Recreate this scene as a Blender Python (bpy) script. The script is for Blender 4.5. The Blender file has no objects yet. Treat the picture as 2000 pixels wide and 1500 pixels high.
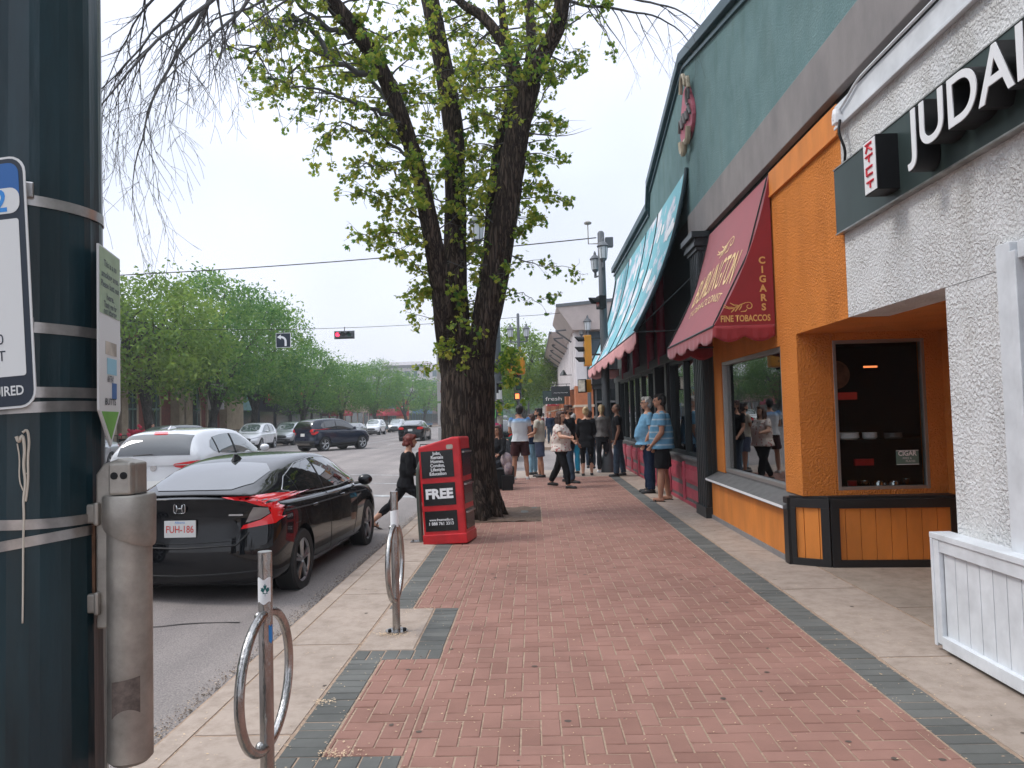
import bpy, bmesh, math, random
from mathutils import Vector, Matrix, Euler, noise
from mathutils.bvhtree import BVHTree
R=math.radians; PI=math.pi
SC=bpy.context.scene; COL=SC.collection
# ---------------- camera ----------------
cam=bpy.data.objects.new('camera',bpy.data.cameras.new('camera')); COL.objects.link(cam)
cam.data.sensor_width=36; cam.data.lens=26.19; cam.data.clip_start=.05; cam.data.clip_end=3000
_r=((0.999,0.028,0.026),(0.027,-0.042,-0.999),(-0.027,0.999,-0.043))
_d=Vector((40,-61,-1455)).normalized(); _z=Vector((-.028,1,0)); _z=(_z-_z.dot(_d)*_d).normalized(); _x=_d.cross(_z)
_m=Matrix((_x,_d,_z)).to_4x4(); _m.translation=Vector((0,0,1.64)); cam.matrix_world=_m
SC.camera=cam
# ---------------- world ----------------
W=bpy.data.worlds.new('World'); SC.world=W; W.use_nodes=True
n=W.node_tree.nodes; l=W.node_tree.links; n.clear()
wo=n.new('ShaderNodeOutputWorld'); bg=n.new('ShaderNodeBackground'); sky=n.new('ShaderNodeTexSky')
sky.sky_type='NISHITA'; sky.sun_disc=False; sky.sun_elevation=R(52); sky.sun_rotation=R(275); sky.dust_density=6; sky.air_density=1.5
tc=n.new('ShaderNodeTexCoord'); sx=n.new('ShaderNodeSeparateXYZ'); l.new(tc.outputs['Generated'],sx.inputs[0])
rp=n.new('ShaderNodeValToRGB'); l.new(sx.outputs['Z'],rp.inputs[0])
e=rp.color_ramp.elements; e[0].position=0; e[0].color=(8.3,8.4,9.1,1); e[1].position=.9; e[1].color=(15,16,18,1)
q=e.new(.12); q.color=(8.0,8.4,9.5,1); q=e.new(.3); q.color=(7.3,7.9,9.3,1); q=e.new(.5); q.color=(8.6,9.1,10.5,1)
nz=n.new('ShaderNodeTexNoise'); nz.inputs['Scale'].default_value=2.2; nz.inputs['Detail'].default_value=3; l.new(tc.outputs['Generated'],nz.inputs['Vector'])
mr=n.new('ShaderNodeMapRange'); mr.inputs['From Min'].default_value=.3; mr.inputs['From Max'].default_value=.7; mr.inputs['To Min'].default_value=.86; mr.inputs['To Max'].default_value=1.09; l.new(nz.outputs['Fac'],mr.inputs['Value'])
vm=n.new('ShaderNodeVectorMath'); vm.operation='SCALE'; l.new(rp.outputs['Color'],vm.inputs[0]); l.new(mr.outputs['Result'],vm.inputs['Scale'])
mx=n.new('ShaderNodeMix'); mx.data_type='RGBA'; mx.inputs['Factor'].default_value=.92; l.new(sky.outputs['Color'],mx.inputs[6]); l.new(vm.outputs[0],mx.inputs[7])
l.new(mx.outputs[2],bg.inputs['Color']); bg.inputs['Strength'].default_value=.128; l.new(bg.outputs[0],wo.inputs['Surface'])
# ---------------- sun (hazy, from the left) ----------------
sl=bpy.data.lights.new('sun','SUN'); sl.energy=1.6; sl.angle=R(14); sl.color=(1,.96,.9)
so=bpy.data.objects.new('sun',sl); COL.objects.link(so); so.rotation_euler=Vector((-.60,-.08,.79)).to_track_quat('Z','Y').to_euler()
SC.view_settings.view_transform='Standard'; SC.view_settings.look='None'; SC.view_settings.exposure=.1; SC.view_settings.gamma=1
SC.cycles.max_bounces=8; SC.cycles.transparent_max_bounces=12; SC.cycles.volume_bounces=0
SC.cycles.use_denoising=True
# ---------------- tags and linking ----------------
def tag(o,label=None,cat=None,group=None,kind=None):
    if label: o['label']=label
    if cat: o['category']=cat
    if group: o['group']=group
    if kind: o['kind']=kind
    return o
def thing(name,label,cat,loc=(0,0,0),rz=0,group=None):
    o=bpy.data.objects.new(name,None); COL.objects.link(o); o.empty_display_size=.2
    o.location=loc; o.rotation_euler=(0,0,rz); return tag(o,label,cat,group)
def setmats(me,m):
    for k in (m if isinstance(m,(list,tuple)) else [m]): me.materials.append(k)
def wpos(o):
    v=Vector((0,0,0))
    while o is not None: v+=o.location; o=o.parent
    return v
def putmesh(name,me,parent=None,world=False):
    o=bpy.data.objects.new(name,me); COL.objects.link(o)
    if parent is not None:
        o.parent=parent
        if world: me.transform(Matrix.Translation(-wpos(parent)))
    return o
class MB:
    def __init__(s): s.v=[]; s.f=[]; s.mi=[]; s.m=0; s.T=None
    def add(s,vs,fs):
        b=len(s.v)
        if s.T is not None: vs=[s.T@Vector(q) for q in vs]
        s.v+= [tuple(q) for q in vs]
        s.f+= [tuple(b+i for i in q) for q in fs]; s.mi+=[s.m]*len(fs); return s
    def box(s,a,b):
        x0,y0,z0=[min(a[i],b[i]) for i in range(3)]; x1,y1,z1=[max(a[i],b[i]) for i in range(3)]
        return s.add([(x0,y0,z0),(x1,y0,z0),(x1,y1,z0),(x0,y1,z0),(x0,y0,z1),(x1,y0,z1),(x1,y1,z1),(x0,y1,z1)],
          [(0,3,2,1),(4,5,6,7),(0,1,5,4),(1,2,6,5),(2,3,7,6),(3,0,4,7)])
    def obox(s,c,sz,rot=(0,0,0)):
        m=Matrix.Translation(c)@Euler(rot).to_matrix().to_4x4()
        h=[q/2 for q in sz]; vs=[m@Vector((x*h[0],y*h[1],z*h[2])) for z in(-1,1) for x,y in((-1,-1),(1,-1),(1,1),(-1,1))]
        return s.add(vs,[(0,3,2,1),(4,5,6,7),(0,1,5,4),(1,2,6,5),(2,3,7,6),(3,0,4,7)])
    def tube(s,pts,rad,n=10,cap=True,flat=1.0):
        pts=[Vector(p) for p in pts]
        if not isinstance(rad,(list,tuple)): rad=[rad]*len(pts)
        vs=[];fs=[];up=None
        for i,p in enumerate(pts):
            t=(pts[min(i+1,len(pts)-1)]-pts[max(i-1,0)]).normalized()
            if up is None: up=Vector((0,0,1)) if abs(t.z)<.9 else Vector((0,1,0))
            a=up.cross(t)
            if a.length<1e-4: a=Vector((1,0,0)).cross(t)
            a.normalize(); b=t.cross(a).normalized(); up=b
            for k in range(n):
                w=2*PI*k/n; vs.append(p+rad[i]*(a*math.cos(w)+b*math.sin(w)*flat))
        for i in range(len(pts)-1):
            for k in range(n):
                fs.append((i*n+k,i*n+(k+1)%n,(i+1)*n+(k+1)%n,(i+1)*n+k))
        if cap: fs.append(tuple(range(n-1,-1,-1))); fs.append(tuple((len(pts)-1)*n+k for k in range(n)))
        return s.add(vs,fs)
    def cyl(s,a,b,r0,r1=None,n=16): return s.tube([a,b],[r0,r0 if r1 is None else r1],n)
    def lathe(s,prof,c=(0,0,0),n=20,axis='z',cap=True):
        vs=[];fs=[]
        for r,h in prof:
            for k in range(n):
                w=2*PI*k/n; x,y=r*math.cos(w),r*math.sin(w)
                vs.append({'z':(c[0]+x,c[1]+y,c[2]+h),'y':(c[0]+x,c[1]+h,c[2]+y),'x':(c[0]+h,c[1]+x,c[2]+y)}[axis])
        for i in range(len(prof)-1):
            for k in range(n): fs.append((i*n+k,i*n+(k+1)%n,(i+1)*n+(k+1)%n,(i+1)*n+k))
        if cap: fs.append(tuple(range(n-1,-1,-1))); fs.append(tuple((len(prof)-1)*n+k for k in range(n)))
        return s.add(vs,fs)
    def ell(s,c,r,n=14,m=9,rot=None):
        vs=[];fs=[];c=Vector(c); M=Euler(rot).to_matrix() if rot else None
        for i in range(m+1):
            th=PI*i/m
            for k in range(n):
                v=Vector((r[0]*math.sin(th)*math.cos(2*PI*k/n),r[1]*math.sin(th)*math.sin(2*PI*k/n),r[2]*math.cos(th)))
                if M: v=M@v
                vs.append(c+v)
        for i in range(m):
            for k in range(n): fs.append((i*n+k,(i+1)*n+k,(i+1)*n+(k+1)%n,i*n+(k+1)%n))
        return s.add(vs,fs)
    def prism(s,poly,f0,f1):
        """poly 2D points, f0/f1 map (u,v)->3D for the two faces"""
        k=len(poly); vs=[f0(*p) for p in poly]+[f1(*p) for p in poly]
        return s.add(vs,[tuple(range(k-1,-1,-1)),tuple(range(k,2*k))]+[(i,(i+1)%k,k+(i+1)%k,k+i) for i in range(k)])
    def grid(s,fn,nu,nv):
        vs=[fn(i/nu,j/nv) for j in range(nv+1) for i in range(nu+1)]; w=nu+1
        return s.add(vs,[(j*w+i,j*w+i+1,(j+1)*w+i+1,(j+1)*w+i) for j in range(nv) for i in range(nu)])
    def mesh(s,name,mat,smooth=False,weld=False):
        me=bpy.data.meshes.new(name); me.from_pydata(s.v,[],s.f); setmats(me,mat)
        if any(s.mi): me.polygons.foreach_set('material_index',s.mi)
        bm=bmesh.new(); bm.from_mesh(me)
        if weld: bmesh.ops.remove_doubles(bm,verts=bm.verts,dist=1e-5)
        bmesh.ops.recalc_face_normals(bm,faces=bm.faces)
        bm.to_mesh(me); bm.free()
        if smooth: me.polygons.foreach_set('use_smooth',[True]*len(me.polygons))
        me.update(); return me
    def build(s,name,mat,parent=None,smooth=False,world=False,bevel=0,weld=False,auto=None):
        o=putmesh(name,s.mesh(name,mat,smooth,weld),parent,world)
        if auto: 
            o.data.polygons.foreach_set('use_smooth',[True]*len(o.data.polygons))
            try: o.data.set_sharp_from_angle(angle=R(auto))
            except Exception: pass
        if bevel:
            b=o.modifiers.new('bevel','BEVEL'); b.width=bevel; b.segments=2; b.limit_method='ANGLE'; b.angle_limit=R(40)
        return o
def evalmesh(o,name=None):
    dg=bpy.context.evaluated_depsgraph_get(); dg.update()
    me=bpy.data.meshes.new_from_object(o.evaluated_get(dg)); old=o.data; o.modifiers.clear(); o.data=me
    if name: me.name=name
    return o
def copy_tree(o,parent=None):
    c=o.copy(); COL.objects.link(c); c.parent=parent
    for ch in list(o.children): copy_tree(ch,c)
    return c
# ---------------- materials ----------------
def mat(name,col,rough=.6,metal=0,bump=0,bscale=20,var=0,vscale=3,spec=.5,coat=0,emit=None,estr=1,alpha=None,detail=4,col2=None,trans=0,bdist=.02,stretch=None):
    m=bpy.data.materials.new(name); m.use_nodes=True; N=m.node_tree.nodes; L=m.node_tree.links; b=N['Principled BSDF']
    c=(*col,1); b.inputs['Base Color'].default_value=c; b.inputs['Roughness'].default_value=rough; b.inputs['Metallic'].default_value=metal
    b.inputs['Specular IOR Level'].default_value=spec; b.inputs['Coat Weight'].default_value=coat; b.inputs['Coat Roughness'].default_value=.03
    if emit: b.inputs['Emission Color'].default_value=(*emit,1); b.inputs['Emission Strength'].default_value=estr
    t=N.new('ShaderNodeTexCoord'); src=t.outputs['Object']
    if stretch:
        mp=N.new('ShaderNodeMapping'); mp.inputs['Scale'].default_value=stretch; L.new(src,mp.inputs[0]); src=mp.outputs[0]
    if var or col2:
        z=N.new('ShaderNodeTexNoise'); z.inputs['Scale'].default_value=vscale; z.inputs['Detail'].default_value=6; z.inputs['Roughness'].default_value=.62; L.new(src,z.inputs['Vector'])
        r=N.new('ShaderNodeValToRGB'); L.new(z.outputs['Fac'],r.inputs[0])
        r.color_ramp.elements[0].position=.32; r.color_ramp.elements[1].position=.68
        c2=col2 or tuple(q*(1-var) for q in col); c1=col if col2 else tuple(min(1,q*(1+var*.6)) for q in col)
        r.color_ramp.elements[0].color=(*c2,1); r.color_ramp.elements[1].color=(*c1,1); L.new(r.outputs[0],b.inputs['Base Color'])
    if bump:
        z2=N.new('ShaderNodeTexNoise'); z2.inputs['Scale'].default_value=bscale; z2.inputs['Detail'].default_value=detail; L.new(src,z2.inputs['Vector'])
        bp=N.new('ShaderNodeBump'); bp.inputs['Strength'].default_value=bump; bp.inputs['Distance'].default_value=bdist; L.new(z2.outputs['Fac'],bp.inputs['Height']); L.new(bp.outputs[0],b.inputs['Normal'])
    return m
def nodes(m): return m.node_tree.nodes, m.node_tree.links, m.node_tree.nodes['Principled BSDF']
def stucco(name,col,col2,scale=28,strength=.9,bd=.009):
    m=mat(name,col,.92,spec=.2,col2=col2,vscale=1.6); N,L,b=nodes(m)
    t=N.new('ShaderNodeTexCoord')
    a=N.new('ShaderNodeTexNoise'); a.inputs['Scale'].default_value=scale; a.inputs['Detail'].default_value=4; a.inputs['Roughness'].default_value=.5; a.inputs['Distortion'].default_value=.35; L.new(t.outputs['Object'],a.inputs['Vector'])
    r=N.new('ShaderNodeValToRGB'); r.color_ramp.elements[0].position=.40; r.color_ramp.elements[1].position=.66; L.new(a.outputs['Fac'],r.inputs[0])
    k_=N.new('ShaderNodeTexNoise'); k_.inputs['Scale'].default_value=3.2; k_.inputs['Detail'].default_value=3; L.new(t.outputs['Object'],k_.inputs['Vector'])
    km=N.new('ShaderNodeMapRange'); km.inputs['From Min'].default_value=.38; km.inputs['From Max'].default_value=.62; km.inputs['To Min'].default_value=.45; L.new(k_.outputs['Fac'],km.inputs['Value'])
    kk=N.new('ShaderNodeMath'); kk.operation='MULTIPLY'; L.new(km.outputs['Result'],kk.inputs[0])
    # rain streaks and grime of the wall itself
    sm=N.new('ShaderNodeMapping'); sm.inputs['Scale'].default_value=(1.4,1.4,.4); L.new(t.outputs['Object'],sm.inputs[0]); sn=N.new('ShaderNodeTexNoise'); sn.inputs['Scale'].default_value=2.4; sn.inputs['Detail'].default_value=6; L.new(sm.outputs[0],sn.inputs['Vector']); sr=N.new('ShaderNodeValToRGB'); sr.color_ramp.elements[0].position=.34; sr.color_ramp.elements[0].color=(.88,.87,.85,1); sr.color_ramp.elements[1].position=.52; L.new(sn.outputs['Fac'],sr.inputs[0])
    sx_=N.new('ShaderNodeMix'); sx_.data_type='RGBA'; sx_.blend_type='MULTIPLY'; sx_.inputs[0].default_value=.9; L.new(b.inputs['Base Color'].links[0].from_socket,sx_.inputs[6]); L.new(sr.outputs[0],sx_.inputs[7]); L.new(sx_.outputs[2],b.inputs['Base Color'])
    bp=N.new('ShaderNodeBump'); bp.inputs['Strength'].default_value=min(1,strength); bp.inputs['Distance'].default_value=bd; L.new(r.outputs[0],kk.inputs[1]); L.new(kk.outputs[0],bp.inputs['Height']); L.new(bp.outputs[0],b.inputs['Normal'])
    return m
def glassmat(name,tint=(.75,.85,.85),refl=1.0,ior=1.6,rough=0.0):
    m=bpy.data.materials.new(name); m.use_nodes=True; N=m.node_tree.nodes; L=m.node_tree.links; N.clear()
    o=N.new('ShaderNodeOutputMaterial'); mx=N.new('ShaderNodeMixShader'); t=N.new('ShaderNodeBsdfTransparent'); t.inputs[0].default_value=(*tint,1)
    g=N.new('ShaderNodeBsdfGlossy'); g.inputs['Roughness'].default_value=rough; g.inputs[0].default_value=(refl,refl,refl,1)
    f=N.new('ShaderNodeFresnel'); f.inputs['IOR'].default_value=ior+.35; L.new(f.outputs[0],mx.inputs[0]); L.new(t.outputs[0],mx.inputs[1]); L.new(g.outputs[0],mx.inputs[2]); L.new(mx.outputs[0],o.inputs[0])
    return m
def leafmat(name,a,b_,c_,tr=.35):
    m=bpy.data.materials.new(name); m.use_nodes=True; N=m.node_tree.nodes; L=m.node_tree.links; b=N['Principled BSDF']; b.inputs['Roughness'].default_value=.55; b.inputs['Specular IOR Level'].default_value=.3
    at=N.new('ShaderNodeAttribute'); at.attribute_name='tone'; r=N.new('ShaderNodeValToRGB'); L.new(at.outputs['Fac'],r.inputs[0])
    r.color_ramp.elements[0].color=(*a,1); r.color_ramp.elements[1].color=(*c_,1); q=r.color_ramp.elements.new(.5); q.color=(*b_,1)
    L.new(r.outputs[0],b.inputs['Base Color']); t=N.new('ShaderNodeBsdfTranslucent'); L.new(r.outputs[0],t.inputs[0])
    x=N.new('ShaderNodeMixShader'); x.inputs[0].default_value=tr; o=N['Material Output']; L.new(b.outputs[0],x.inputs[1]); L.new(t.outputs[0],x.inputs[2]); L.new(x.outputs[0],o.inputs[0]); return m
def tonemat(name,a,b_,rough=.85,bump=.35,bscale=90,c_=None,grime=.12):
    """base colour from the per-face 'tone' attribute (every brick its own shade), light grime and grain on top"""
    m=mat(name,a,rough,bump=bump,bscale=bscale,bdist=.004,spec=.25); N,L,b=nodes(m)
    at=N.new('ShaderNodeAttribute'); at.attribute_name='tone'; r=N.new('ShaderNodeValToRGB'); L.new(at.outputs['Fac'],r.inputs[0])
    r.color_ramp.elements[0].color=(*a,1); r.color_ramp.elements[1].color=(*b_,1)
    if c_: q=r.color_ramp.elements.new(.93); q.color=(*c_,1); r.color_ramp.elements[1].position=.9 if r.color_ramp.elements[1].color[0]==b_[0] else 1
    t=N.new('ShaderNodeTexCoord'); z=N.new('ShaderNodeTexNoise'); z.inputs['Scale'].default_value=1.1; z.inputs['Detail'].default_value=7; z.inputs['Roughness'].default_value=.7; L.new(t.outputs['Object'],z.inputs['Vector'])
    mr=N.new('ShaderNodeMapRange'); mr.inputs['From Min'].default_value=.3; mr.inputs['From Max'].default_value=.7; mr.inputs['To Min'].default_value=1-grime*1.6; mr.inputs['To Max'].default_value=1+grime; L.new(z.outputs['Fac'],mr.inputs['Value'])
    v=N.new('ShaderNodeVectorMath'); v.operation='SCALE'; L.new(r.outputs[0],v.inputs[0]); L.new(mr.outputs['Result'],v.inputs['Scale']); L.new(v.outputs[0],b.inputs['Base Color']); return m
def settone(me,vals):
    a=me.attributes.new('tone','FLOAT','FACE'); a.data.foreach_set('value',vals)
M={}
M['black']=mat('black paint',(.007,.007,.008),.5,spec=.3); M['white']=mat('white paint',(.78,.79,.8),.5); M['darkm']=mat('dark metal',(.03,.035,.037),.4,.5)
M['steel']=mat('galvanised steel',(.46,.45,.43),.34,.95,bump=.15,bscale=60,var=.35,vscale=9)
M['alu']=mat('cast aluminium',(.36,.335,.30),.5,.75,bump=.12,bscale=110,bdist=.004,var=.4,vscale=6)
M['rubber']=mat('rubber',(.02,.02,.02),.8)
M['red']=mat('red enamel',(.50,.012,.018),.35,var=.25,vscale=5,bump=.05,bscale=8)
M['gold']=mat('gold lettering',(.62,.36,.12),.5); M['glass']=glassmat('window glass'); M['glass2']=glassmat('recess glass',(.9,.93,.93),1,.88)
M['poleg']=mat('street pole green',(.007,.027,.036),.30,.0,var=.35,vscale=12,bump=.1,bscale=40,stretch=(1,1,.15))
M['lampg']=mat('grey painted post',(.10,.11,.12),.5,.3)
def fascia(name,col,e,s=1.0): return mat(name,col,.4,emit=e,estr=s)
# ---------------- text ----------------
def textmesh(s,size=1,extrude=0,offset=0,align='CENTER',shear=0,space=1.0,leading=1.0,small=None,res=3):
    c=bpy.data.curves.new('txt','FONT'); c.body=s; c.size=size; c.extrude=extrude; c.offset=offset; c.align_x=align; c.align_y='CENTER'; c.shear=shear; c.space_character=space; c.space_line=leading; c.resolution_u=res
    o=bpy.data.objects.new('txt',c); COL.objects.link(o); dg=bpy.context.evaluated_depsgraph_get(); dg.update()
    me=bpy.data.meshes.new_from_object(o.evaluated_get(dg)); bpy.data.objects.remove(o); return me
def text(name,s,size,org,ux,uy,m,parent=None,world=True,fit=None,**k):
    """flat lettering: org = centre, ux = reading direction, uy = up"""
    me=textmesh(s,size,**k); ux=Vector(ux).normalized(); uy=Vector(uy).normalized(); uz=ux.cross(uy)
    if fit:
        xs=[v.co.x for v in me.vertices]; w=max(xs)-min(xs); cx=(max(xs)+min(xs))/2
        for v in me.vertices: v.co.x=(v.co.x-cx)*fit/w
    T=Matrix((ux,uy,uz)).transposed().to_4x4(); T.translation=Vector(org); me.transform(T); me.materials.clear(); me.materials.append(m)
    return putmesh(name,me,parent,world)
def poly_smooth(p,it=2,closed=True):
    for _ in range(it):
        q=[]; k=len(p)
        for i in range(k if closed else k-1):
            a=p[i]; b=p[(i+1)%k]; q+= [tuple(a[j]*.75+b[j]*.25 for j in range(len(a))),tuple(a[j]*.25+b[j]*.75 for j in range(len(a)))]
        if not closed: q=[p[0]]+q+[p[-1]]
        p=q
    return p
# ================= GROUND =================
rnd=random.Random(7)
M['joint']=mat('sandy joint',(.36,.26,.19),.95,var=.3,vscale=25,bump=.3,bscale=200)
M['brick']=tonemat('red clay paver',(.262,.140,.110),(.312,.172,.138),grime=.14)
M['greyb']=tonemat('grey paver',(.105,.108,.102),(.150,.152,.142),grime=.2)
def concrete(name,c1,c2):
    m=mat(name,c1,.9,col2=c2,vscale=.9,bump=.35,bscale=120,bdist=.004,spec=.25); N,L,b=nodes(m)
    t=N.new('ShaderNodeTexCoord'); z=N.new('ShaderNodeTexNoise'); z.inputs['Scale'].default_value=6; z.inputs['Detail'].default_value=8; z.inputs['Roughness'].default_value=.75; L.new(t.outputs['Object'],z.inputs['Vector'])
    r=N.new('ShaderNodeValToRGB'); r.color_ramp.elements[0].position=.36; r.color_ramp.elements[0].color=(.70,.68,.66,1); r.color_ramp.elements[1].position=.56; r.color_ramp.elements[1].color=(1,1,1,1); L.new(z.outputs['Fac'],r.inputs[0])
    v=N.new('ShaderNodeTexVoronoi'); v.inputs['Scale'].default_value=2.3; v.inputs['Randomness'].default_value=1; L.new(t.outputs['Object'],v.inputs['Vector'])
    r2=N.new('ShaderNodeValToRGB'); r2.color_ramp.elements[0].position=.03; r2.color_ramp.elements[0].color=(.55,.52,.5,1); r2.color_ramp.elements[1].position=.07; r2.color_ramp.elements[1].color=(1,1,1,1); L.new(v.outputs['Distance'],r2.inputs[0])
    old=b.inputs['Base Color'].links[0].from_socket
    for q in (r,r2):
        mm=N.new('ShaderNodeMix'); mm.data_type='RGBA'; mm.blend_type='MULTIPLY'; mm.inputs[0].default_value=.8; L.new(old,mm.inputs[6]); L.new(q.outputs[0],mm.inputs[7]); old=mm.outputs[2]
    L.new(old,b.inputs['Base Color']); return m
M['conc']=concrete('sidewalk concrete',(.42,.345,.29),(.34,.28,.235)); M['concd']=concrete('shopfront concrete',(.36,.30,.245),(.26,.215,.18))
def asphalt():
    m=mat('asphalt',(.29,.262,.25),.85,col2=(.215,.198,.19),vscale=.35,spec=.35); N,L,b=nodes(m)
    t=N.new('ShaderNodeTexCoord'); v=N.new('ShaderNodeTexNoise'); v.inputs['Scale'].default_value=95; v.inputs['Detail'].default_value=2; L.new(t.outputs['Object'],v.inputs['Vector'])
    r=N.new('ShaderNodeValToRGB'); r.color_ramp.elements[0].position=.35; r.color_ramp.elements[0].color=(.62,.6,.6,1); r.color_ramp.elements[1].position=.66; r.color_ramp.elements[1].color=(1.35,1.3,1.25,1); L.new(v.outputs['Fac'],r.inputs[0])
    mm=N.new('ShaderNodeMix'); mm.data_type='RGBA'; mm.blend_type='MULTIPLY'; mm.inputs[0].default_value=.7; L.new(b.inputs['Base Color'].links[0].from_socket,mm.inputs[6]); L.new(r.outputs[0],mm.inputs[7])
    # tar patches and tyre-worn lanes along the street
    mp=N.new('ShaderNodeMapping'); mp.inputs['Scale'].default_value=(.9,.05,1); L.new(t.outputs['Object'],mp.inputs[0]); z=N.new('ShaderNodeTexNoise'); z.inputs['Scale'].default_value=1.2; z.inputs['Detail'].default_value=5; L.new(mp.outputs[0],z.inputs['Vector'])
    r3=N.new('ShaderNodeValToRGB'); r3.color_ramp.elements[0].position=.4; r3.color_ramp.elements[0].color=(.72,.72,.74,1); r3.color_ramp.elements[1].position=.6; L.new(z.outputs['Fac'],r3.inputs[0])
    m2=N.new('ShaderNodeMix'); m2.data_type='RGBA'; m2.blend_type='MULTIPLY'; m2.inputs[0].default_value=.8; L.new(mm.outputs[2],m2.inputs[6]); L.new(r3.outputs[0],m2.inputs[7]); L.new(m2.outputs[2],b.inputs['Base Color'])
    bp=N.new('ShaderNodeBump'); bp.inputs['Strength'].default_value=.5; bp.inputs['Distance'].default_value=.004; L.new(v.outputs['Fac'],bp.inputs['Height']); L.new(bp.outputs[0],b.inputs['Normal']); return m
M['asph']=asphalt()
def crown(x):  # road height, kerb to kerb
    t=min(max((-2.0-x)/17.5,0),1); return -.15+.26*math.sin(PI*t)**.8
g=MB(); g.box((-900,-60,-.6),(900,1500,-.20)); tag(g.build('ground',M['asph']),kind='structure')
g=MB(); xs=[-2.0-17.5*i/24 for i in range(25)]; ys=[-40,-10,0,5,10,15,20,24,31,38,50,70,100,150,220,400]
g.grid(lambda u,v:(xs[int(round(u*24))],ys[int(round(v*15))],crown(xs[int(round(u*24))])),24,15)
o=g.build('road',M['asph'],smooth=True); tag(o,kind='structure')
g=MB(); g.box((-1.995,22.2,-.5),(60,38,-.155)); g.box((-19.51,22.2,-.5),(-90,38,-.155)); tag(g.build('cross_street',M['asph']),kind='structure')
# markings
M['mark']=mat('worn road paint',(.52,.52,.52),.8,col2=(.16,.155,.15),vscale=7)
g=MB()
def stripe(x0,x1,y0,y1,seg=8):
    g.grid(lambda u,v:(x0+(x1-x0)*u,y0+(y1-y0)*v,crown(x0+(x1-x0)*u)+.006),seg,1)
stripe(-10,-2.3,16.4,16.75); stripe(-18.5,-2.3,19.4,19.55,16); stripe(-18.5,-2.3,22.0,22.15,16); stripe(-18.5,-2.3,39.5,39.65,16)
for y in list(range(-30,16,6))+list(range(44,200,6)):
    for x in (-5.3,-8.6,-12.6,-16.0): stripe(x,x-.1,y,y+2.4,1)
stripe(-10.5,-10.62,-30,16,1); stripe(-10.5,-10.62,41,220,1)
tag(g.build('road_marking',M['mark']),kind='structure')
# ---- sidewalk bed with kerb
g=MB(); g.box((-1.99,-12,-.5),(60,22.2,-.0045)); g.box((-1.99,38,-.5),(60,260,-.0045)); g.box((-60,-12,-.5),(-19.52,22.2,-.008)); g.box((-60,38,-.5),(-19.52,260,-.008))
tag(g.build('sidewalk_bed',M['joint']),kind='structure')
def slab(g,x0,x1,y0,y1,z=0,gap=.006):
    b=.006; g.add([(x0+gap,y0+gap,z-.03),(x1-gap,y0+gap,z-.03),(x1-gap,y1-gap,z-.03),(x0+gap,y1-gap,z-.03),(x0+gap+b,y0+gap+b,z),(x1-gap-b,y0+gap+b,z),(x1-gap-b,y1-gap-b,z),(x0+gap+b,y1-gap-b,z)],
      [(4,5,6,7),(0,1,5,4),(1,2,6,5),(2,3,7,6),(3,0,4,7)])
g=MB()
y=-10.0
while y<19.6:
    y2=min(y+1.55,19.6); slab(g,-1.84,-1.3,y,y2); y=y2
slab(g,-1.3,-.885,5.34,6.5)
y=-10.2
while y<22:
    y2=min(y+1.9,22.2); slab(g,2.21,2.9,y,y2); y=y2
for x0,x1 in ((-1.84,-.6),(-.6,.7),(.7,2.21)): slab(g,x0,x1,19.63,22.2)
for k in range(20):
    for a,b_,c_ in ((38,-1.8,3.5),): slab(g,b_,c_,a+k*4,a+k*4+4)
tag(g.build('sidewalk',M['conc']),kind='structure')
g=MB()
for x,y0,y1 in ((2.9,5.0,7.9),):
    slab(g,2.905,4.3,4.4,6.2); slab(g,2.905,4.3,6.2,8)
tag(g.build('entry_floor',M['concd']),kind='structure')
g=MB(); y=-10
prof=[(-2.0,-.16),(-2.0,-.03),(-1.992,-.012),(-1.975,-.003),(-1.95,0),(-1.845,0),(-1.845,-.03)]
while y<22.2:
    y2=min(y+3.05,22.2); y0=y+.004; y1=y2-.004
    vs=[(a,y0,b) for a,b in prof]+[(a,y1,b) for a,b in prof]; k=len(prof)
    g.add(vs,[(i,i+1,k+i+1,k+i) for i in range(k-1)]+[tuple(range(k)),tuple(range(2*k-1,k-1,-1))]); y=y2
g.box((-2.0,38,-.2),(-1.8,260,.0)); g.box((-19.5,-12,-.2),(-19.7,22.2,0.0)); g.box((-19.5,38,-.2),(-19.7,260,0.0))
tag(g.build('kerb',M['conc']),kind='structure')
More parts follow.
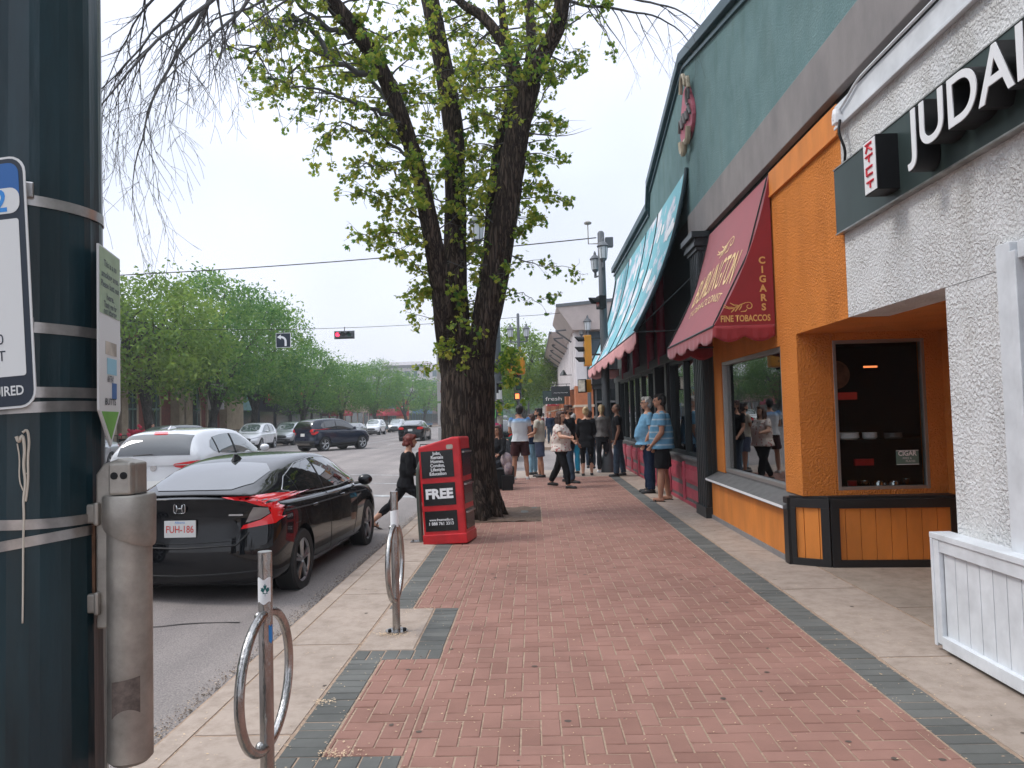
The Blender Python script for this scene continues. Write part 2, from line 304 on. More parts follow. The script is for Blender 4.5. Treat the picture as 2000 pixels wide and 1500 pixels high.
# ---- pavers
def pavers(name,rects,material,seed,tilt=.0012):
    rn=random.Random(seed); v=[];f=[];tone=[]
    for (x0,x1,y0,y1) in rects:
        if x1-x0<.02 or y1-y0<.02: continue
        gp=.0040; c=.0035; z=rn.uniform(-.0015,.0015); a=rn.uniform(-tilt,tilt); b_=rn.uniform(-tilt,tilt); t=rn.random(); B=len(v)
        dx=rn.uniform(-.001,.001); dy=rn.uniform(-.001,.001)
        X0,X1,Y0,Y1=x0+gp+dx,x1-gp+dx,y0+gp+dy,y1-gp+dy
        v+=[(X0,Y0,-.02),(X1,Y0,-.02),(X1,Y1,-.02),(X0,Y1,-.02),(X0,Y0,z-.004-a-b_),(X1,Y0,z-.004+a-b_),(X1,Y1,z-.004+a+b_),(X0,Y1,z-.004-a+b_),
            (X0+c,Y0+c,z-a-b_),(X1-c,Y0+c,z+a-b_),(X1-c,Y1-c,z+a+b_),(X0+c,Y1-c,z-a+b_)]
        ff=[(8,9,10,11),(4,5,9,8),(5,6,10,9),(6,7,11,10),(7,4,8,11),(0,1,5,4),(1,2,6,5),(2,3,7,6),(3,0,4,7)]
        f+=[tuple(B+i for i in q) for q in ff]; tone+=[t]*9
    me=bpy.data.meshes.new(name); me.from_pydata(v,[],f); me.materials.append(material); settone(me,tone); return tag(putmesh(name,me),kind='structure')
U=.105
regs=[(-.675,1.95,-1,11.6),(-1.075,-.675,3.69,5.14),(-1.075,-.675,6.48,11.6),(.1,1.95,11.6,13.45),(-1.075,1.95,13.45,19.62),(-1.075,-.675,-1,3.48)]
rc=[]
for j in range(-10,190):
    for i in range(-12,20):
        k=(i-j)%4
        if k==0: b_=(i,i+2,j,j+1)
        elif k==3: b_=(i,i+1,j,j+2)
        else: continue
        X0,X1,Y0,Y1=b_[0]*U,b_[1]*U,b_[2]*U,b_[3]*U
        for r_ in regs:
            a0,a1,c0,c1=max(X0,r_[0]),min(X1,r_[1]),max(Y0,r_[2]),min(Y1,r_[3])
            if a1>a0 and c1>c0: rc.append((a0,a1,c0,c1))
pavers('brick_paving',rc,M['brick'],3)
rc=[]
def soldier(x0,x1,y0,y1,along='y'):
    if along=='y':
        y=y0
        while y<y1-.02: rc.append((x0,x1,y,min(y+U,y1))); y+=U
    else:
        x=x0
        while x<x1-.02: rc.append((x,min(x+U,x1),y0,y1)); x+=U
soldier(-1.295,-1.08,-1,3.48); soldier(-1.295,-1.08,3.69,5.14); soldier(-1.295,-1.08,6.5,11.6); soldier(-1.295,-1.08,13.45,19.62)
soldier(-1.295,-.675,5.14,5.34,'x'); soldier(-.885,-.68,5.34,6.48); soldier(-1.295,-.68,3.48,3.69,'x'); soldier(1.955,2.2,-1,19.62)
soldier(-.25,.10,12.6,13.45,'y')
pavers('paving_border',rc,M['greyb'],5)
# soil at the tree
M['soil']=mat('trodden soil',(.13,.085,.06),.95,var=.5,vscale=14,bump=.9,bscale=40,bdist=.03)
g=MB(); g.grid(lambda u,v:(-1.29+1.38*u,11.62+1.8*v,.006+.02*noise.noise(Vector((u*7,v*7,1)))+.05*math.exp(-((u-.35)**2+(v-.42)**2)*14)),24,28)
tag(g.build('tree_pit_soil',M['soil'],smooth=True),kind='structure')
# fallen seeds and bud scales
M['seed']=mat('dry bud scale',(.72,.56,.38),.8,col2=(.50,.34,.20),vscale=3)
g=MB()
def fleck(x,y,z,s):
    a=rnd.uniform(0,6.3); p=[]
    for k,(u,w) in enumerate(((-1,0),(0,-.45),(1,0),(0,.45))):
        p.append((x+s*(u*math.cos(a)-w*math.sin(a)),y+s*(u*math.sin(a)+w*math.cos(a)),z+.002+rnd.uniform(0,.35)*s))
    g.add(p,[(0,1,2,3)])
for _ in range(2600):
    fleck(rnd.uniform(-1.9,2.6),2.6+(rnd.random()**1.6)*14,.003,rnd.uniform(.004,.0095))
for _ in range(1700):  # gathered along the joints and the gutter
    s=rnd.choice((-1.297,-1.297,-1.082,-1.845,2.2,1.95)); fleck(s+rnd.gauss(0,.02),rnd.uniform(2.6,14),.002,rnd.uniform(.003,.008))
for _ in range(3200): 
    y=rnd.uniform(2.6,18); x=-2.16-abs(rnd.gauss(0,.07)); fleck(x,y,crown(x)+.004,rnd.uniform(.003,.006))
for cx_,cy_,nn,sp in ((-1.11,5.76,260,.07),(-1.25,4.42,70,.04),(-1.0,3.74,110,.05),(-1.0,6.5,60,.08),(-.66,12.0,160,.25)):
    for _ in range(nn): fleck(cx_+rnd.gauss(0,sp),cy_-.04+rnd.gauss(0,sp*.6),.004+rnd.random()*.006,rnd.uniform(.004,.009))
tag(g.build('fallen_seeds',M['seed']),'dry tan seeds and bud scales scattered over paving and gutter','litter',kind='stuff')
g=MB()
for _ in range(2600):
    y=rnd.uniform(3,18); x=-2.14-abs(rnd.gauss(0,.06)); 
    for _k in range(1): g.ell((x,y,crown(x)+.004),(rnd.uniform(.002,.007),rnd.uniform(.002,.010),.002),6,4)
M['dk']=mat('shadow-dark debris',(.055,.040,.030),.9,col2=(.16,.11,.07),vscale=8)  # loose debris, massed dark to paint the shadow line along the gutter too
tag(g.build('gutter_debris_shade',M['dk']),'dark crumbs of debris lying along the gutter, also standing for its shadow line','litter',kind='stuff')

M['stain']=mat('old stain',(.10,.075,.062),.9,var=.3,vscale=9); g=MB()
for _ in range(130):
    x,y=rnd.uniform(-1.9,2.6),2.8+rnd.random()**1.4*15; r_=rnd.uniform(.006,.02); a=rnd.uniform(.7,1.3); g.add([(x+r_*a*math.cos(w*PI/5)*rnd.uniform(.8,1.1),y+r_*math.sin(w*PI/5)*rnd.uniform(.8,1.1),.0022) for w in range(10)],[tuple(range(10))])
tag(g.build('gum_stains',M['stain']),'flattened dark gum spots scattered over the bricks and concrete','stains',kind='stuff')
M['tar']=mat('tar seam',(.035,.033,.032),.6); g=MB()
for k in range(34):
    x,y=rnd.uniform(-14,-2.6),rnd.uniform(3,36); a=rnd.choice((0,PI/2,PI/2))+rnd.gauss(0,.15); p=[]
    for i in range(rnd.randint(10,34)):
        p.append((x,y,crown(x)+.005)); a+=rnd.gauss(0,.16); x+=math.cos(a)*.16; y+=math.sin(a)*.16
        if x>-2.1 or x<-19: break
    if len(p)>2:
        w=rnd.uniform(.006,.022); v=[]
        for i,q in enumerate(p):
            d=Vector(p[min(i+1,len(p)-1)])-Vector(p[max(i-1,0)]); n_=Vector((-d.y,d.x,0)).normalized()*w*rnd.uniform(.6,1.3); v+=[tuple(Vector(q)+n_),tuple(Vector(q)-n_)]
        g.add(v,[(2*i,2*i+1,2*i+3,2*i+2) for i in range(len(p)-1)])
tag(g.build('road_cracks',M['tar']),kind='structure')
g=MB(); g.lathe([(.34,0),(.34,.012),(.30,.012),(.30,.008),(.0,.008)],(-6.9,21,crown(-6.9)),24); tag(g.build('manhole_cover',M['darkm']),'round iron manhole cover in the road beyond the white crossover','manhole cover')
# ================= RIGHT-HAND BUILDINGS =================
M['teal']=stucco('teal stucco',(.165,.262,.268),(.12,.205,.21),45,.5); M['tealcap']=mat('dark teal metal',(.03,.075,.09),.45,.3)
M['band']=mat('weathered grey band',(.27,.25,.245),.85,col2=(.19,.18,.18),vscale=2.5,bump=.3,bscale=60,bdist=.005,stretch=(1,1,.5))
M['orange']=stucco('orange stucco',(.72,.25,.055),(.60,.20,.042),48,1.0,.013); M['orangef']=mat('orange painted board',(.66,.22,.036),.6,var=.22,vscale=3,bump=.15,bscale=14,bdist=.004,stretch=(1,1,.3))
M['wst']=stucco('white stucco',(.80,.80,.79),(.66,.67,.68),44,1.0,.016); M['wboard']=mat('white painted board',(.66,.69,.72),.5,var=.15,vscale=5,bump=.12,bscale=20,bdist=.003)
M['blackp']=mat('black painted wood',(.012,.012,.013),.45,bump=.1,bscale=30); M['dteal']=mat('dark green black wood',(.013,.020,.022),.42,bump=.1,bscale=20)
M['pink']=mat('raspberry painted panel',(.40,.055,.085),.5,var=.2,vscale=6,bump=.08,bscale=12); M['maroon']=mat('maroon pilaster',(.22,.02,.045),.4)
M['sillg']=mat('grey painted sill',(.13,.13,.13),.55,var=.3,vscale=8); M['silver']=mat('anodised frame',(.38,.38,.37),.35,.7)
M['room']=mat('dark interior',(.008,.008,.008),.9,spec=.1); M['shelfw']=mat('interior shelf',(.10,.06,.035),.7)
XF=2.8
def yz(x0,x1): return (lambda a,b:(x0,a,b)),(lambda a,b:(x1,a,b))
# ---------- corner building ----------
B=thing('corner_shop_building','long teal stucco building with grey fascia band and raspberry shopfront panels','building',(XF,12.8,0))
roof=[(-4,6.6),(8.4,6.62),(8.8,6.85),(12.8,7.80),(16.7,6.78),(16.9,6.33),(24.2,6.3)]
g=MB(); f0,f1=yz(XF,14); g.prism([(-4,4.97)]+roof+[(24.2,4.97)],f0,f1); g.build('upper_wall',M['teal'],B,world=True)
g=MB(); f0,f1=yz(XF+.004,14); g.prism([(12.72,2.62),(12.72,4.968),(24.19,4.968),(24.19,2.62)],f0,f1); g.build('awning_wall',M['dteal'],B,world=True)
g=MB(); g.box((XF+3.4,12,0),(14,24.1,2.61)); g.build('core_wall',M['room'],B,world=True)
g=MB(); g.box((XF+3.2,-4,0),(14,12,4.96)); g.build('rear_wall',M['room'],B,world=True)
g=MB(); g.box((XF-.05,-4,4.42),(XF+.2,12.72,4.966)); g.build('fascia_band',M['band'],B,world=True,bevel=.008)
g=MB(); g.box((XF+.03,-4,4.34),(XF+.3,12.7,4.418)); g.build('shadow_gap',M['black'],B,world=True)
g=MB()
for (a,b) in zip(roof,roof[1:]):
    L=math.hypot(b[0]-a[0],b[1]-a[1])
    g.prism([(a[0]-.02,a[1]-.10),(b[0]+.02,b[1]-.10),(b[0]+.02,b[1]+.07),(a[0]-.02,a[1]+.07)],*yz(XF-.10,XF+.35))
g.build('parapet_cap',M['tealcap'],B,world=True,bevel=.01)
g=MB()
for (a,b) in zip(roof[2:],roof[3:]):
    g.prism([(a[0],a[1]-.22),(b[0],b[1]-.22),(b[0],b[1]-.17),(a[0],a[1]-.17)],*yz(XF-.04,XF))
g.build('cornice_moulding',M['tealcap'],B,world=True)
g=MB()
for y in (6.35,): g.prism([(y-.18,6.0),(y+.2,6.0),(y+.2,6.35),(y-.05,6.35)],*yz(XF-.12,XF))
g.build('bracket',M['tealcap'],B,world=True)
# fluted column with capital
g=MB(); ya,yb=11.52,12.14
pr=[(-.17,ya)]; k=5
for i in range(k):
    a=ya+(yb-ya)*i/k; b=ya+(yb-ya)*(i+1)/k; w=(b-a)
    pr+=[(-.17,a+w*.2),(-.12,a+w*.3),(-.12,a+w*.7),(-.17,a+w*.8)]
pr+=[(-.17,yb),(.05,yb),(.05,ya)]
g.add([(XF+p,q,.0) for p,q in pr]+[(XF+p,q,4.12) for p,q in pr],[tuple(range(len(pr)))[::-1],tuple(range(len(pr),2*len(pr)))]+[(i,(i+1)%len(pr),len(pr)+(i+1)%len(pr),len(pr)+i) for i in range(len(pr))])
for z0,z1,o_ in ((4.12,4.18,.03),(4.18,4.24,.07),(4.24,4.31,.05),(4.31,4.40,.11),(0,.16,.03)):
    g.box((XF-.17-o_,ya-o_,z0+.001),(XF+.05,yb+o_,z1))
# flutes on the side facing down the street
for i in range(3): g.box((XF-.15+.07*i,ya-.02,.2),(XF-.12+.07*i,ya+.01,4.1))
g.build('column',M['dteal'],B,world=True)
for y in (15.6,17.0,19.4,21.8):
    g=MB(); g.tube([(XF-.06,y,2.62),(XF-.06,y,4.5)],.10,12); g.tube([(XF-.06,y,3.3),(XF-.06,y,3.38)],.125,12); g.build('pilaster',M['maroon'],B,world=True,auto=40)
# shopfront bays: bulkhead, sill, windows, mullions
def panel_bulkhead(y0,y1):
    g=MB(); g.box((XF-.08,y0,.02),(XF+.05,y1,.80)); o=g.build('bulkhead',M['sillg'],B,world=True)
    n_=max(1,round((y1-y0)/1.35)); w=(y1-y0)/n_
    g=MB()
    for i in range(n_):
        a=y0+i*w+.09; b=y0+(i+1)*w-.09
        g.box((XF-.095,a,.12),(XF-.078,b,.30)); g.box((XF-.095,a,.38),(XF-.078,b,.70))
        g.box((XF-.12,a+.08,.44),(XF-.094,b-.08,.64))
    g.box((XF-.10,y0,.0),(XF-.078,y1,.06)); g.build('panel',M['pink'],B,world=True,bevel=.006)
    for i in range(n_+1):
        yy=y0+i*w; g=MB(); g.tube([(XF-.10,yy,.08),(XF-.10,yy,.74)],.035,8); g.build('baluster',M['pink'],B,world=True,auto=40)
    g=MB(); g.box((XF-.10,y0,.745),(XF-.02,y1,.80)); g.box((XF-.15,y0,.802),(XF+.08,y1,.85)); g.build('sill',M['sillg'],B,world=True,bevel=.006)
def shopwin(y0,y1,z0,z1,nm=2,fm=None,parent=B,x=XF,fw=.06):
    fm=fm or M['dteal']; g=MB()
    g.box((x-.05,y0,z0),(x+.07,y0+fw,z1)); g.box((x-.05,y1-fw,z0),(x+.07,y1,z1)); g.box((x-.045,y0+fw,z1-fw),(x+.065,y1-fw,z1)); g.box((x-.045,y0+fw,z0),(x+.065,y1-fw,z0+fw))
    for i in range(1,nm):
        yy=y0+(y1-y0)*i/nm; g.box((x-.055,yy-.035,z0+fw),(x+.06,yy+.035,z1-fw))
    o=g.build('window',fm,parent,world=True,bevel=.004)
    g=MB(); g.box((x+.005,y0+fw,z0+fw),(x+.012,y1-fw,z1-fw)); g.build('pane',M['glass'],o,world=True); return o
panel_bulkhead(12.16,14.9); shopwin(12.16,14.9,.853,2.6,2)
panel_bulkhead(16.5,23.3)
for a in (16.5,18.75,21.05): shopwin(a,a+2.22,.853,2.6,2)
g=MB(); g.box((XF-.12,14.9,0),(XF+.9,15.12,2.62)); g.box((XF-.12,16.28,0),(XF+.9,16.5,2.62)); g.box((XF+.9,15.12,0),(XF+1,16.28,2.62)); g.build('doorway',M['blackp'],B,world=True)
g=MB(); g.box((XF+.84,15.22,.05),(XF+.898,16.18,2.2)); o=g.build('door',M['maroon'],B,world=True,bevel=.01)
g=MB(); g.box((XF+.825,15.38,.9),(XF+.838,16.02,2.05)); g.build('pane',M['glass'],o,world=True)
g=MB(); g.tube([(XF+.80,15.3,.95),(XF+.80,15.3,1.2)],.012,8); g.build('handle',M['steel'],o,world=True)
g=MB(); g.box((XF-.10,23.3,0),(XF+.5,24.2,2.62)); g.build('corner_pier',M['dteal'],B,world=True,bevel=.01)
g=MB(); g.box((XF-.13,12.16,2.602),(XF+.02,24.2,2.78)); g.build('lintel',M['dteal'],B,world=True,bevel=.008)
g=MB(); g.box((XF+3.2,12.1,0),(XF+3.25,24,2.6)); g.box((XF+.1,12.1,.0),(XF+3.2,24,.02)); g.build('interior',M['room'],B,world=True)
rr=random.Random(4); M['warm']=mat('warm shop goods',(.28,.12,.06),.7,var=.6,vscale=9); M['pale']=mat('pale shop goods',(.45,.42,.36),.7,var=.5,vscale=7)
g=MB()
for i in range(46):
    y=rr.uniform(12.4,23.6); x=XF+rr.uniform(.5,2.8); h=rr.uniform(.5,1.5); g.obox((x,y,h/2),(rr.uniform(.2,.6),rr.uniform(.2,.7),h),(0,0,rr.uniform(0,1)))
g.build('display_goods',M['warm'],B,world=True)
g=MB(); g.box((XF-.062,12.34,1.0),(XF-.057,12.52,1.2)); nt=tag(g.build('window_notice',M['white']),'small white paper notice stuck low on the glass by the dark column','notice')
g=MB()
for i in range(5): g.box((XF-.066,12.37+.026*i,1.05+.01*(i%2)),(XF-.063,12.385+.026*i,1.15))
g.build('print',M['black'],nt)
# ---------- awnings ----------
M['tealawn']=mat('teal awning canvas',(.17,.40,.47),.75,spec=.2); N,L,b=nodes(M['tealawn'])
t=N.new('ShaderNodeTexCoord'); mp=N.new('ShaderNodeMapping'); mp.inputs['Scale'].default_value=(.7,.55,.9); L.new(t.outputs['Object'],mp.inputs[0])
z=N.new('ShaderNodeTexNoise'); z.inputs['Scale'].default_value=1.7; z.inputs['Detail'].default_value=5; z.inputs['Roughness'].default_value=.6; L.new(mp.outputs[0],z.inputs['Vector'])
r=N.new('ShaderNodeValToRGB'); r.color_ramp.elements[0].position=.52; r.color_ramp.elements[0].color=(.22,.50,.57,1); r.color_ramp.elements[1].position=.64; r.color_ramp.elements[1].color=(.76,.78,.82,1)
q=r.color_ramp.elements.new(.555); q.color=(.55,.58,.66,1); L.new(z.outputs['Fac'],r.inputs[0]); L.new(r.outputs[0],b.inputs['Base Color'])
M['pinkv']=mat('pink valance canvas',(.72,.36,.36),.8,var=.15,vscale=3); M['redv']=mat('red canvas',(.25,.011,.017),.75,var=.12,vscale=4,bump=.1,bscale=160,bdist=.002)
_b=nodes(M['redv'])[2]; _b.inputs['Sheen Weight'].default_value=.4; _b.inputs['Sheen Tint'].default_value=(1,.8,.85,1)
M['rope']=mat('dark awning seam',(.01,.03,.04),.7)
class Awn:
    def __init__(s,x0,x1,z0,z1,y0,y1,sag=.12): s.a=(x0,x1,z0,z1,y0,y1,sag)
    def prof(s,v):
        x0,x1,z0,z1,y0,y1,sg=s.a; x=x0+(x1-x0)*v; z=z0+(z1-z0)*v; L_=math.hypot(x1-x0,z1-z0); k=4*v*(1-v)*sg
        return x+k*(z0-z1)/L_*1.0, z-k*(x0-x1)/L_*1.0
    def P(s,u,v,off=0):
        x,z=s.prof(v); x0,x1,z0,z1,y0,y1,sg=s.a; L_=math.hypot(x1-x0,z1-z0)
        return (x-off*(z0-z1)/L_, y0+(y1-y0)*u, z+off*(x0-x1)/L_)
def awning(name,label,A,mf,ms,mv,drop,nsc,side='near'):
    x0,x1,z0,z1,y0,y1,sg=A.a; t=thing(name,label,'awning',(x0,(y0+y1)/2,z1))
    g=MB(); g.grid(lambda u,v:A.P(u,v),40,14); g.grid(lambda u,v:A.P(u,v,-.012),40,14); o=g.build('canopy',mf,t,smooth=True,world=True)
    def sidep(y,nm):
        g=MB(); p=[A.prof(i/14) for i in range(15)]+[(x0,z1)]; k=len(p)
        g.add([(a,y,b) for a,b in p]+[(a,y+.008,b) for a,b in p],[tuple(range(k)),tuple(range(2*k-1,k-1,-1))]+[(i,(i+1)%k,k+(i+1)%k,k+i) for i in range(k)]); g.build(nm,ms,t,world=True)
    if side=='both': sidep(y0,'side_panel'); sidep(y1-.008,'side_panel')
    g=MB()
    def val(P,n,ln):
        def fn(u,v):
            x,y,nx,ny=P(u); s_=abs(math.sin(PI*u*ln)); d=drop*(.66+.34*s_)
            w=.010*math.sin(u*ln*PI*6)*v
            return (x+nx*(w-.02*v*0-.004),y+ny*(w-.004),z1-.002-d*v)
        g.grid(fn,n,4)
    val(lambda u:(x1,y0+(y1-y0)*u,-1,0),nsc*10,nsc)
    m=max(2,round(nsc*(x0-x1)/(y1-y0)))
    if side=='both': val(lambda u:(x1+(x0-x1)*u,y0,0,-1),m*10,m)
    val(lambda u:(x1+(x0-x1)*u,y1,0,1),m*10,m)
    o=g.build('valance',mv,t,smooth=True,world=True); s_=o.modifiers.new('t','SOLIDIFY'); s_.thickness=.005
    g=MB()
    g.tube([(x1,y0,z1),(x1,y1,z1)],.014,6)
    for y in (y0+.05,y1-.05): g.tube([(x1,y,z1),(x0,y,z1)],.012,6); g.tube([(x1,y,z1),(x0,y,z1+.9)],.010,6); g.tube([(A.prof(.0)[0],y,A.prof(0)[1]),(A.prof(.5)[0],y,A.prof(.5)[1]),(x1,y,z1)],.010,6)
    g.build('frame',M['darkm'],t,world=True); return t
AR=Awn(XF-.02,2.09,4.32,2.60,8.50,11.42,.09)
ar=awning('awning','burgundy shop awning with gold lettering over the orange shop window',AR,M['redv'],M['redv'],M['redv'],.19,4,'both')
def awn_text(s,size,uc,vc,wid,vh,par,m,bend=.0,shear=0):
    me=textmesh(s,1,offset=.0,shear=shear); xs=[v.co.x for v in me.vertices]; ys=[v.co.y for v in me.vertices]; w=max(xs)-min(xs); h=max(ys)-min(ys); cx=(max(xs)+min(xs))/2; cy=(max(ys)+min(ys))/2
    for v in me.vertices:
        a=(v.co.x-cx)/w; b_=(v.co.y-cy)/h
        # reads from the far end towards the viewer
        u=uc-a*wid; vv=vc-b_*vh-bend*(a*a*4)
        v.co=Vector(AR.P(u,vv,.006))
    me.materials.clear(); me.materials.append(m); putmesh('lettering',me,par,True)
M['goldb']=mat('bright gold print',(.80,.55,.24),.45)
def scroll(fn,s,m,par):
    g=MB()
    def curve(pts,r0,r1):
        k=len(pts); v=[];f=[]
        for i,(x,y) in enumerate(pts):
            x2,y2=pts[min(i+1,k-1)]; x1_,y1_=pts[max(i-1,0)]; tx,ty=x2-x1_,y2-y1_; l_=math.hypot(tx,ty) or 1; w=(r0+(r1-r0)*i/(k-1))*math.sin(PI*min(1,max(.12,(i+.5)/k)))+.006
            v+=[fn(x-ty/l_*w,y+tx/l_*w),fn(x+ty/l_*w,y-tx/l_*w)]
        g.add(v,[(2*i,2*i+1,2*i+3,2*i+2) for i in range(k-1)])
    def spiral(cx,cy,r,a0,turn,sg=1,n=22): return [(cx+r*(1-.75*i/n)*math.cos(a0+sg*turn*i/n),cy+r*(1-.75*i/n)*math.sin(a0+sg*turn*i/n)) for i in range(n+1)]
    curve(spiral(.62,.02,.26,2.2,7.2,-1),.035,.02); curve([(-1,.0),(-.6,-.12),(-.2,-.05),(.1,.12),(.45,.25)],.03,.04)
    curve([(-.95,.15),(-.7,-.02),(-.4,-.02)],.03,.02); curve([(-.5,-.35),(-.35,-.2),(-.2,.0),(0,.1)],.05,.02); curve([(-.25,-.3),(-.1,-.1),(.1,.08)],.05,.02); curve([(0,-.22),(.12,-.05),(.2,.12)],.05,.02); curve([(-.55,.25),(-.3,.1),(-.05,.1)],.04,.02); curve([(.1,-.32),(.4,-.3),(.5,-.18)],.03,.03)
    g.build('scroll_ornament',m,par,world=True)

awn_text('BURLINGTON',1,.50,.50,.74,.24,ar,M['goldb'],-.05); awn_text('TOBACCONIST',1,.50,.70,.62,.065,ar,M['goldb'],-.05)
scroll(lambda a,b_:AR.P(.50-a*.16,.28-b_*.16,.006),1,M['goldb'],ar)
ys=8.493
for i,ch in enumerate('CIGARS'): text('lettering',ch,.108,(2.66,ys,3.33-.107*i),(1,0,0),(0,0,1),M['gold'],ar,offset=.004)
text('lettering','FINE TOBACCOS',.10,(2.45,ys,2.672),(1,0,0),(0,0,1),M['gold'],ar,fit=.56,offset=.003)
scroll(lambda a,b_:(2.38+a*.18,ys,2.81+b_*.18),1,M['gold'],ar)
AT=Awn(XF-.02,1.80,5.82,3.02,12.74,23.6,.14)
at_=awning('awning','long teal awning painted with clouds and edged in pink',AT,M['tealawn'],M['tealawn'],M['pinkv'],.30,7,'near')
for u in (.0,.27,.42,.70,1.0):
    g=MB(); g.tube([AT.P(u,i/12,.01) for i in range(13)],.010 if 0<u<1 else .035,6); g.build('seam',M['rope'],at_,smooth=True,world=True)
M['cloudp']=mat('painted cloud',(.80,.82,.84),.8)
rr=random.Random(12)
for (u,v,s_) in ((.07,.30,1.1),(.10,.62,1.2),(.13,.86,.9),(.2,.2,.9),(.22,.5,1.3),(.31,.74,1.1),(.36,.38,.8),(.47,.66,1.2),(.5,.25,1),(.6,.52,1.2),(.66,.82,.9),(.78,.5,1.1),(.8,.25,.8),(.92,.66,1)):
    g=MB()
    for k in range(6):
        uu=u+rr.gauss(0,.014)*s_; vv=v+rr.gauss(0,.02)*s_; a=rr.uniform(.010,.019)*s_; b_=rr.uniform(.022,.042)*s_; h=.004+.0012*k
        g.add([AT.P(uu+a*math.cos(w*PI/8),vv+b_*math.sin(w*PI/8),h) for w in range(16)],[tuple(range(16))])
    g.build('painted_cloud',M['cloudp'],at_,world=True)
# ---------- wall emblem ----------
s=thing('wall_emblem','ornate pink and cream wall emblem mounted high on the teal stucco','sign',(XF,12.5,6.6))
M['plaq']=mat('pink plaque',(.42,.10,.14),.6,var=.2,vscale=6); M['cream']=mat('cream relief',(.38,.33,.24),.6,var=.2,vscale=9)
g=MB(); k=18; g.prism([(12.52-.50*math.cos(w)*(1-.25*math.sin(w)),6.62+.42*math.sin(w)+(.10 if math.sin(w)>.7 else 0)) for w in [2*PI*i/k for i in range(k)]],*yz(XF-.06,XF)); g.build('plaque',M['plaq'],s,world=True,bevel=.01)
def rel(pts,r,mn='cream'):
    g=MB(); g.tube([(XF-.09,a,b_) for a,b_ in pts],r,6); g.build('scrollwork',M[mn],s,world=True,auto=50)
rel(poly_smooth([(12.1,6.95),(12.15,7.2),(12.35,7.05),(12.4,7.3),(12.62,7.38),(12.72,7.1)],2,False),.035)
rel(poly_smooth([(12.2,6.35),(12.3,6.1),(12.5,6.22),(12.62,6.02),(12.8,6.1),(12.85,6.3)],2,False),.05)
rel(poly_smooth([(12.05,6.5),(12.25,6.75),(12.25,6.4),(12.45,6.75),(12.45,6.42),(12.65,6.8),(12.65,6.4),(12.85,6.75),(12.95,6.5)],1,False),.025,'sillg')
rel(poly_smooth([(12.15,6.78),(12.1,6.98),(12.3,6.98),(12.3,6.75),(12.18,6.7)],2,False),.025,'sillg')
# ---------- orange tobacco shop ----------
T=thing('tobacco_shop','orange stucco shop with angled entrance recess and plank bulkhead','building',(XF,9,0))
g=MB(); D=.35
for y0,y1,z0,z1 in ((7.9,8.42,.72,4.06),(8.42,11.05,2.34,4.06),(11.05,11.5,.72,4.06),(6.6,7.9,2.42,4.06)):
    g.box((XF,y0,z0),(XF+D,y1,z1))
g.build('wall',M['orange'],T,world=True,weld=False)
g=MB(); g.box((XF-.025,6.6,4.062),(XF+D,8.5,4.338)); g.box((XF-.035,6.6,4.05),(XF-.002,8.5,4.075)); g.build('fascia_board',M['orangef'],T,world=True,bevel=.004)
g=MB(); g.box((XF+.355,7.9,.72),(3.17,8.05,2.42)); g.box((4.12,7.9,.72),(4.45,8.05,2.42)); g.box((3.17,7.9,2.34),(4.12,8.05,2.42)); g.box((3.17,7.9,.72),(4.12,8.05,.77)); g.box((4.3,4.9,0),(4.45,7.9,2.42)); g.build('recess_wall',M['orange'],T,world=True)
g=MB(); g.box((XF+.355,5.06,2.421),(4.45,8.05,2.5)); g.build('recess_ceiling',M['orange'],T,world=True)
# recess window
g=MB(); fw=.035
x0,x1,z0,z1=3.17,4.12,.77,2.34
g.box((x0,7.90,z0),(x0+fw,7.97,z1)); g.box((x1-fw,7.90,z0),(x1,7.97,z1)); g.box((x0+fw,7.903,z1-fw),(x1-fw,7.967,z1)); g.box((x0+fw,7.903,z0),(x1-fw,7.967,z0+fw))
wn=g.build('window',M['silver'],T,world=True,bevel=.003); g=MB(); g.box((x0+fw,7.93,z0+fw),(x1-fw,7.937,z1-fw)); g.build('pane',M['glass2'],wn,world=True)
# shop window on the street
ow=shopwin(8.42,11.05,.74,2.34,1,M['silver'],T,XF+.06,.05)
g=MB(); g.box((XF+.02,8.42,.70),(XF+.3,11.05,.739)); g.build('window_ledge',M['sillg'],T,world=True)
# bulkhead and sloped sill
g=MB(); g.box((2.70,8.12,.06),(XF-.001,11.47,.56)); g.build('bulkhead',M['orangef'],T,world=True)
g=MB(); g.prism([(2.62,.575),(2.62,.615),(XF+.02,.715),(XF+.02,.575)],lambda a,b_:(a,8.0,b_),lambda a,b_:(a,11.5,b_)); g.box((2.66,8.0,.56),(XF,11.47,.575)); g.build('sill',M['sillg'],T,world=True)
g=MB(); g.box((2.61,8.0,.585),(2.622,11.5,.612)); g.build('sill_edge',M['white'],T,world=True)
g=MB(); g.box((2.685,8.0,0),(XF,11.5,.059)); g.build('plinth',M['band'],T,world=True)
g=MB()
def seg(a,b,t=.04):
    """frame a bulkhead face from a to b in plan"""
    d=Vector((b[0]-a[0],b[1]-a[1],0)); L_=d.length; d.normalize(); nrm=Vector((d.y,-d.x,0))
    return d,L_,nrm
def fbox(g,a,b,s0,s1,z0,z1,o0,o1):
    d,L_,nr=seg(a,b); p=Vector((a[0],a[1],0)); c=[p+d*s+nr*o for s,o in((s0,o0),(s1,o0),(s1,o1),(s0,o1))]
    g.add([(q.x,q.y,z0) for q in c]+[(q.x,q.y,z1) for q in c],[(0,3,2,1),(4,5,6,7),(0,1,5,4),(1,2,6,5),(2,3,7,6),(3,0,4,7)])
pa,pb,pc=(2.69,8.02),(3.03,7.80),(4.28,7.70)
gf=MB(); gp_=MB()
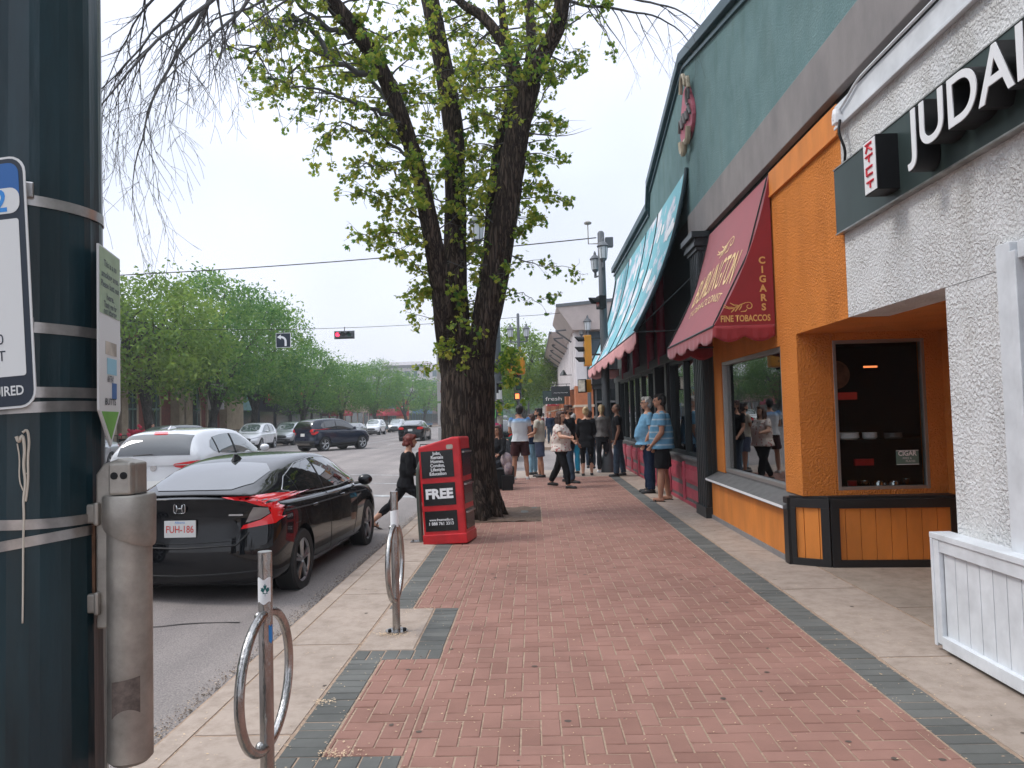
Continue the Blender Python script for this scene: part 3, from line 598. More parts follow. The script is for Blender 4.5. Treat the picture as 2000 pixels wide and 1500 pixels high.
for a,b in ((pa,pb),(pb,pc)):
    _,L_,_=seg(a,b)
    fbox(gf,a,b,0,L_,.60,.69,-.1,.03); fbox(gf,a,b,0,L_,0,.075,-.1,.028); fbox(gf,a,b,0,.07 if a==pa else .085,.075,.60,-.1,.03); fbox(gf,a,b,L_-.085,L_,.075,.60,-.1,.029)
    s=.0; w=.149; 
    while s<L_: fbox(gp_,a,b,s+.002,min(s+w-.003,L_),.07,.61,-.1,.006); s+=w
gf.box((2.66,7.985,0),(2.75,8.12,.70)); gf.prism([(2.7,8.02),(3.03,7.83),(4.3,7.73),(4.3,7.9),(2.7,8.05)],lambda a,b_:(a,b_,.65),lambda a,b_:(a,b_,.718))
gf.build('bulkhead_frame',M['blackp'],T,world=True,bevel=.003); gp_.build('plank_panel',M['orangef'],T,world=True,bevel=.002)
# inside
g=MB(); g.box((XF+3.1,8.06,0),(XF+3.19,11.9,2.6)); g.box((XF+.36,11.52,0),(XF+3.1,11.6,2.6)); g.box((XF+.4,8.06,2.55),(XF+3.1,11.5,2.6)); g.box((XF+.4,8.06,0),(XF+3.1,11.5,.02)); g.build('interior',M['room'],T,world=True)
g=MB(); g.box((3.0,8.05,1.27),(4.6,8.30,1.285)); g.box((2.9,8.05,.74),(4.6,8.45,.76)); g.build('shelf',M['room'],T,world=True)
pots=[(3.38,1.287,.13,.075,'white round ashtray bowl on the upper shelf, leftmost','white'),(3.63,1.287,.075,.07,'white tilted cup on the middle of the upper shelf','white'),(3.88,1.287,.09,.06,'pale dish with lid at the right of the upper shelf','sillg'),(3.42,.78,.05,.06,'red banded tin on the lower shelf','red'),(3.55,.78,.055,.06,'silver cylindrical tin on the lower shelf','steel'),(3.7,.78,.07,.05,'squat silver pot in the middle of the lower shelf','steel'),(3.86,.78,.06,.045,'low silver ashtray on the lower shelf','steel'),(3.99,.78,.045,.07,'narrow silver tin at the right end of the lower shelf','steel')]
M['chrome']=mat('chrome',(.6,.6,.6),.15,1)
for x,z,r,h,lb,mt in pots:
    g=MB(); g.lathe([(r*.8,0),(r,h*.25),(r*.95,h*.9),(r*1.02,h),(r*.8,h),(r*.7,h*.5)],(x,8.16,z),18); o=g.build('shop_dish',{'steel':M['chrome']}.get(mt,M[mt]),auto=40); tag(o,lb,'dish','dishes in the recess window')
g=MB(); g.box((3.3,8.4,1.72),(3.62,8.42,1.80)); tag(g.build('neon_sign',mat('dim red sign',(.3,.03,.02),.6,emit=(.5,.03,.02),estr=.12)),'dim red strip sign hanging inside the dark recess window','sign')
g=MB(); g.box((3.80,8.6,2.08),(3.95,8.62,2.10)); tag(g.build('ceiling_lamp',mat('orange glow',(.5,.1,.02),.6,emit=(1,.25,.08),estr=1.5)),'small orange lamp glowing near the ceiling inside the shop','lamp')
g=MB(); g.lathe([(.16,0),(.16,.01)],(3.40,8.42,2.0),24,'y'); tag(g.build('wall_plate',M['warm']),'round patterned plate hanging in the dark shop window','plate')
g=MB(); g.box((3.48,8.2,1.0),(3.68,8.24,1.07)); tag(g.build('cigar_box',M['red']),'small red box behind the recess glass','box')
g=MB(); g.box((3.79,7.922,1.02),(4.02,7.927,1.17)); cs=tag(g.build('window_sticker',mat('sticker green grey',(.12,.20,.17),.6)),'rectangular cigar shop sticker on the recess window glass','sticker')
text('lettering','CIGAR',.07,(3.905,7.9205,1.135),(1,0,0),(0,0,1),M['white'],cs,world=False,fit=.19,offset=.002)
text('lettering','PIPES &\n        PLACES',.03,(3.90,7.9205,1.07),(1,0,0),(0,0,1),M['white'],cs,world=False)
for z in (1.023,1.167): g=MB(); g.box((3.79,7.9195,z-.003),(4.02,7.9225,z+.003)); g.build('border',M['white'],cs)
for k,(y,z,h) in enumerate(((8.75,.75,.10),(9.0,.75,.16),(9.3,.75,.09),(9.7,.75,.13),(10.1,.75,.1))):
    g=MB(); g.obox((XF+.28,y,z+h/2),(.12,.17,h),(0,0,.3*k)); tag(g.build('cigar_box',M[['warm','red','pale','warm','red'][k]],bevel=.004),['brown box nearest the near end of the street window','taller red box second from the near end','pale box in the middle of the street window','brown box fourth from the near end','red box farthest along the street window'][k],'box','boxes on the shop window ledge')
g=MB(); 
for k,(y,z) in enumerate(((8.75,1.75),(8.75,1.5),(8.98,1.42),(8.75,1.28))): g.box((XF+.085,y-.09,z-.11),(XF+.089,y+.09,z+.11))
tag(g.build('window_notice',M['white']),'white paper sheets taped inside the orange shop street window','notice')
# ---------- white restaurant ----------
V=thing('restaurant_building','white rough stucco restaurant front with plank bulkhead','building',(XF,4,0))
g=MB()
for y0,y1,z0,z1 in ((4.38,5.06,.0,2.42),(4.38,6.595,2.425,4.1),(-3,4.38,2.55,4.1)): g.box((XF-.001,y0,z0),(XF+.35,y1,z1))
g.build('wall',M['wst'],V,world=True)
g=MB(); g.box((XF-.04,-3,4.105),(XF+.3,3.4,4.305)); g.box((XF-.041,3.41,4.105),(XF+.3,6.595,4.305)); g.box((XF-.055,-3,4.09),(XF-.042,6.595,4.118)); g.build('flashing',M['wboard'],V,world=True,bevel=.004)
g=MB(); 
for y0,y1,z0,z1 in ((4.30,4.43,.78,2.56),(4.24,4.30,.78,2.50),(1.0,1.12,.78,2.56)): g.box((XF-.05-.01*(y0<4.27),y0,z0),(XF+.12,y1,z1))
g.box((XF-.045,1.12,2.45),(XF+.1,4.24,2.55)); g.box((XF-.045,1.12,.78),(XF+.1,4.24,.84)); o=g.build('window',M['wboard'],V,world=True,bevel=.005)
g=MB(); g.box((XF,4.17,.84),(XF+.03,4.239,2.45)); g.build('inner_frame',M['dteal'],o,world=True)
g=MB(); g.box((XF+.03,1.12,.84),(XF+.036,4.239,2.45)); g.build('pane',M['glass'],o,world=True)
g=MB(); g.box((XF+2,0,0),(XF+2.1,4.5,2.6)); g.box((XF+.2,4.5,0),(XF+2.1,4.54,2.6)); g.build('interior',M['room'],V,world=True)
g=MB(); g.box((2.66,-3,.742),(XF,5.16,.782)); g.box((2.66,5.125,.03),(XF,5.155,.742)); g.box((2.665,5.06,.05),(2.70,5.125,.74)); g.box((2.66,-3,.03),(2.70,5.06,.11)); g.box((2.67,-3,.66),(2.72,5.06,.742)); g.build('bulkhead_trim',M['wboard'],V,world=True,bevel=.004)
g=MB(); y=5.055
while y>-2.5: g.box((2.695,y-.128,.10),(2.74,y-.003,.68)); y-=.131
g.box((2.73,-2.5,.02),(XF,5.1,.74)); g.build('plank_panel',M['wboard'],V,world=True,bevel=.0025)
g=MB(); g.box((2.72,-2.5,0),(XF,5.12,.03)); g.build('plinth',M['black'],V,world=True)
g=MB(); g.box((XF+3.2,-3,0),(XF+3.3,8,4.4)); g.build('party_wall',M['room'],V,world=True)
# sign
S=thing('restaurant_sign','long dark metal shop sign with large white raised letters','sign',(XF,4.9,3.4))
M['signm']=mat('dark teal sheet metal',(.05,.075,.072),.38,.4,var=.2,vscale=1.5)
g=MB(); g.box((XF-.06,-1,3.17),(XF-.002,6.62,3.735)); g.build('panel',M['signm'],S,world=True)
g=MB(); g.box((XF-.066,-1,3.16),(XF-.002,6.625,3.172)); g.box((XF-.066,-1,3.735),(XF-.002,6.625,3.745)); g.build('rim',M['steel'],S,world=True)
o=text('lettering','JUDAI',.425,(XF-.14,4.435,3.44),(0,-1,0),(0,0,1),M['black'],S,fit=1.215,extrude=.075,offset=.010,res=8)
o=text('lettering','JUDAI',.425,(XF-.219,4.435,3.44),(0,-1,0),(0,0,1),M['white'],S,fit=1.20,extrude=.003,offset=.004,res=8)
g=MB(); g.box((XF-.22,5.47,3.23),(XF-.06,5.68,3.64)); hb=g.build('letter_box',M['black'],S,world=True)
g=MB(); g.box((XF-.225,5.48,3.24),(XF-.221,5.67,3.63)); g.build('face',M['white'],hb,world=True)
M['redl']=mat('red lettering',(.62,.03,.05),.5); g=MB(); xx=XF-.228
def st(a,b_,w=.009): g.tube([(xx,5.67-a[0]*.19,3.24+a[1]*.39),(xx,5.67-b_[0]*.19,3.24+b_[1]*.39)],w,6)
for a,b_ in (((.25,.93),(.75,.93)),((.5,.93),(.25,.78)),((.5,.86),(.78,.78)),((.2,.70),(.8,.70)),((.5,.70),(.5,.58)),((.25,.48),(.75,.48)),((.25,.48),(.25,.34)),((.25,.34),(.75,.34)),((.25,.2),(.8,.2)),((.52,.2),(.52,.08))): st(a,b_)
g.build('lettering',M['redl'],hb,world=True)
g=MB(); g.lathe([(.035,-.05),(.04,0),(.03,.05)],(XF-.08,6.46,4.18),12); g.box((XF-.11,6.42,4.1),(XF-.04,6.5,4.17)); jb=tag(g.build('junction_box',M['white'],bevel=.004),'small white electrical box at the end of the white flashing','junction box')
g=MB(); g.tube(poly_smooth([(XF-.07,6.42,4.12),(XF-.10,6.40,4.0),(XF-.05,6.38,3.85),(XF-.04,6.44,3.74)],3,False),.012,8); tag(g.build('cable',M['black'],smooth=True),'black cable dropping from the junction box to the dark sign','cable')
g=MB(); g.tube(poly_smooth([(XF-.06,6.44,4.22),(XF-.06,6.3,4.25),(XF-.06,6.1,4.315),(XF-.06,5.9,4.322),(XF-.06,5.8,4.322),(XF-.06,-1,4.322)],2,False),.012,8); tag(g.build('conduit',M['wboard'],smooth=True),'white conduit running along the top of the white flashing','conduit')
# ---------- far white building with deep eaves ----------
F=thing('eaved_building','pale building with deep bracketed eaves and orange base across the side street','building',(2.3,39,0))
M['pale_w']=mat('pale render',(.78,.74,.74),.85,var=.1,vscale=1); M['soff']=mat('taupe eave boarding',(.46,.39,.365),.8,var=.12,vscale=1.5); M['orb']=mat('orange brick base',(.52,.17,.07),.8,var=.2,vscale=2,bump=.3,bscale=20); M['eavec']=mat('grey eave metal',(.13,.14,.15),.5,.3); M['stone']=mat('pale stone ledge',(.60,.48,.36),.8)
fx,fy=2.35,39.
g=MB(); g.box((fx,fy,3.1),(14,125,6.35)); g.build('upper_wall',M['pale_w'],F,world=True)
g=MB(); g.box((fx+.6,fy+.6,0),(13.9,124,3.1)); g.build('core_wall',M['room'],F,world=True)
for k in range(15):
    g=MB(); y=fy+k*5.7; g.box((fx-.08,y-.02*(k==0),0),(fx+.85,y+.95,3.099)); o=g.build('pier',M['orb'],F,world=True)
    g=MB(); g.box((fx-.13,y-.06,2.0),(fx+.9,y+1.0,2.12)); g.build('ledge',M['stone'],o,world=True)
    if k<14:
        g=MB(); g.box((fx+.2,y+.95,.0),(fx+.3,y+5.68,.5)); g.box((fx+.2,y+.95,2.7),(fx+.3,y+5.68,3.09)); 
        for q in range(5): g.box((fx+.21,y+.95+q*1.17,.5),(fx+.29,y+1.02+q*1.17,2.7))
        o=g.build('shop_window',M['darkm'],F,world=True); g=MB(); g.box((fx+.24,y+.96,.5),(fx+.25,y+5.68,2.7)); g.build('pane',M['glass'],o,world=True)
for k in range(42):
    g=MB(); y=fy+.3+k*2.0; g.box((fx-.10,y,3.1),(fx,y+.22,6.2)); g.build('pilaster',M['pale_w'],F,world=True)
for k in range(40): 
    g=MB(); y=fy+.95+k*2.0; g.box((fx-.02,y,3.7),(fx+.01,y+.9,5.4)); g.build('upper_window',M['sillg'],F,world=True)
# side facing the cross street: glazing
g=MB()
for k in range(9):
    x=fx+.95+k*1.15; g.box((x,fy+.1,0),(x+.09,fy+.25,3.05))
for z in (0,.9,2.2,2.95): g.box((fx+.95,fy+.11,z),(13.5,fy+.24,z+.10))
o=g.build('side_glazing',M['sillg'],F,world=True); g=MB(); g.box((fx+.95,fy+.17,.1),(13.5,fy+.18,3)); g.build('pane',M['glass'],o,world=True)
# eaves: wedge profile, wide outer edge high, narrow at the wall
def eave(y0,y1,z,out,nm='eave'):
    g=MB(); p=[(fx+.1,z-1.0),(fx-.15,z-1.0),(fx-out,z-.12),(fx-out,z),(fx+3,z+.1)]
    g.prism(p,lambda a,b_:(a,y0,b_),lambda a,b_:(a,y1,b_)); o=g.build(nm,M['soff'],F,world=True)
    g=MB(); g.box((fx-out-.03,y0-.05,z-.13),(fx-out+.10,y1,z+.03)); g.build('gutter',M['eavec'],o,world=True)
eave(fy+7,125,6.75,1.15)
g=MB(); g.prism([(fx-.15,6.35),(fx-.95,7.55),(fx-.95,7.68),(14,8.6),(14,6.35)],lambda a,b_:(a,fy-.9,b_-.40),lambda a,b_:(a,fy+7,b_-.40)); o=g.build('corner_eave',M['soff'],F,world=True)
g=MB(); g.add([(fx-1,fy-.95,7.14),(fx-1,fy-.95,7.30),(14,fy-.95,8.25),(14,fy-.95,8.05),(fx-1,fy-.85,7.14),(fx-1,fy-.85,7.30),(14,fy-.85,8.25),(14,fy-.85,8.05)],[(0,1,2,3),(4,7,6,5),(0,4,5,1),(1,5,6,2),(2,6,7,3),(3,7,4,0)]); g.build('gutter',M['eavec'],o,world=True)
for k in range(13):
    g=MB(); y=fy+2+k*4.2; g.tube([(fx-.1,y,5.6),(fx-.9,y,6.2)],.05,6); g.tube([(fx-.1,y,6.3),(fx-.95,y,6.25)],.05,6); g.build('bracket',M['eavec'],F,world=True)
def blade(y,z,w,h,label,words,c,rz=0):
    s=thing('hanging_sign',label,'sign',(fx-.1,y,z),group='blade signs on the pale building')
    g=MB(); g.box((fx-.1-w,y,z-h/2),(fx-.1,y+.08,z+h/2)); g.build('panel',mat('sign board',c,.5),s,world=True,bevel=.01)
    g=MB(); g.tube([(fx,y+.04,z+h/2+.12),(fx-.15-w,y+.04,z+h/2+.12)],.02,6); g.tube([(fx-.3,y+.04,z+h/2+.12),(fx-.3,y+.04,z+h/2)],.012,6); g.tube([(fx-w,y+.04,z+h/2+.12),(fx-w,y+.04,z+h/2)],.012,6); g.build('bracket',M['darkm'],s,world=True)
    text('lettering',words,h*.4,(fx-.1-w/2,y-.012,z-h*.12),(1,0,0),(0,0,1),M['white'],s,fit=w*.75)
blade(44,3.0,1.1,.62,'dark blade sign with a thin pale line above the far sidewalk','~~~~',(.02,.025,.03)); blade(52,2.85,1.5,.95,'larger green-black blade sign reading Fresh farther along','fresh',(.02,.05,.045)); blade(62,2.6,1.0,.5,'small red blade sign farthest along the pale building','A',(.5,.03,.04))
s=thing('wall_sign','large dark blue-grey wall sign near the corner eaves','sign',(3.6,38.9,5.2)); g=MB(); g.box((3.0,38.8,4.75),(5.2,38.95,5.9)); g.build('panel',mat('slate sign',(.05,.08,.11),.5),s,world=True,bevel=.02)
s=thing('wall_sign','black corner sign with a large white V below the eaves','sign',(3.6,38.9,4)); g=MB(); g.box((3.15,38.8,2.9),(6.2,38.95,4.5)); g.build('panel',M['black'],s,world=True,bevel=.02); text('lettering','V',.55,(3.55,38.78,4.15),(1,0,0),(0,0,1),M['white'],s)
g=MB(); 
for y,z in ((43,3.9),): g.tube([(fx,y,z),(fx-.5,y,z)],.02,6); g.lathe([(.05,.3),(.22,0),(.2,-.02)],(fx-.5,y,z),12)
tag(g.build('wall_lamp',M['darkm'],auto=40),'dark bowl lamp on an arm from the pale building','lamp')
# more distant row on the right
for k,(y0,y1,h,c,lb) in enumerate(((126,150,7,(.30,.16,.12),'brick block beyond the pale eaved building'),(151,190,9,(.38,.36,.34),'grey block far along the right-hand row'))):
    b=thing('distant_building',lb,'building',(2.5,y0,0)); g=MB(); g.box((2.5,y0,0),(14,y1,h)); g.build('wall',mat('distant wall',c,.9,var=.2),b,world=True)
    g=MB()
    for j in range(int((y1-y0)/3)): g.box((2.44,y0+.8+j*3,3.6),(2.5,y0+2.2+j*3,5.4))
    g.build('window',M['sillg'],b,world=True)
# ================= STREET FURNITURE =================
M['bandst']=mat('stainless band',(.50,.48,.47),.28,.95,var=.25,vscale=14); M['dirtsteel']=mat('brushed pipe',(.42,.41,.40),.27,1,bump=.25,bscale=50,var=.4,vscale=11,stretch=(1,1,.3))
# big pole
px_,py_=-1.508,2.2
P=thing('street_light_pole','thick dark green faceted steel pole wrapped in metal bands','pole',(px_,py_,0))
g=MB(); n_=16; vs=[]
for z,r in ((0,.208),(9.2,.150)):
    for k in range(n_*3):
        a=2*PI*k/(n_*3)+.06; vs.append((px_+(r*(1 if k%3 else .982))*math.cos(a),py_+(r*(1 if k%3 else .982))*math.sin(a),z))
k=n_*3; g.add(vs,[(i,(i+1)%k,k+(i+1)%k,k+i) for i in range(k)]+[tuple(range(k,2*k))]); g.build('shaft',M['poleg'],P,world=True,auto=12)
g=MB(); g.lathe([(.30,0),(.30,.03),(.26,.05),(.23,.16),(.215,.18)],(px_,py_,0),24); g.build('base',M['poleg'],P,world=True,auto=30)
g=MB(); g.tube([(px_,py_,9.1),(px_-.6,py_,9.7),(px_-2.2,py_,9.9)],.05,8); g.lathe([(.05,.1),(.22,.05),(.24,-.03),(.1,-.12)],(px_-2.3,py_,9.85),14); g.build('lamp_arm',M['poleg'],P,world=True,auto=40)
def pr(z): return .208-(.058)*z/9.2
def band(z0,tilt,w,th=.004,nm='metal_band',m='bandst'):
    g=MB(); vs=[];K=40
    for dz in (-w/2,w/2):
        for rr_ in (pr(z0)+.0005,pr(z0)+th):
            for i in range(K):
                a=2*PI*i/K; vs.append((px_+rr_*math.cos(a),py_+rr_*math.sin(a),z0+dz+tilt*math.cos(a)*.2-.05*tilt*math.sin(a)))
    f=[]
    for i in range(K):
        j=(i+1)%K; f+=[(K+i,K+j,3*K+j,3*K+i),(i,2*K+i,2*K+j,j),(i,j,K+j,K+i),(2*K+i,3*K+i,3*K+j,2*K+j)]
    g.add(vs,f); g.build(nm,M[m],P,world=True,auto=40)
for z,t_,w in ((2.295,-.07,.030),(1.935,-.07,.030),(1.745,-.02,.030),(1.69,.06,.030),(1.385,-.06,.028),(1.305,.16,.028)): band(z,t_,w)
g=MB()
for z in (2.31,1.93,1.745): g.obox((px_+.10,py_-.175,z),(.05,.02,.045),(0,0,.5))
g.build('band_buckle',M['bandst'],P,world=True,bevel=.004)
M['drip']=mat('dried cream drip',(.55,.50,.42),.5)
rr=random.Random(5); g=MB(); q=[]
def onp(a,z,o=.003): r=pr(z)+o; return (px_+r*math.cos(a),py_+r*math.sin(a),z)
def drip(pts,r0,r1): g.tube([onp(a,z) for a,z in poly_smooth(pts,2,False)],[r0+(r1-r0)*i/(len(poly_smooth(pts,2,False))-1) for i in range(len(poly_smooth(pts,2,False)))],6)
drip([(-1.13,1.62),(-1.10,1.60),(-1.06,1.63),(-1.03,1.58),(-1.05,1.54),(-1.02,1.49),(-1.05,1.45),(-1.04,1.40),(-1.05,1.33),(-1.05,1.2),(-1.055,1.11)],.005,.0022)
drip([(-1.06,1.63),(-1.0,1.64),(-.98,1.60),(-1.0,1.56),(-.99,1.5),(-1.02,1.44)],.004,.003); drip([(-1.12,1.6),(-1.09,1.56),(-1.1,1.5),(-1.05,1.47)],.002,.002); drip([(-1.05,1.52),(-1.02,1.515),(-.99,1.52)],.002,.002)
g.build('paint_drip',M['drip'],P,smooth=True,world=True)
g=MB(); g.tube([onp(-1.02+.05*math.cos(a),1.80+.010*math.sin(a)) for a in [i*.5 for i in range(14)]],.0015,5); g.build('blue_scribble',mat('faint blue ink',(.02,.10,.20),.5),P,smooth=True,world=True)
# parking sign strapped to the pole
g0=Vector((-1.515,1.965,2.03)); ux=Vector((.985,.05,.0)); th=R(3.0)
ux=Vector((math.cos(th)*math.cos(.10),math.sin(.10)*-1*math.cos(th),math.sin(th))); ux.normalize(); uy=Vector((-math.sin(th),0,math.cos(th))); uy=(uy-ux*uy.dot(ux)).normalized(); un=ux.cross(uy)
S=thing('parking_sign','close parking sign with blue 2 and green circle strapped to the dark pole','sign',tuple(g0))
def sp(a,b_,o=0): return tuple(g0+ux*a+uy*b_+un*o)
def rr_poly(x0,x1,y0,y1,r,n=5):
    p=[]
    for cx_,cy_,a0 in ((x1-r,y0+r,-PI/2),(x1-r,y1-r,0),(x0+r,y1-r,PI/2),(x0+r,y0+r,PI)):
        for i in range(n+1): a=a0+PI/2*i/n; p.append((cx_+r*math.cos(a),cy_+r*math.sin(a)))
    return p
M['signw']=mat('sign white',(.62,.63,.63),.35); M['blue']=mat('sign blue',(.01,.10,.33),.35); M['navy']=mat('sign navy',(.006,.014,.03),.35); M['grn']=mat('sign green',(.01,.19,.06),.35); M['bluel']=mat('sign blue lettering',(.02,.22,.60),.35)
def plate(name,poly,o0,o1,m,parent): g=MB(); g.prism(poly,lambda a,b_:sp(a,b_,o0),lambda a,b_:sp(a,b_,o1)); return g.build(name,m,parent,world=True)
Wd,Hd=.175,.335
plate('panel',rr_poly(-Wd-.006,Wd+.006,-Hd-.006,Hd+.006,.045),-.003,0,M['signw'],S)
plate('border',rr_poly(-Wd,Wd,-Hd,Hd,.04),.0003,.0008,M['navy'],S)
plate('header',rr_poly(-Wd+.012,Wd-.012,.19,Hd-.012,.03),.0012,.0015,M['blue'],S)
plate('number_pill',rr_poly(-.03,Wd-.012,.185,.255,.028),.0018,.0021,M['signw'],S)
plate('logo_disc',[(-.02+.075*math.cos(2*PI*i/28),.262+.05*math.sin(2*PI*i/28)) for i in range(28)],.0022,.0024,M['signw'],S)
plate('field',rr_poly(-Wd+.012,Wd-.018,-.255,.170,.008),.0012,.0015,M['signw'],S)
plate('green_circle',[(-.002+.088*math.cos(2*PI*i/36),.035+.088*math.sin(2*PI*i/36)) for i in range(36)],.0018,.0021,M['grn'],S)
text('lettering','2',.085,sp(.105,.218,.0026),ux,uy,M['bluel'],S,offset=.002); text('lettering','P',.16,sp(-.02,.035,.0026),ux,uy,M['signw'],S,offset=.004)
text('lettering','HOUR',.045,sp(-.03,-.10,.0022),ux,uy,M['navy'],S); text('lettering','9:00 - 18:00',.04,sp(0,-.155,.0022),ux,uy,M['navy'],S); text('lettering','MON - SAT',.04,sp(0,-.20,.0022),ux,uy,M['navy'],S)
text('lettering','PAYMENT REQUIRED',.036,sp(-.005,-.295,.0022),ux,uy,M['signw'],S,fit=.305,offset=.0007)
g=MB(); 
for b_ in (.29,-.30): g.lathe([(.008,0),(.008,.004)],sp(0,b_,.002),8,'y')
g.build('bolt',M['steel'],S,world=True)
# butt-stop sign
S=thing('butt_stop_sign','narrow green and white please butt out sign pointing down beside the dark pole','sign',(-1.3,2.26,1.9))
a0=Vector((-1.268,2.15,0)); a1=Vector((-1.328,2.37,0)); dx=(a1-a0).normalized(); L_=(a1-a0).length; nn=Vector((dx.y,-dx.x,0)); nn=nn if nn.x>0 else -nn
def bp_(u,z,o=0): return tuple(a0+dx*(u*L_)+nn*o+Vector((0,0,z)))
def bplate(name,poly,o0,o1,m): g=MB(); g.prism(poly,lambda a,b_:bp_(a,b_,o0),lambda a,b_:bp_(a,b_,o1)); g.build(name,m,S,world=True)
M['lime']=mat('sign lime green',(.13,.36,.05),.5,var=.2,vscale=8); M['lime2']=mat('sign pale sage',(.34,.46,.30),.5,var=.2,vscale=10)
bplate('panel',[(0,2.183),(1,2.183),(1,1.69),(.53,1.578),(0,1.69)],-.006,0,M['signw'])
bplate('upper_field',[(.03,2.178),(.97,2.178),(.97,1.98),(.03,1.98)],.0003,.001,M['lime2'])
bplate('tip_field',[(.10,1.686),(.90,1.686),(.53,1.60)],.0003,.001,M['lime'])
bplate('poster',[(.28,1.90),(.80,1.90),(.80,1.86),(.28,1.86)],.0003,.001,M['pale']); bplate('picture',[(.35,1.85),(.8,1.85),(.8,1.80),(.35,1.80)],.0003,.001,mat('sky blue print',(.25,.50,.62),.5)); bplate('picture',[(.58,1.775),(.8,1.775),(.8,1.725),(.58,1.725)],.0003,.001,M['blue'])
for z,s_,w in ((2.135,'This is a no',.6),(2.10,'smoking area.',.8),(2.07,'Please butt out',.85),(2.035,'here.',.35),(2.01,'Thank you for',.6),(1.99,'not littering',.6),(1.785,'ASHTRAY',.3),(1.715,'BUTTS',.5)):
    text('lettering',s_,.028,bp_(.5,z,.0015),dx,(0,0,1),M['navy'],S,fit=L_*w,offset=.0006)
g=MB(); g.box((px_,2.2,1.93),(-1.322,2.28,1.955)); g.box((px_,2.2,1.72),(-1.322,2.28,1.745)); g.build('bracket',M['darkm'],S,world=True)
# cigarette receptacle
S=thing('cigarette_receptacle','grey cast metal cigarette butt tube bracketed to the dark pole','ash receptacle',(-1.207,2.2,.65))
cx_,cy_=-1.207,2.2
g=MB(); g.lathe([(.0,.66),(.050,.66),(.0615,.672),(.0615,1.34)],(cx_,cy_,0),32); g.build('tube',M['alu'],S,world=True,auto=35)
g=MB(); K=32; vs=[]
for z,r in ((1.315,.069),(1.325,.072),(1.43,.073),(1.438,.069),(1.438,.05),(1.418,.03)):
    for k in range(K):
        a=2*PI*k/K; vs.append((cx_+r*math.cos(a),cy_+r*math.sin(a),z+(-.03*math.cos(a) if z<1.33 else 0)))
g.add(vs,[(i*K+k,i*K+(k+1)%K,(i+1)*K+(k+1)%K,(i+1)*K+k) for i in range(5) for k in range(K)]+[tuple(5*K+k for k in range(K))]); g.build('collar',M['alu'],S,world=True,auto=35)
g=MB(); g.prism([(-1.292,1.05),(-1.236,1.05),(-1.236,1.33),(-1.17,1.33),(-1.17,1.532),(-1.225,1.545),(-1.27,1.53),(-1.292,1.50)],lambda a,b_:(a,2.17,b_),lambda a,b_:(a,2.235,b_)); g.build('back_plate',M['alu'],S,world=True,bevel=.006)
g=MB(); g.prism([(-1.236,1.44),(-1.168,1.44),(-1.168,1.535),(-1.236,1.535)],lambda a,b_:(a,2.135,b_),lambda a,b_:(a,2.17,b_)); g.build('hood',M['alu'],S,world=True,bevel=.008)
g=MB()
for x in (-1.216,-1.188): g.lathe([(.0105,-.001),(.0105,.002)],(x,2.1335,1.497),16,'y'); 
g.build('butt_hole',M['black'],S,world=True)
g=MB(); g.lathe([(.045,1.4385),(.043,1.442)],(cx_+.005,cy_-.005,0),16); g.build('ash_grime',mat('ash',(.04,.035,.03),.95,bump=.8,bscale=80),S,world=True)
for z in (1.385,1.125):
    g=MB(); g.box((px_+.19,2.16,z-.028),(-1.285,2.22,z+.028)); g.box((-1.292,2.155,z-.034),(-1.276,2.225,z+.034)); g.build('bracket',M['alu'],S,world=True,bevel=.006)
g=MB(); g.box((-1.318,2.18,1.14),(-1.30,2.21,1.36)); g.build('strap_bar',M['rust'] if 'rust' in M else mat('rusty bar',(.16,.085,.05),.8,.3,var=.4,vscale=20),S,world=True)
g=MB(); vs=[]; pl=[(-1.28,.90),(-1.15,.905),(-.75,.92),(-.72,.84),(-.95,.81),(-1.2,.815),(-1.35,.85)]
g.grid(lambda u,v:(cx_+.0622*math.cos(-1.95+1.3*u),cy_+.0622*math.sin(-1.95+1.3*u),.82+.085*v+.012*u-(.02*(1-v)*(2*u-1)**2)),14,4); g.build('torn_sticker',mat('sticker residue',(.13,.10,.085),.8,var=.5,vscale=40),S,world=True)
# ring bike racks
def bikerack(x,y,label,base):
    s=thing('bike_rack',label,'bike rack',(x,y,0),group='post and ring bike racks')
    g=MB(); g.tube([(x,y,0),(x,y,1.075)],.0300,20); g.build('post',M['dirtsteel'],s,world=True,auto=40)
    g=MB(); g.lathe([(.0285,1.074),(.0285,1.078)],(x,y,0),20); g.build('cap',M['bandst'],s,world=True)
    g=MB(); pts=[(x,y+.30*math.sin(a),.525+.285*math.cos(a)) for a in [.06+(2*PI-.12)*i/56 for i in range(57)]]
    g.tube(pts,.0205,14); g.build('ring',M['dirtsteel'],s,world=True,auto=60)
    g=MB(); g.ell((x-.02,y-.02,.80),(.022,.022,.022)); g.ell((x-.02,y-.02,.247),(.024,.024,.024)); g.build('weld_knob',M['dirtsteel'],s,world=True,auto=60)
    if base:
        g=MB(); g.lathe([(.085,0),(.085,.012),(.03,.014)],(x,y,0),24); g.build('base_plate',M['dirtsteel'],s,world=True,auto=30)
        for k in range(3): a=-2.3+k*2.1; g=MB(); g.lathe([(.014,.012),(.014,.026),(.010,.034)],(x+.065*math.cos(a),y+.065*math.sin(a),0),6); g.build('bolt',M['black'],s,world=True)
    return s
r1=bikerack(-1.185,3.25,'nearest bike rack post with a steel ring and a maple leaf sticker',False)
r2=bikerack(-1.095,5.8,'second bike rack with white reflective tape and bolted foot',True)
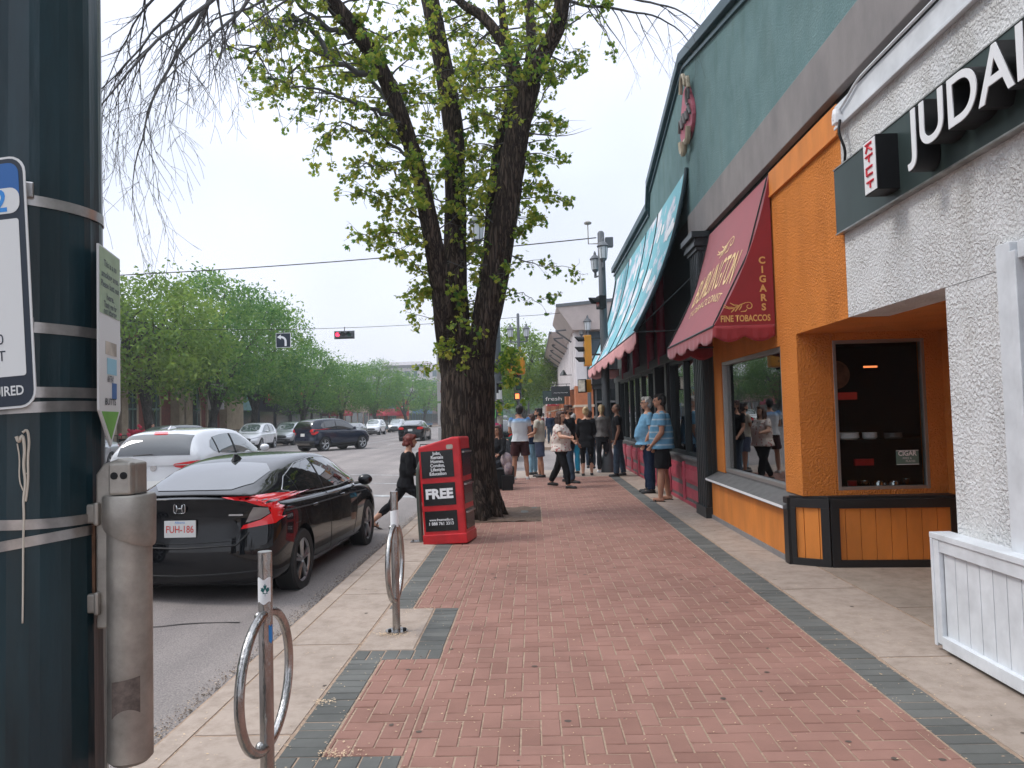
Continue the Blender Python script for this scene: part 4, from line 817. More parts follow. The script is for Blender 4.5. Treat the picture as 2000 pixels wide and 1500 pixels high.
def cyl_patch(name,x,y,r,a0,a1,z0,z1,m,par,n_=8):
    g=MB(); g.grid(lambda u,v:(x+r*math.cos(a0+(a1-a0)*u),y+r*math.sin(a0+(a1-a0)*u),z0+(z1-z0)*v+(.006*math.sin(u*9) if v in(0,1) else 0)),n_,3); return g.build(name,m,par,world=True,smooth=True)
cyl_patch('sticker',-1.185,3.25,.0307,-2.6,-.4,.86,.965,M['white'],r1)
def leafpoly(s):
    p=[(0,-1),(.06,-.45),(.45,-.5),(.38,-.3),(.85,.0),(.7,.1),(.78,.4),(.5,.32),(.45,.45),(.2,.2),(.3,.75),(.14,.65),(0,1)]
    return [(a*s,b*s) for a,b in p]+[(-a*s,b*s) for a,b in p[-2:0:-1]]
lp=leafpoly(.030); g=MB(); g.add([(-1.185+.0311*math.cos(-1.25+a/.0311*.8),3.25+.0311*math.sin(-1.25+a/.0311*.8),.915+b_) for a,b_ in lp],[tuple(range(len(lp)))]); g.build('leaf_emblem',mat('teal print',(.01,.12,.12),.5),r1,world=True)
cyl_patch('tag_sticker',-1.185,3.25,.0306,-.8,-.1,.69,.76,M['bluel'],r1)
cyl_patch('reflective_tape',-1.095,5.8,.0307,0,2*PI,.80,.93,M['white'],r2,24)
# hoop rack beside the newspaper box
s=thing('bike_hoop','tall green grey bike hoop standing left of the red newspaper box','bike rack',(-1.49,9.95,0))
g=MB(); g.tube(poly_smooth([(-1.52,9.95,0),(-1.55,9.95,.7),(-1.54,9.95,1.02),(-1.44,10.0,1.12),(-1.3,10.3,1.12),(-1.26,10.5,1.0),(-1.26,10.55,.6),(-1.26,10.55,0)],3,False),.034,14); g.build('hoop',mat('green grey pipe',(.12,.14,.12),.45,.5,var=.2),s,world=True,auto=60)
g=MB(); g.box((-1.66,9.87,.0),(-1.40,10.03,.012)); g.lathe([(.014,.012),(.014,.035)],(-1.63,9.92,0),6); g.lathe([(.014,.012),(.014,.035)],(-1.44,9.90,0),6); g.build('base_plate',M['dirtsteel'],s,world=True)
# newspaper box
N_=thing('newspaper_box','red free newspaper box leaning with three black panels in front of the tree','newspaper box',(-1.13,9.95,0)); N_.rotation_euler=(R(-1.0),R(-3.2),R(-9))
w,d_,h=.285,.26,1.32
g=MB(); g.prism([(-w,0.0),(w,0.0),(w,h+.05),(w-.10,h+.055),(-w,h-.05)],lambda a,b_:(a,-d_,b_),lambda a,b_:(a,d_,b_)); g.build('cabinet',M['red'],N_,bevel=.022)
g=MB(); g.box((-w-.012,-d_-.012,0.0),(w+.012,d_+.012,.13)); g.build('base',M['red'],N_,bevel=.012)
M['pan']=mat('glossy black panel',(.006,.006,.007),.25)
for i,(z0,z1) in enumerate(((.86,1.21),(.50,.79),(.17,.43))):
    g=MB(); g.box((-w+.035,-d_-.006,z0),(w-.10,-d_+.001,z1)); g.build('side_panel',M['pan'],N_)
    g=MB(); g.box((w-.004,-d_+.05,z0),(w+.006,d_-.04,z1)); o=g.build('door_window',M['pan'],N_)
    g=MB(); g.box((w+.004,-d_+.06,z1-.05),(w+.035,d_-.06,z1-.03)); g.build('handle',M['steel'],o)
for i,s_ in enumerate(('Jobs,','Rentals','Homes,','Condos,','Lifestyle','Education')): text('lettering',s_,.058,(-.032,-d_-.0075,1.175-.053*i),(1,0,0),(0,0,1),M['white'],N_,world=False,offset=.0012)
text('lettering','FREE',.17,(-.032,-d_-.0075,.645),(1,0,0),(0,0,1),M['white'],N_,world=False,fit=.37,offset=.008)
text('lettering','www.freemedia.ca',.045,(-.032,-d_-.0075,.315),(1,0,0),(0,0,1),M['white'],N_,world=False,fit=.32,offset=.0008); text('lettering','1 888 761 3313',.055,(-.032,-d_-.0075,.265),(1,0,0),(0,0,1),M['white'],N_,world=False,fit=.33,offset=.001)
g=MB(); g.prism(rr_poly(.10,.19,1.22,1.28,.02),lambda a,b_:(a,-d_-.001,b_),lambda a,b_:(a,-d_-.003,b_)); g.build('round_sticker',M['pale'],N_)
# lanterns
M['lglass']=mat('frosted lantern glass',(.55,.58,.60),.3,spec=.5)
def lantern(x,y,z,par,s_=1.0,arm=None):
    g=MB(); g.lathe([(.02,.0),(.13*s_,.02),(.17*s_,.42*s_),(.17*s_,.44*s_)],(x,y,z),14); o=g.build('lantern',M['lglass'],par,world=True,auto=40)
    g=MB(); g.lathe([(.21*s_,.44*s_),(.22*s_,.47*s_),(.12*s_,.60*s_),(.06*s_,.64*s_),(.05*s_,.72*s_),(.01,.80*s_)],(x,y,z),14); g.lathe([(.06*s_,-.30*s_),(.05*s_,-.1*s_),(.12*s_,-.02),(.13*s_,.02)],(x,y,z),12)
    for k in range(6): a=k*PI/3; g.tube([(x+.135*s_*math.cos(a),y+.135*s_*math.sin(a),z+.02),(x+.175*s_*math.cos(a),y+.175*s_*math.sin(a),z+.44*s_)],.008*s_,4)
    g.build('lantern_cap',M['lampg'],o,world=True,auto=40)
def post(x,y,h,r,label,arms,name='lamp_post',group='lantern lamp posts'):
    s=thing(name,label,'lamp post',(x,y,0),group=group)
    g=MB(); g.lathe([(r*1.7,0),(r*1.7,.35),(r*1.2,.5),(r,.6),(r*.92,h*.6),(r*.8,h),(r*.5,h+.05)],(x,y,0),14); g.build('shaft',M['lampg'],s,world=True,auto=40)
    for dx_,dy_,z,ss in arms:
        g=MB(); g.tube([(x,y,z-.28*ss),(x+dx_,y+dy_,z-.28*ss)],.035*ss,8); g.build('arm',M['lampg'],s,world=True); lantern(x+dx_,y+dy_,z,s,ss)
    return s
def sighead(par,c,axis,n_,m_amber,lit=None,lens=.13,pt=.36):
    """vertical traffic signal head; axis = facing direction (unit x,y)"""
    ax=Vector((axis[0],axis[1],0)).normalized(); sd=Vector((-ax.y,ax.x,0)); c=Vector(c); hh=n_*pt
    g=MB(); 
    def bx(lo,hi,z0,z1,w):
        g.add([tuple(c+ax*a+sd*b_+Vector((0,0,z))) for z in (z0,z1) for a,b_ in ((lo,-w),(hi,-w),(hi,w),(lo,w))],[(0,3,2,1),(4,5,6,7),(0,1,5,4),(1,2,6,5),(2,3,7,6),(3,0,4,7)])
    bx(-.10,.10,0,hh,pt*.44); o=g.build('signal_housing',m_amber,par,world=True,bevel=.02)
    cols=[(.9,.03,.02),(.5,.25,.0),(.0,.3,.12)]
    for k in range(n_):
        z=hh-pt/2-pt*k; cc=c+ax*.101+Vector((0,0,z)); up=Vector((0,0,1)); vs=[tuple(cc+sd*(lens*math.cos(a))+up*(lens*math.sin(a))) for a in [2*PI*i/18 for i in range(18)]]
        g=MB(); g.add(vs,[tuple(range(18))]); on=(lit==k); g.build('lens',mat('lens',tuple(q_*(.25 if not on else 1) for q_ in cols[k%3]),.3,emit=(1,.06,.05) if on else None,estr=3),o,world=True)
        g=MB(); K=16; vs=[]
        for a in [(-.15+ (PI+.3)*i/K) for i in range(K+1)]:
            for rr_,L_ in ((lens+.015,.0),(lens+.015,.26),(lens+.005,.26),(lens+.005,0)):
                vs.append(tuple(cc+sd*(rr_*math.cos(a))+up*(rr_*math.sin(a))+ax*(L_*(.55+.45*max(0,math.sin(a))))))
        f=[]
        for i in range(K):
            for j in range(4): f.append((i*4+j,i*4+(j+1)%4,(i+1)*4+(j+1)%4,(i+1)*4+j))
        g.add(vs,f); g.build('visor',M['black'],o,world=True)
    return o
M['amber']=mat('amber housing',(.62,.25,.015),.45,var=.12,vscale=6)
# right corner post
s=post(2.08,21,6.75,.12,'tall grey lamp post with stacked lanterns at the near street corner',[(.02,-.26,5.95,.78),(-.16,.32,5.75,.70)])
g=MB(); g.box((2.2,20.95,6.35),(2.42,21.15,6.62)); g.build('control_box',M['lampg'],s,world=True,bevel=.01)
g=MB(); g.tube([(1.98,21,6.45),(1.72,21,6.45),(1.72,21,7.0)],.018,6); g.lathe([(.02,0),(.10,.02),(.11,.06),(.05,.10)],(1.72,21,7.0),10); g.build('sensor',M['alu'],s,world=True,auto=40)
g=MB(); g.tube([(2.0,21,3.3),(1.66,21,3.3)],.03,6); g.tube([(2.0,21,3.75),(1.66,21,3.75)],.03,6); g.tube([(2.0,21,2.45),(1.6,21,2.45)],.03,6); g.build('bracket_arm',M['darkm'],s,world=True)
sighead(s,(1.60,21,2.98),(-1,-.12),3,M['amber'],None,.10,.29)
sighead(s,(2.0,20.72,4.55),(-1,-.25),1,M['black'],None,.12)
g=MB(); g.obox((1.52,21,2.42),(.26,.24,.36),(0,0,.35)); o=g.build('walk_signal',M['amber'],s,world=True,bevel=.02)
g=MB(); g.obox((1.40,20.85,2.42),(.03,.22,.32),(0,0,.95)); g.build('walk_lens',M['pale'],o,world=True,bevel=.01); g=MB(); g.obox((1.415,20.87,2.42),(.03,.28,.38),(0,0,.95)); g.build('walk_bezel',M['black'],o,world=True,bevel=.01)
# poster pole
s=post(-.86,18.5,6.9,.125,'dark lamp post plastered with posters behind the big tree',[(-.40,0,6.05,1.0)])
g=MB(); g.tube([(-.86,18.5,3.22),(-.3,18.5,3.22)],.03,6); g.tube([(-.86,18.5,2.72),(-.3,18.5,2.62)],.03,6); g.tube([(-.86,18.4,2.45),(-.55,18.4,2.45)],.06,6); g.build('bracket_arm',M['darkm'],s,world=True)
g=MB(); g.box((-.63,18.42,2.66),(-.15,18.72,3.08)); g.build('walk_signal',M['amber'],s,world=True,bevel=.05)
g=MB(); 
for a,b_ in ((-.5,2.8),(-.42,2.82),(-.36,2.79),(-.38,2.9)): g.box((a,18.415,b_),(a+.025,18.419,b_+.03))
g.build('sticker_mark',M['black'],s,world=True)
rr=random.Random(9); pm=[M['pale'],M['white'],mat('magenta poster',(.5,.02,.12),.6),M['black'],mat('grey poster',(.2,.2,.22),.7),mat('green poster',(.1,.3,.1),.7),mat('orange poster',(.6,.2,.05),.7)]
for k in range(26):
    z=.35+k%13*.155; a=rr.uniform(-2.3,-.7); w_=rr.uniform(.5,1.0)
    cyl_patch('poster',-.86,18.5,.152+.002*(k%4),a-w_/2,a+w_/2,z,z+rr.uniform(.12,.24),pm[[0,1,0,4,3,1,2,0,5,6,4,1,3][k%13]],s,5)
# no-stopping signs left of the trunk
s=thing('parking_sign','narrow post of white signs with red circles showing left of the tree trunk','sign',(-1.6,14,0))
g=MB(); g.tube([(-1.6,14.02,0),(-1.6,14.02,2.95)],.03,8); g.build('post',M['steel'],s,world=True)
for z0,z1 in ((2.36,2.86),(1.95,2.32),(1.5,1.91),(1.15,1.46)):
    g=MB(); g.box((-1.78,13.97,z0),(-1.42,13.985,z1)); g.build('panel',M['signw'],s,world=True,bevel=.004)
    g=MB(); K=20; c_=(z0+z1)/2; rr0=min(.12,(z1-z0)/2-.04); vs=[(-1.6+r_*math.cos(2*PI*i/K),13.966,c_+r_*math.sin(2*PI*i/K)) for r_ in (rr0,rr0*.78) for i in range(K)]; g.add(vs,[(i,(i+1)%K,K+(i+1)%K,K+i) for i in range(K)]); g.build('ring',M['red'] if z0>1.9 else M['blue'],s,world=True)
# far corner posts
s=post(-.62,38.9,6.95,.09,'slender twin-lantern lamp post carrying the red signal across the side street',[(-.42,0,5.75,.9),(.42,0,5.75,.9)])
sighead(s,(-.68,38.6,2.95),(0,-1),3,M['darkm'],0,.12)
g=MB(); g.box((-.93,38.5,2.45),(-.55,38.7,2.83)); o=g.build('walk_signal',M['darkm'],s,world=True,bevel=.02); g=MB(); g.box((-.86,38.48,2.51),(-.66,38.49,2.77)); g.build('red_hand',mat('orange hand',(.6,.1,.02),.5,emit=(1,.22,.06),estr=2.2),o,world=True)
s=post(2.95,38.4,6.9,.10,'dark lamp post with one lantern against the pale building corner',[(.0,-.3,5.9,1.0),(-.3,.1,5.75,.8)])
s=post(-.35,72,6.5,.09,'small distant lantern lamp post under the far sidewalk tree',[(0,-.25,3.6,1.0)])
s=post(-21.2,37,6.8,.10,'plain lamp post on the opposite corner by the church',[(.35,0,5.6,.9)])
s=post(-21.4,24.5,7.6,.16,'wire-carrying lamp post at the left street corner',[(.35,0,6.0,.9)])
# overhead wires
def wire(name,label,a,b_,sag,r):
    g=MB(); a=Vector(a);b_=Vector(b_); g.tube([a.lerp(b_,i/24)-Vector((0,0,4*sag*(i/24)*(1-i/24))) for i in range(25)],r,5); tag(g.build(name,M['black'],smooth=True),label,'wire')
wire('span_wire','near black overhead wire running to the tall corner lamp post',(1.95,21,6.62),(-21.4,24.5,6.72),.25,.016)
wire('span_wire','far overhead wire holding the hanging signal and turn sign',(-21.2,38,6.75),(-.62,38.9,6.8),.32,.013)
wire('span_wire','short overhead wire between the two far corner lamp posts',(-.62,38.9,6.85),(2.95,38.4,7.0),.04,.013)
# hanging signal and turn sign
s=thing('traffic_signal','horizontal traffic signal showing red hanging over the junction','traffic signal',(-9.65,38.3,6.3))
g=MB(); g.box((-10.18,38.3,5.86),(-9.12,38.34,6.28)); g.build('backboard',M['lampg'],s,world=True,bevel=.01)
g=MB(); g.box((-10.1,38.1,5.93),(-9.2,38.299,6.21)); g.build('signal_housing',M['lampg'],s,world=True,bevel=.02)
for k,(c_,em) in enumerate((((.9,.03,.05),True),((.02,.02,.02),False),((.0,.06,.04),False))):
    x=-9.95+.3*k; g=MB(); g.lathe([(.11,0),(.11,.01)],(x,38.09,6.07),18,'y'); g.build('lens',mat('lens',c_,.3,emit=(1,.04,.10) if em else None,estr=3),s,world=True)
    g=MB(); K=14; vs=[]
    for i in range(K+1):
        a=-.1+(PI+.2)*i/K
        for L_ in (0,.2): vs.append((x+.125*math.cos(a),38.09-L_,6.07+.125*math.sin(a)))
    g.add(vs,[(2*i,2*i+1,2*i+3,2*i+2) for i in range(K)]); o=g.build('visor',M['black'],s,world=True); o.modifiers.new('t','SOLIDIFY').thickness=.01
g=MB(); g.tube([(-9.65,38.32,6.25),(-9.65,38.4,6.5)],.02,6); g.build('hanger',M['black'],s,world=True)
s=thing('turn_sign','black sign with white left-turn arrow hanging from the far wire','sign',(-12.85,38.3,6.2))
g=MB(); g.box((-13.24,38.3,5.5),(-12.46,38.33,6.27)); g.build('border',M['white'],s,world=True); g=MB(); g.box((-13.215,38.29,5.525),(-12.485,38.299,6.245)); g.build('panel',M['navy'],s,world=True)
g=MB(); c_=(-12.97,5.78); vs=[]
for i in range(9):
    a=PI/2*i/8
    for r_ in (.19,.30): vs.append((-12.97+r_*math.cos(a),38.285,5.82+r_*math.sin(a)*.95))
g.add(vs,[(2*i,2*i+1,2*i+3,2*i+2) for i in range(8)]); g.add([(-12.67,38.285,5.58),(-12.78,38.285,5.58),(-12.78,38.285,5.82),(-12.67,38.285,5.82)],[(0,1,2,3)]); g.add([(-12.97,38.285,6.19),(-13.17,38.285,6.05),(-12.97,38.285,5.92)],[(0,1,2)]); g.build('arrow',M['white'],s,world=True)
g=MB(); g.tube([(-12.85,38.31,6.25),(-12.85,38.35,6.45)],.02,6); g.build('hanger',M['black'],s,world=True)
BP=(.9,.75,.5)
# ================= TREES =================
def barkmat(name,c1,c2,sc=1.0):
    m=mat(name,c1,.95,spec=.15); N,L,b=nodes(m); t=N.new('ShaderNodeTexCoord')
    mp=N.new('ShaderNodeMapping'); mp.inputs['Scale'].default_value=(11*sc,11*sc,1.5*sc); L.new(t.outputs['Object'],mp.inputs[0])
    z=N.new('ShaderNodeTexNoise'); z.inputs['Scale'].default_value=1.6; z.inputs['Detail'].default_value=6; z.inputs['Distortion'].default_value=1.4; L.new(mp.outputs[0],z.inputs['Vector'])
    v=N.new('ShaderNodeTexVoronoi'); v.feature='DISTANCE_TO_EDGE'; v.inputs['Scale'].default_value=1.6; va=N.new('ShaderNodeVectorMath'); va.operation='MULTIPLY_ADD'; va.inputs[1].default_value=(1.3,1.3,1.3); L.new(z.outputs['Color'],va.inputs[0]); L.new(mp.outputs[0],va.inputs[2]); L.new(va.outputs[0],v.inputs['Vector'])
    mu=N.new('ShaderNodeMath'); mu.operation='MULTIPLY'; mr=N.new('ShaderNodeMapRange'); mr.inputs['From Max'].default_value=.22; L.new(v.outputs['Distance'],mr.inputs['Value']); L.new(mr.outputs['Result'],mu.inputs[0]); L.new(z.outputs['Fac'],mu.inputs[1])
    r=N.new('ShaderNodeValToRGB'); r.color_ramp.elements[0].position=.1; r.color_ramp.elements[0].color=(*c2,1); r.color_ramp.elements[1].position=.6; r.color_ramp.elements[1].color=(*c1,1); L.new(mu.outputs[0],r.inputs[0]); L.new(r.outputs[0],b.inputs['Base Color'])
    bp=N.new('ShaderNodeBump'); bp.inputs['Strength'].default_value=1; bp.inputs['Distance'].default_value=.05; L.new(mu.outputs[0],bp.inputs['Height']); L.new(bp.outputs[0],b.inputs['Normal']); return m
M['bark']=barkmat('furrowed bark',(.105,.078,.062),(.026,.019,.015)); M['bark2']=barkmat('grey bark',(.13,.12,.105),(.05,.045,.04),.6); M['twig']=mat('bare twig',(.075,.075,.075),.9)
def rough_tube(g,pts,rad,n=18,amp=.10,seed=0,sub=6):
    P=[];Rr=[]
    pts=[Vector(p) for p in pts]
    k=len(pts)
    for i in range(k-1):
        p0=pts[max(i-1,0)];p1=pts[i];p2=pts[i+1];p3=pts[min(i+2,k-1)]
        for j in range(sub):
            t=j/sub; P.append(.5*((2*p1)+(p2-p0)*t+(2*p0-5*p1+4*p2-p3)*t*t+(3*p1-p0-3*p2+p3)*t**3)); Rr.append(rad[i]*(1-t)+rad[i+1]*t)
    P.append(pts[-1]);Rr.append(rad[-1]); b=len(g.v); g.tube(P,Rr,n)
    for i,p in enumerate(P):
        for q in range(n):
            v=Vector(g.v[b+i*n+q]); d=v-p; nn=noise.noise(Vector((v.x*5+seed,v.y*5,v.z*1.1)))+.5*noise.noise(Vector((v.x*13+seed,v.y*13,v.z*2.5))); g.v[b+i*n+q]=tuple(p+d*(1+amp*nn))
    return P,Rr
F_=1455.
_dd,_zz,_xx=_d,_z,_x
def at(px,py,yy):   # a point of the photograph's limb layout placed at real depth yy
    v=Vector((px-1000,750-py,-1455)); r=Vector((_x.dot(v),_d.dot(v),_z.dot(v))); t=yy/r.y; return Vector((r.x*t,yy,1.64+r.z*t))
tr=thing('street_maple','big forked street tree with dark bark and fresh yellow-green leaves','tree',(-1.0,12.3,0))
limbs=[
 ([(923,1030,12.3),(918,960,12.3),(914,880,12.3),(914,800,12.3),(915,740,12.3),(916,700,12.3),(917,672,12.3)],[.58,.48,.455,.45,.45,.36,.18]),
 ([(888,740,12.3),(872,640,12.2),(858,540,12.0),(838,430,11.8),(815,325,11.7),(778,215,11.5),(742,130,11.4),(700,65,11.2),(640,-5,11.0),(560,-110,10.6),(470,-260,10)],[.25,.22,.185,.165,.155,.15,.145,.15,.14,.12,.05]),
 ([(905,740,12.3),(893,640,12.35),(888,520,12.4),(890,400,12.6),(886,260,12.8),(864,120,13.0),(840,0,13.2),(815,-130,13.4),(790,-300,13.6)],[.29,.245,.235,.215,.20,.19,.185,.16,.10]),
 ([(935,745,12.3),(945,650,12.2),(968,530,12.2),(985,425,12.1),(1000,330,12.1),(1015,235,12.0),(1035,160,12.0)],[.27,.265,.27,.26,.25,.225,.20]),
 ([(1033,165,12.0),(1068,95,11.9),(1093,35,11.8),(1102,-60,11.7),(1110,-220,11.5)],[.17,.16,.155,.13,.06]),
 ([(1030,175,12.0),(1037,90,12.3),(1034,0,12.6),(1030,-150,13)],[.12,.10,.095,.05]),
 ([(1022,180,12.0),(992,100,12.1),(945,35,12.2),(900,5,12.3),(840,-60,12.4)],[.13,.115,.10,.08,.03]),
 ([(938,620,12.5),(955,500,12.8),(962,400,13.0),(975,290,13.1),(1000,180,13.2),(985,60,13.3),(970,-80,13.4)],[.16,.14,.13,.125,.11,.09,.05]),
]
g=MB(); LP=[]
for k,(p,r_) in enumerate(limbs):
    P_,R_=rough_tube(g,[at(*q) for q in p],[q_*(.86 if k else .95) for q_ in r_],26 if k<4 else 14,.10,k*3.1,8); LP.append((P_,R_))
# root flare
for k in range(9):
    a=k*.7+.2; c=Vector((-1.02,12.25,0)); e_=c+Vector((math.cos(a)*.58,math.sin(a)*.58,-.03)); rough_tube(g,[c+Vector((math.cos(a)*.28,math.sin(a)*.28,.6)),c+Vector((math.cos(a)*.42,math.sin(a)*.42,.18)),e_],[.12,.12,.03],10,.35,k)
g.build('trunk',M['bark'],tr,smooth=True,world=True)
rt=random.Random(21)
tw=MB(); LV=[];LF=[];LT=[]
def maple_leaf(c,s,nrm,dirv,tone):
    n_=nrm.normalized(); d=(dirv-n_*dirv.dot(n_)); 
    if d.length<1e-3: d=n_.orthogonal()
    d.normalize(); r_=d.cross(n_); B=len(LV); fold=rt.uniform(.1,.35)
    pts=[(0,-.15),(.30,.0),(.62,.12),(.42,.38),(.50,.78),(.20,.66),(0,1.05),(-.20,.66),(-.50,.78),(-.42,.38),(-.62,.12),(-.30,.0)]
    for a,b_ in pts: q_=c+r_*(a*s)+d*(b_*s)+n_*(-abs(a)*s*fold-(b_**2)*s*.18); LV.append((q_.x,q_.y,q_.z))
    LF.append((B,B+1,B+2,B+3,B+4,B+5,B+6)); LF.append((B,B+6,B+7,B+8,B+9,B+10,B+11)); LT.extend((tone,tone))
def leafy(p0,dirv,L_,r0,dens,size=.075,bare=0,depth=0,tone0=.5,droop=.25,store=None):
    n_=max(4,int(L_/.10)); p=Vector(p0); d=dirv.normalized(); pts=[p.copy()]
    for i in range(n_):
        d=(d+Vector((rt.gauss(0,.13),rt.gauss(0,.13),rt.gauss(0,.11)-droop*.06))).normalized(); p=p+d*(L_/n_); pts.append(p.copy())
    tw.tube(pts,[max(.0022,r0*(1-.85*i/n_)) for i in range(n_+1)],5 if r0>.012 else 4,cap=False)
    for i in range(1,n_+1):
        f=i/n_
        if depth<2 and rt.random()<(.62 if depth==0 else .35) and f>.15:
            sd=Vector((rt.gauss(0,1),rt.gauss(0,1),rt.gauss(0,.6))); sd=(d*.6+sd.normalized()).normalized(); leafy(pts[i],sd,L_*rt.uniform(.22,.45),r0*.45,dens,size,bare,depth+1,tone0,droop)
        if f>.12:
            k=(rt.randint(3,7) if rt.random()<dens*.18 else 0); oc=Vector((rt.gauss(0,.03),rt.gauss(0,.03),rt.gauss(-.03,.03)))
            for _ in range(k):
                if rt.random()<bare: continue
                o=oc+Vector((rt.gauss(0,.032),rt.gauss(0,.032),rt.gauss(0,.032)))
                s=size*rt.uniform(.45,1.0); nv=Vector((rt.gauss(0,.7),rt.gauss(0,.7),rt.uniform(.25,1))); dv=Vector((rt.gauss(0,1),rt.gauss(0,1),rt.uniform(-1.3,.1))); maple_leaf(pts[i]+o,s,nv,dv,min(1,max(0,tone0+rt.gauss(0,.28))))
def on_limb(k,t):
    P_,R_=LP[k]; i=min(int(t*(len(P_)-1)),len(P_)-2); return P_[i],R_[i]
# many short epicormic shoots all along the limbs; longer boughs higher up
spec=[(1,.25,1.0,60,-1),(2,.12,.95,36,0),(3,.15,1.0,32,1),(4,0,.7,8,1),(5,0,.7,8,0),(6,0,.8,12,-1),(7,.1,.9,34,0),(0,.55,.98,9,0)]
for k,t0,t1,n_,side in spec:
    for j in range(n_):
        t=t0+(t1-t0)*(j+rt.random())/n_; p,r_=on_limb(k,t); h=p.z
        a=rt.uniform(0,2*PI); dv=Vector((math.cos(a),math.sin(a)*.9,rt.uniform(-.25,.55)))
        if side<0: dv.x-=.55
        if side>0: dv.x+=.10
        hl=min(1,max(0,(h-3.2)/5)); L_=rt.uniform(.35,.75)+hl*rt.uniform(.1,1.15)*(1.0 if dv.x<0.1 else .35)
        leafy(p+dv.normalized()*r_*.9,dv,L_,.010+.008*hl,1.9,.078,0,0,.62 if dv.x<0 else .45)
# explicit boughs seen against the sky
def bough(pts,r0,dens,size=.075,sub=.6,tone0=.5,L=.5):
    P=[at(*q) for q in pts]; Q=[]
    for i in range(len(P)-1):
        for j in range(6): Q.append(P[i].lerp(P[i+1],j/6)+Vector((rt.gauss(0,.02),rt.gauss(0,.02),rt.gauss(0,.02))))
    Q.append(P[-1]); tw.tube(Q,[max(.003,r0*(1-.9*i/len(Q))) for i in range(len(Q))],6,cap=False)
    for i in range(2,len(Q)):
        if rt.random()<sub:
            dv=(Q[i]-Q[i-1]).normalized()+Vector((rt.gauss(0,.7),rt.gauss(0,.7),rt.gauss(-.25,.5))); leafy(Q[i],dv,L*rt.uniform(.5,1.2),max(.004,r0*.3),dens,size,0,1,tone0)
bough([(742,150,11.4),(660,130,11.0),(600,45,10.8),(560,30,10.6),(520,90,10.4),(492,105,10.3)],.05,1.6,.078,.9,.5,.7)
bough([(690,70,11.2),(640,55,11),(575,0,10.8),(500,-60,10.5)],.05,2,.08,.9,.5,.9)
bough([(770,230,11.5),(700,200,11.2),(640,180,11),(580,170,10.8),(520,140,10.7)],.035,1.7,.078,.9,.5,.6)
bough([(760,200,11.5),(690,110,12),(620,90,12.3),(560,150,12.5),(520,180,12.6)],.035,1.7,.078,.9,.6,.6)
bough([(815,320,11.7),(740,265,11.5),(670,240,11.3),(630,265,11.2)],.03,1.9,.078,.9,.6,.5)
bough([(800,290,11.7),(720,210,11.9),(640,190,12),(580,225,12.1)],.03,1.4,.07,.8,.5,.5)
bough([(835,420,11.8),(770,330,11.6),(720,320,11.5),(690,330,11.4)],.025,1.9,.078,.9,.6,.35)
bough([(845,450,11.9),(780,390,11.7),(735,375,11.6),(700,382,11.6)],.02,2,.078,.9,.6,.35)
bough([(850,500,12),(790,455,11.9),(735,455,11.8),(700,455,11.8)],.02,2,.078,.9,.6,.3)
bough([(862,560,12.1),(820,520,12),(790,500,12),(760,480,12)],.015,2,.075,.9,.6,.25)
bough([(868,600,12.1),(840,560,12.05),(805,555,12),(785,580,12)],.012,1.9,.075,.8,.6,.22)
bough([(872,690,12.1),(862,672,11.8),(850,678,11.7)],.006,1.5,.06,.7,.5,.12)
bough([(1000,500,12),(1040,515,11.8),(1090,520,11.6),(1138,537,11.4)],.012,1.1,.07,.8,.3,.2)
bough([(985,560,12),(1010,570,11.8),(1050,590,11.6),(1080,575,11.5)],.010,.9,.07,.7,.3,.2)
bough([(1015,380,12),(1045,350,11.9),(1075,380,11.8),(1098,385,11.8)],.015,2,.075,.9,.5,.22)
bough([(1010,420,12),(1035,400,11.9),(1060,425,11.8)],.012,1.7,.075,.9,.5,.2)
bough([(985,700,11.7),(990,690,11.5),(1000,700,11.3),(990,730,11.2)],.008,2,.08,.9,.3,.18)
bough([(1030,230,12),(1080,160,11.9),(1130,110,11.8),(1130,95,11.8)],.012,1.3,.07,.6,.4,.2)
bough([(1095,20,11.8),(1150,-10,11.5),(1200,100,11.3),(1195,105,11.3)],.015,.7,.075,.5,.3,.2)
def bare(p0,dv,L_,r0,depth=0,droop=.5,rnd_=rt,g=None):
    g=g or tw; n_=max(4,int(L_/.14)); p=Vector(p0); d=dv.normalized(); pts=[p.copy()]
    for i in range(n_):
        d=(d+Vector((rnd_.gauss(0,.09),rnd_.gauss(0,.09),rnd_.gauss(0,.07)-droop*.09))).normalized(); p=p+d*(L_/n_); pts.append(p.copy())
    g.tube(pts,[max(.0016,r0*(1-.9*i/n_)) for i in range(n_+1)],5 if r0>.02 else 3,cap=False)
    if depth<3:
        for i in range(1,n_):
            if rnd_.random()<(BP if rnd_ is not rt else (.55,.45,.30))[depth]:
                sd=(d*1.1+Vector((rnd_.gauss(0,.55),rnd_.gauss(0,.55),rnd_.gauss(-.1,.4)))).normalized(); bare(pts[i],sd,L_*rnd_.uniform(.25,.5),r0*.5*(1-i/n_)+.0015,depth+1,droop,rnd_,g)
bare(at(1033,260,12),Vector((.8,-.2,-.35)),1.1,.016,1,-.8); bare(at(1045,240,12),Vector((1,.1,.15)),.9,.008,1,.2)
for q in ((1100,0,11.8),(1108,-80,11.7),(1106,-150,11.7),(1108,-190,11.6)):
    for j in range(2): bare(at(*q),Vector((1,rt.uniform(-.5,.3),rt.uniform(-.05,.3))),rt.uniform(2.0,3.2),.03,0,.55)
tw.build('branch',M['twig'],tr,smooth=True,world=True)
me=bpy.data.meshes.new('crown'); me.from_pydata(LV,[],LF); M['leaf']=leafmat('young maple leaf',(.06,.17,.03),(.24,.34,.04),(.48,.46,.07),.52); me.materials.append(M['leaf']); settone(me,LT); putmesh('crown',me,tr,True)
print('leaves',len(LF)//2)
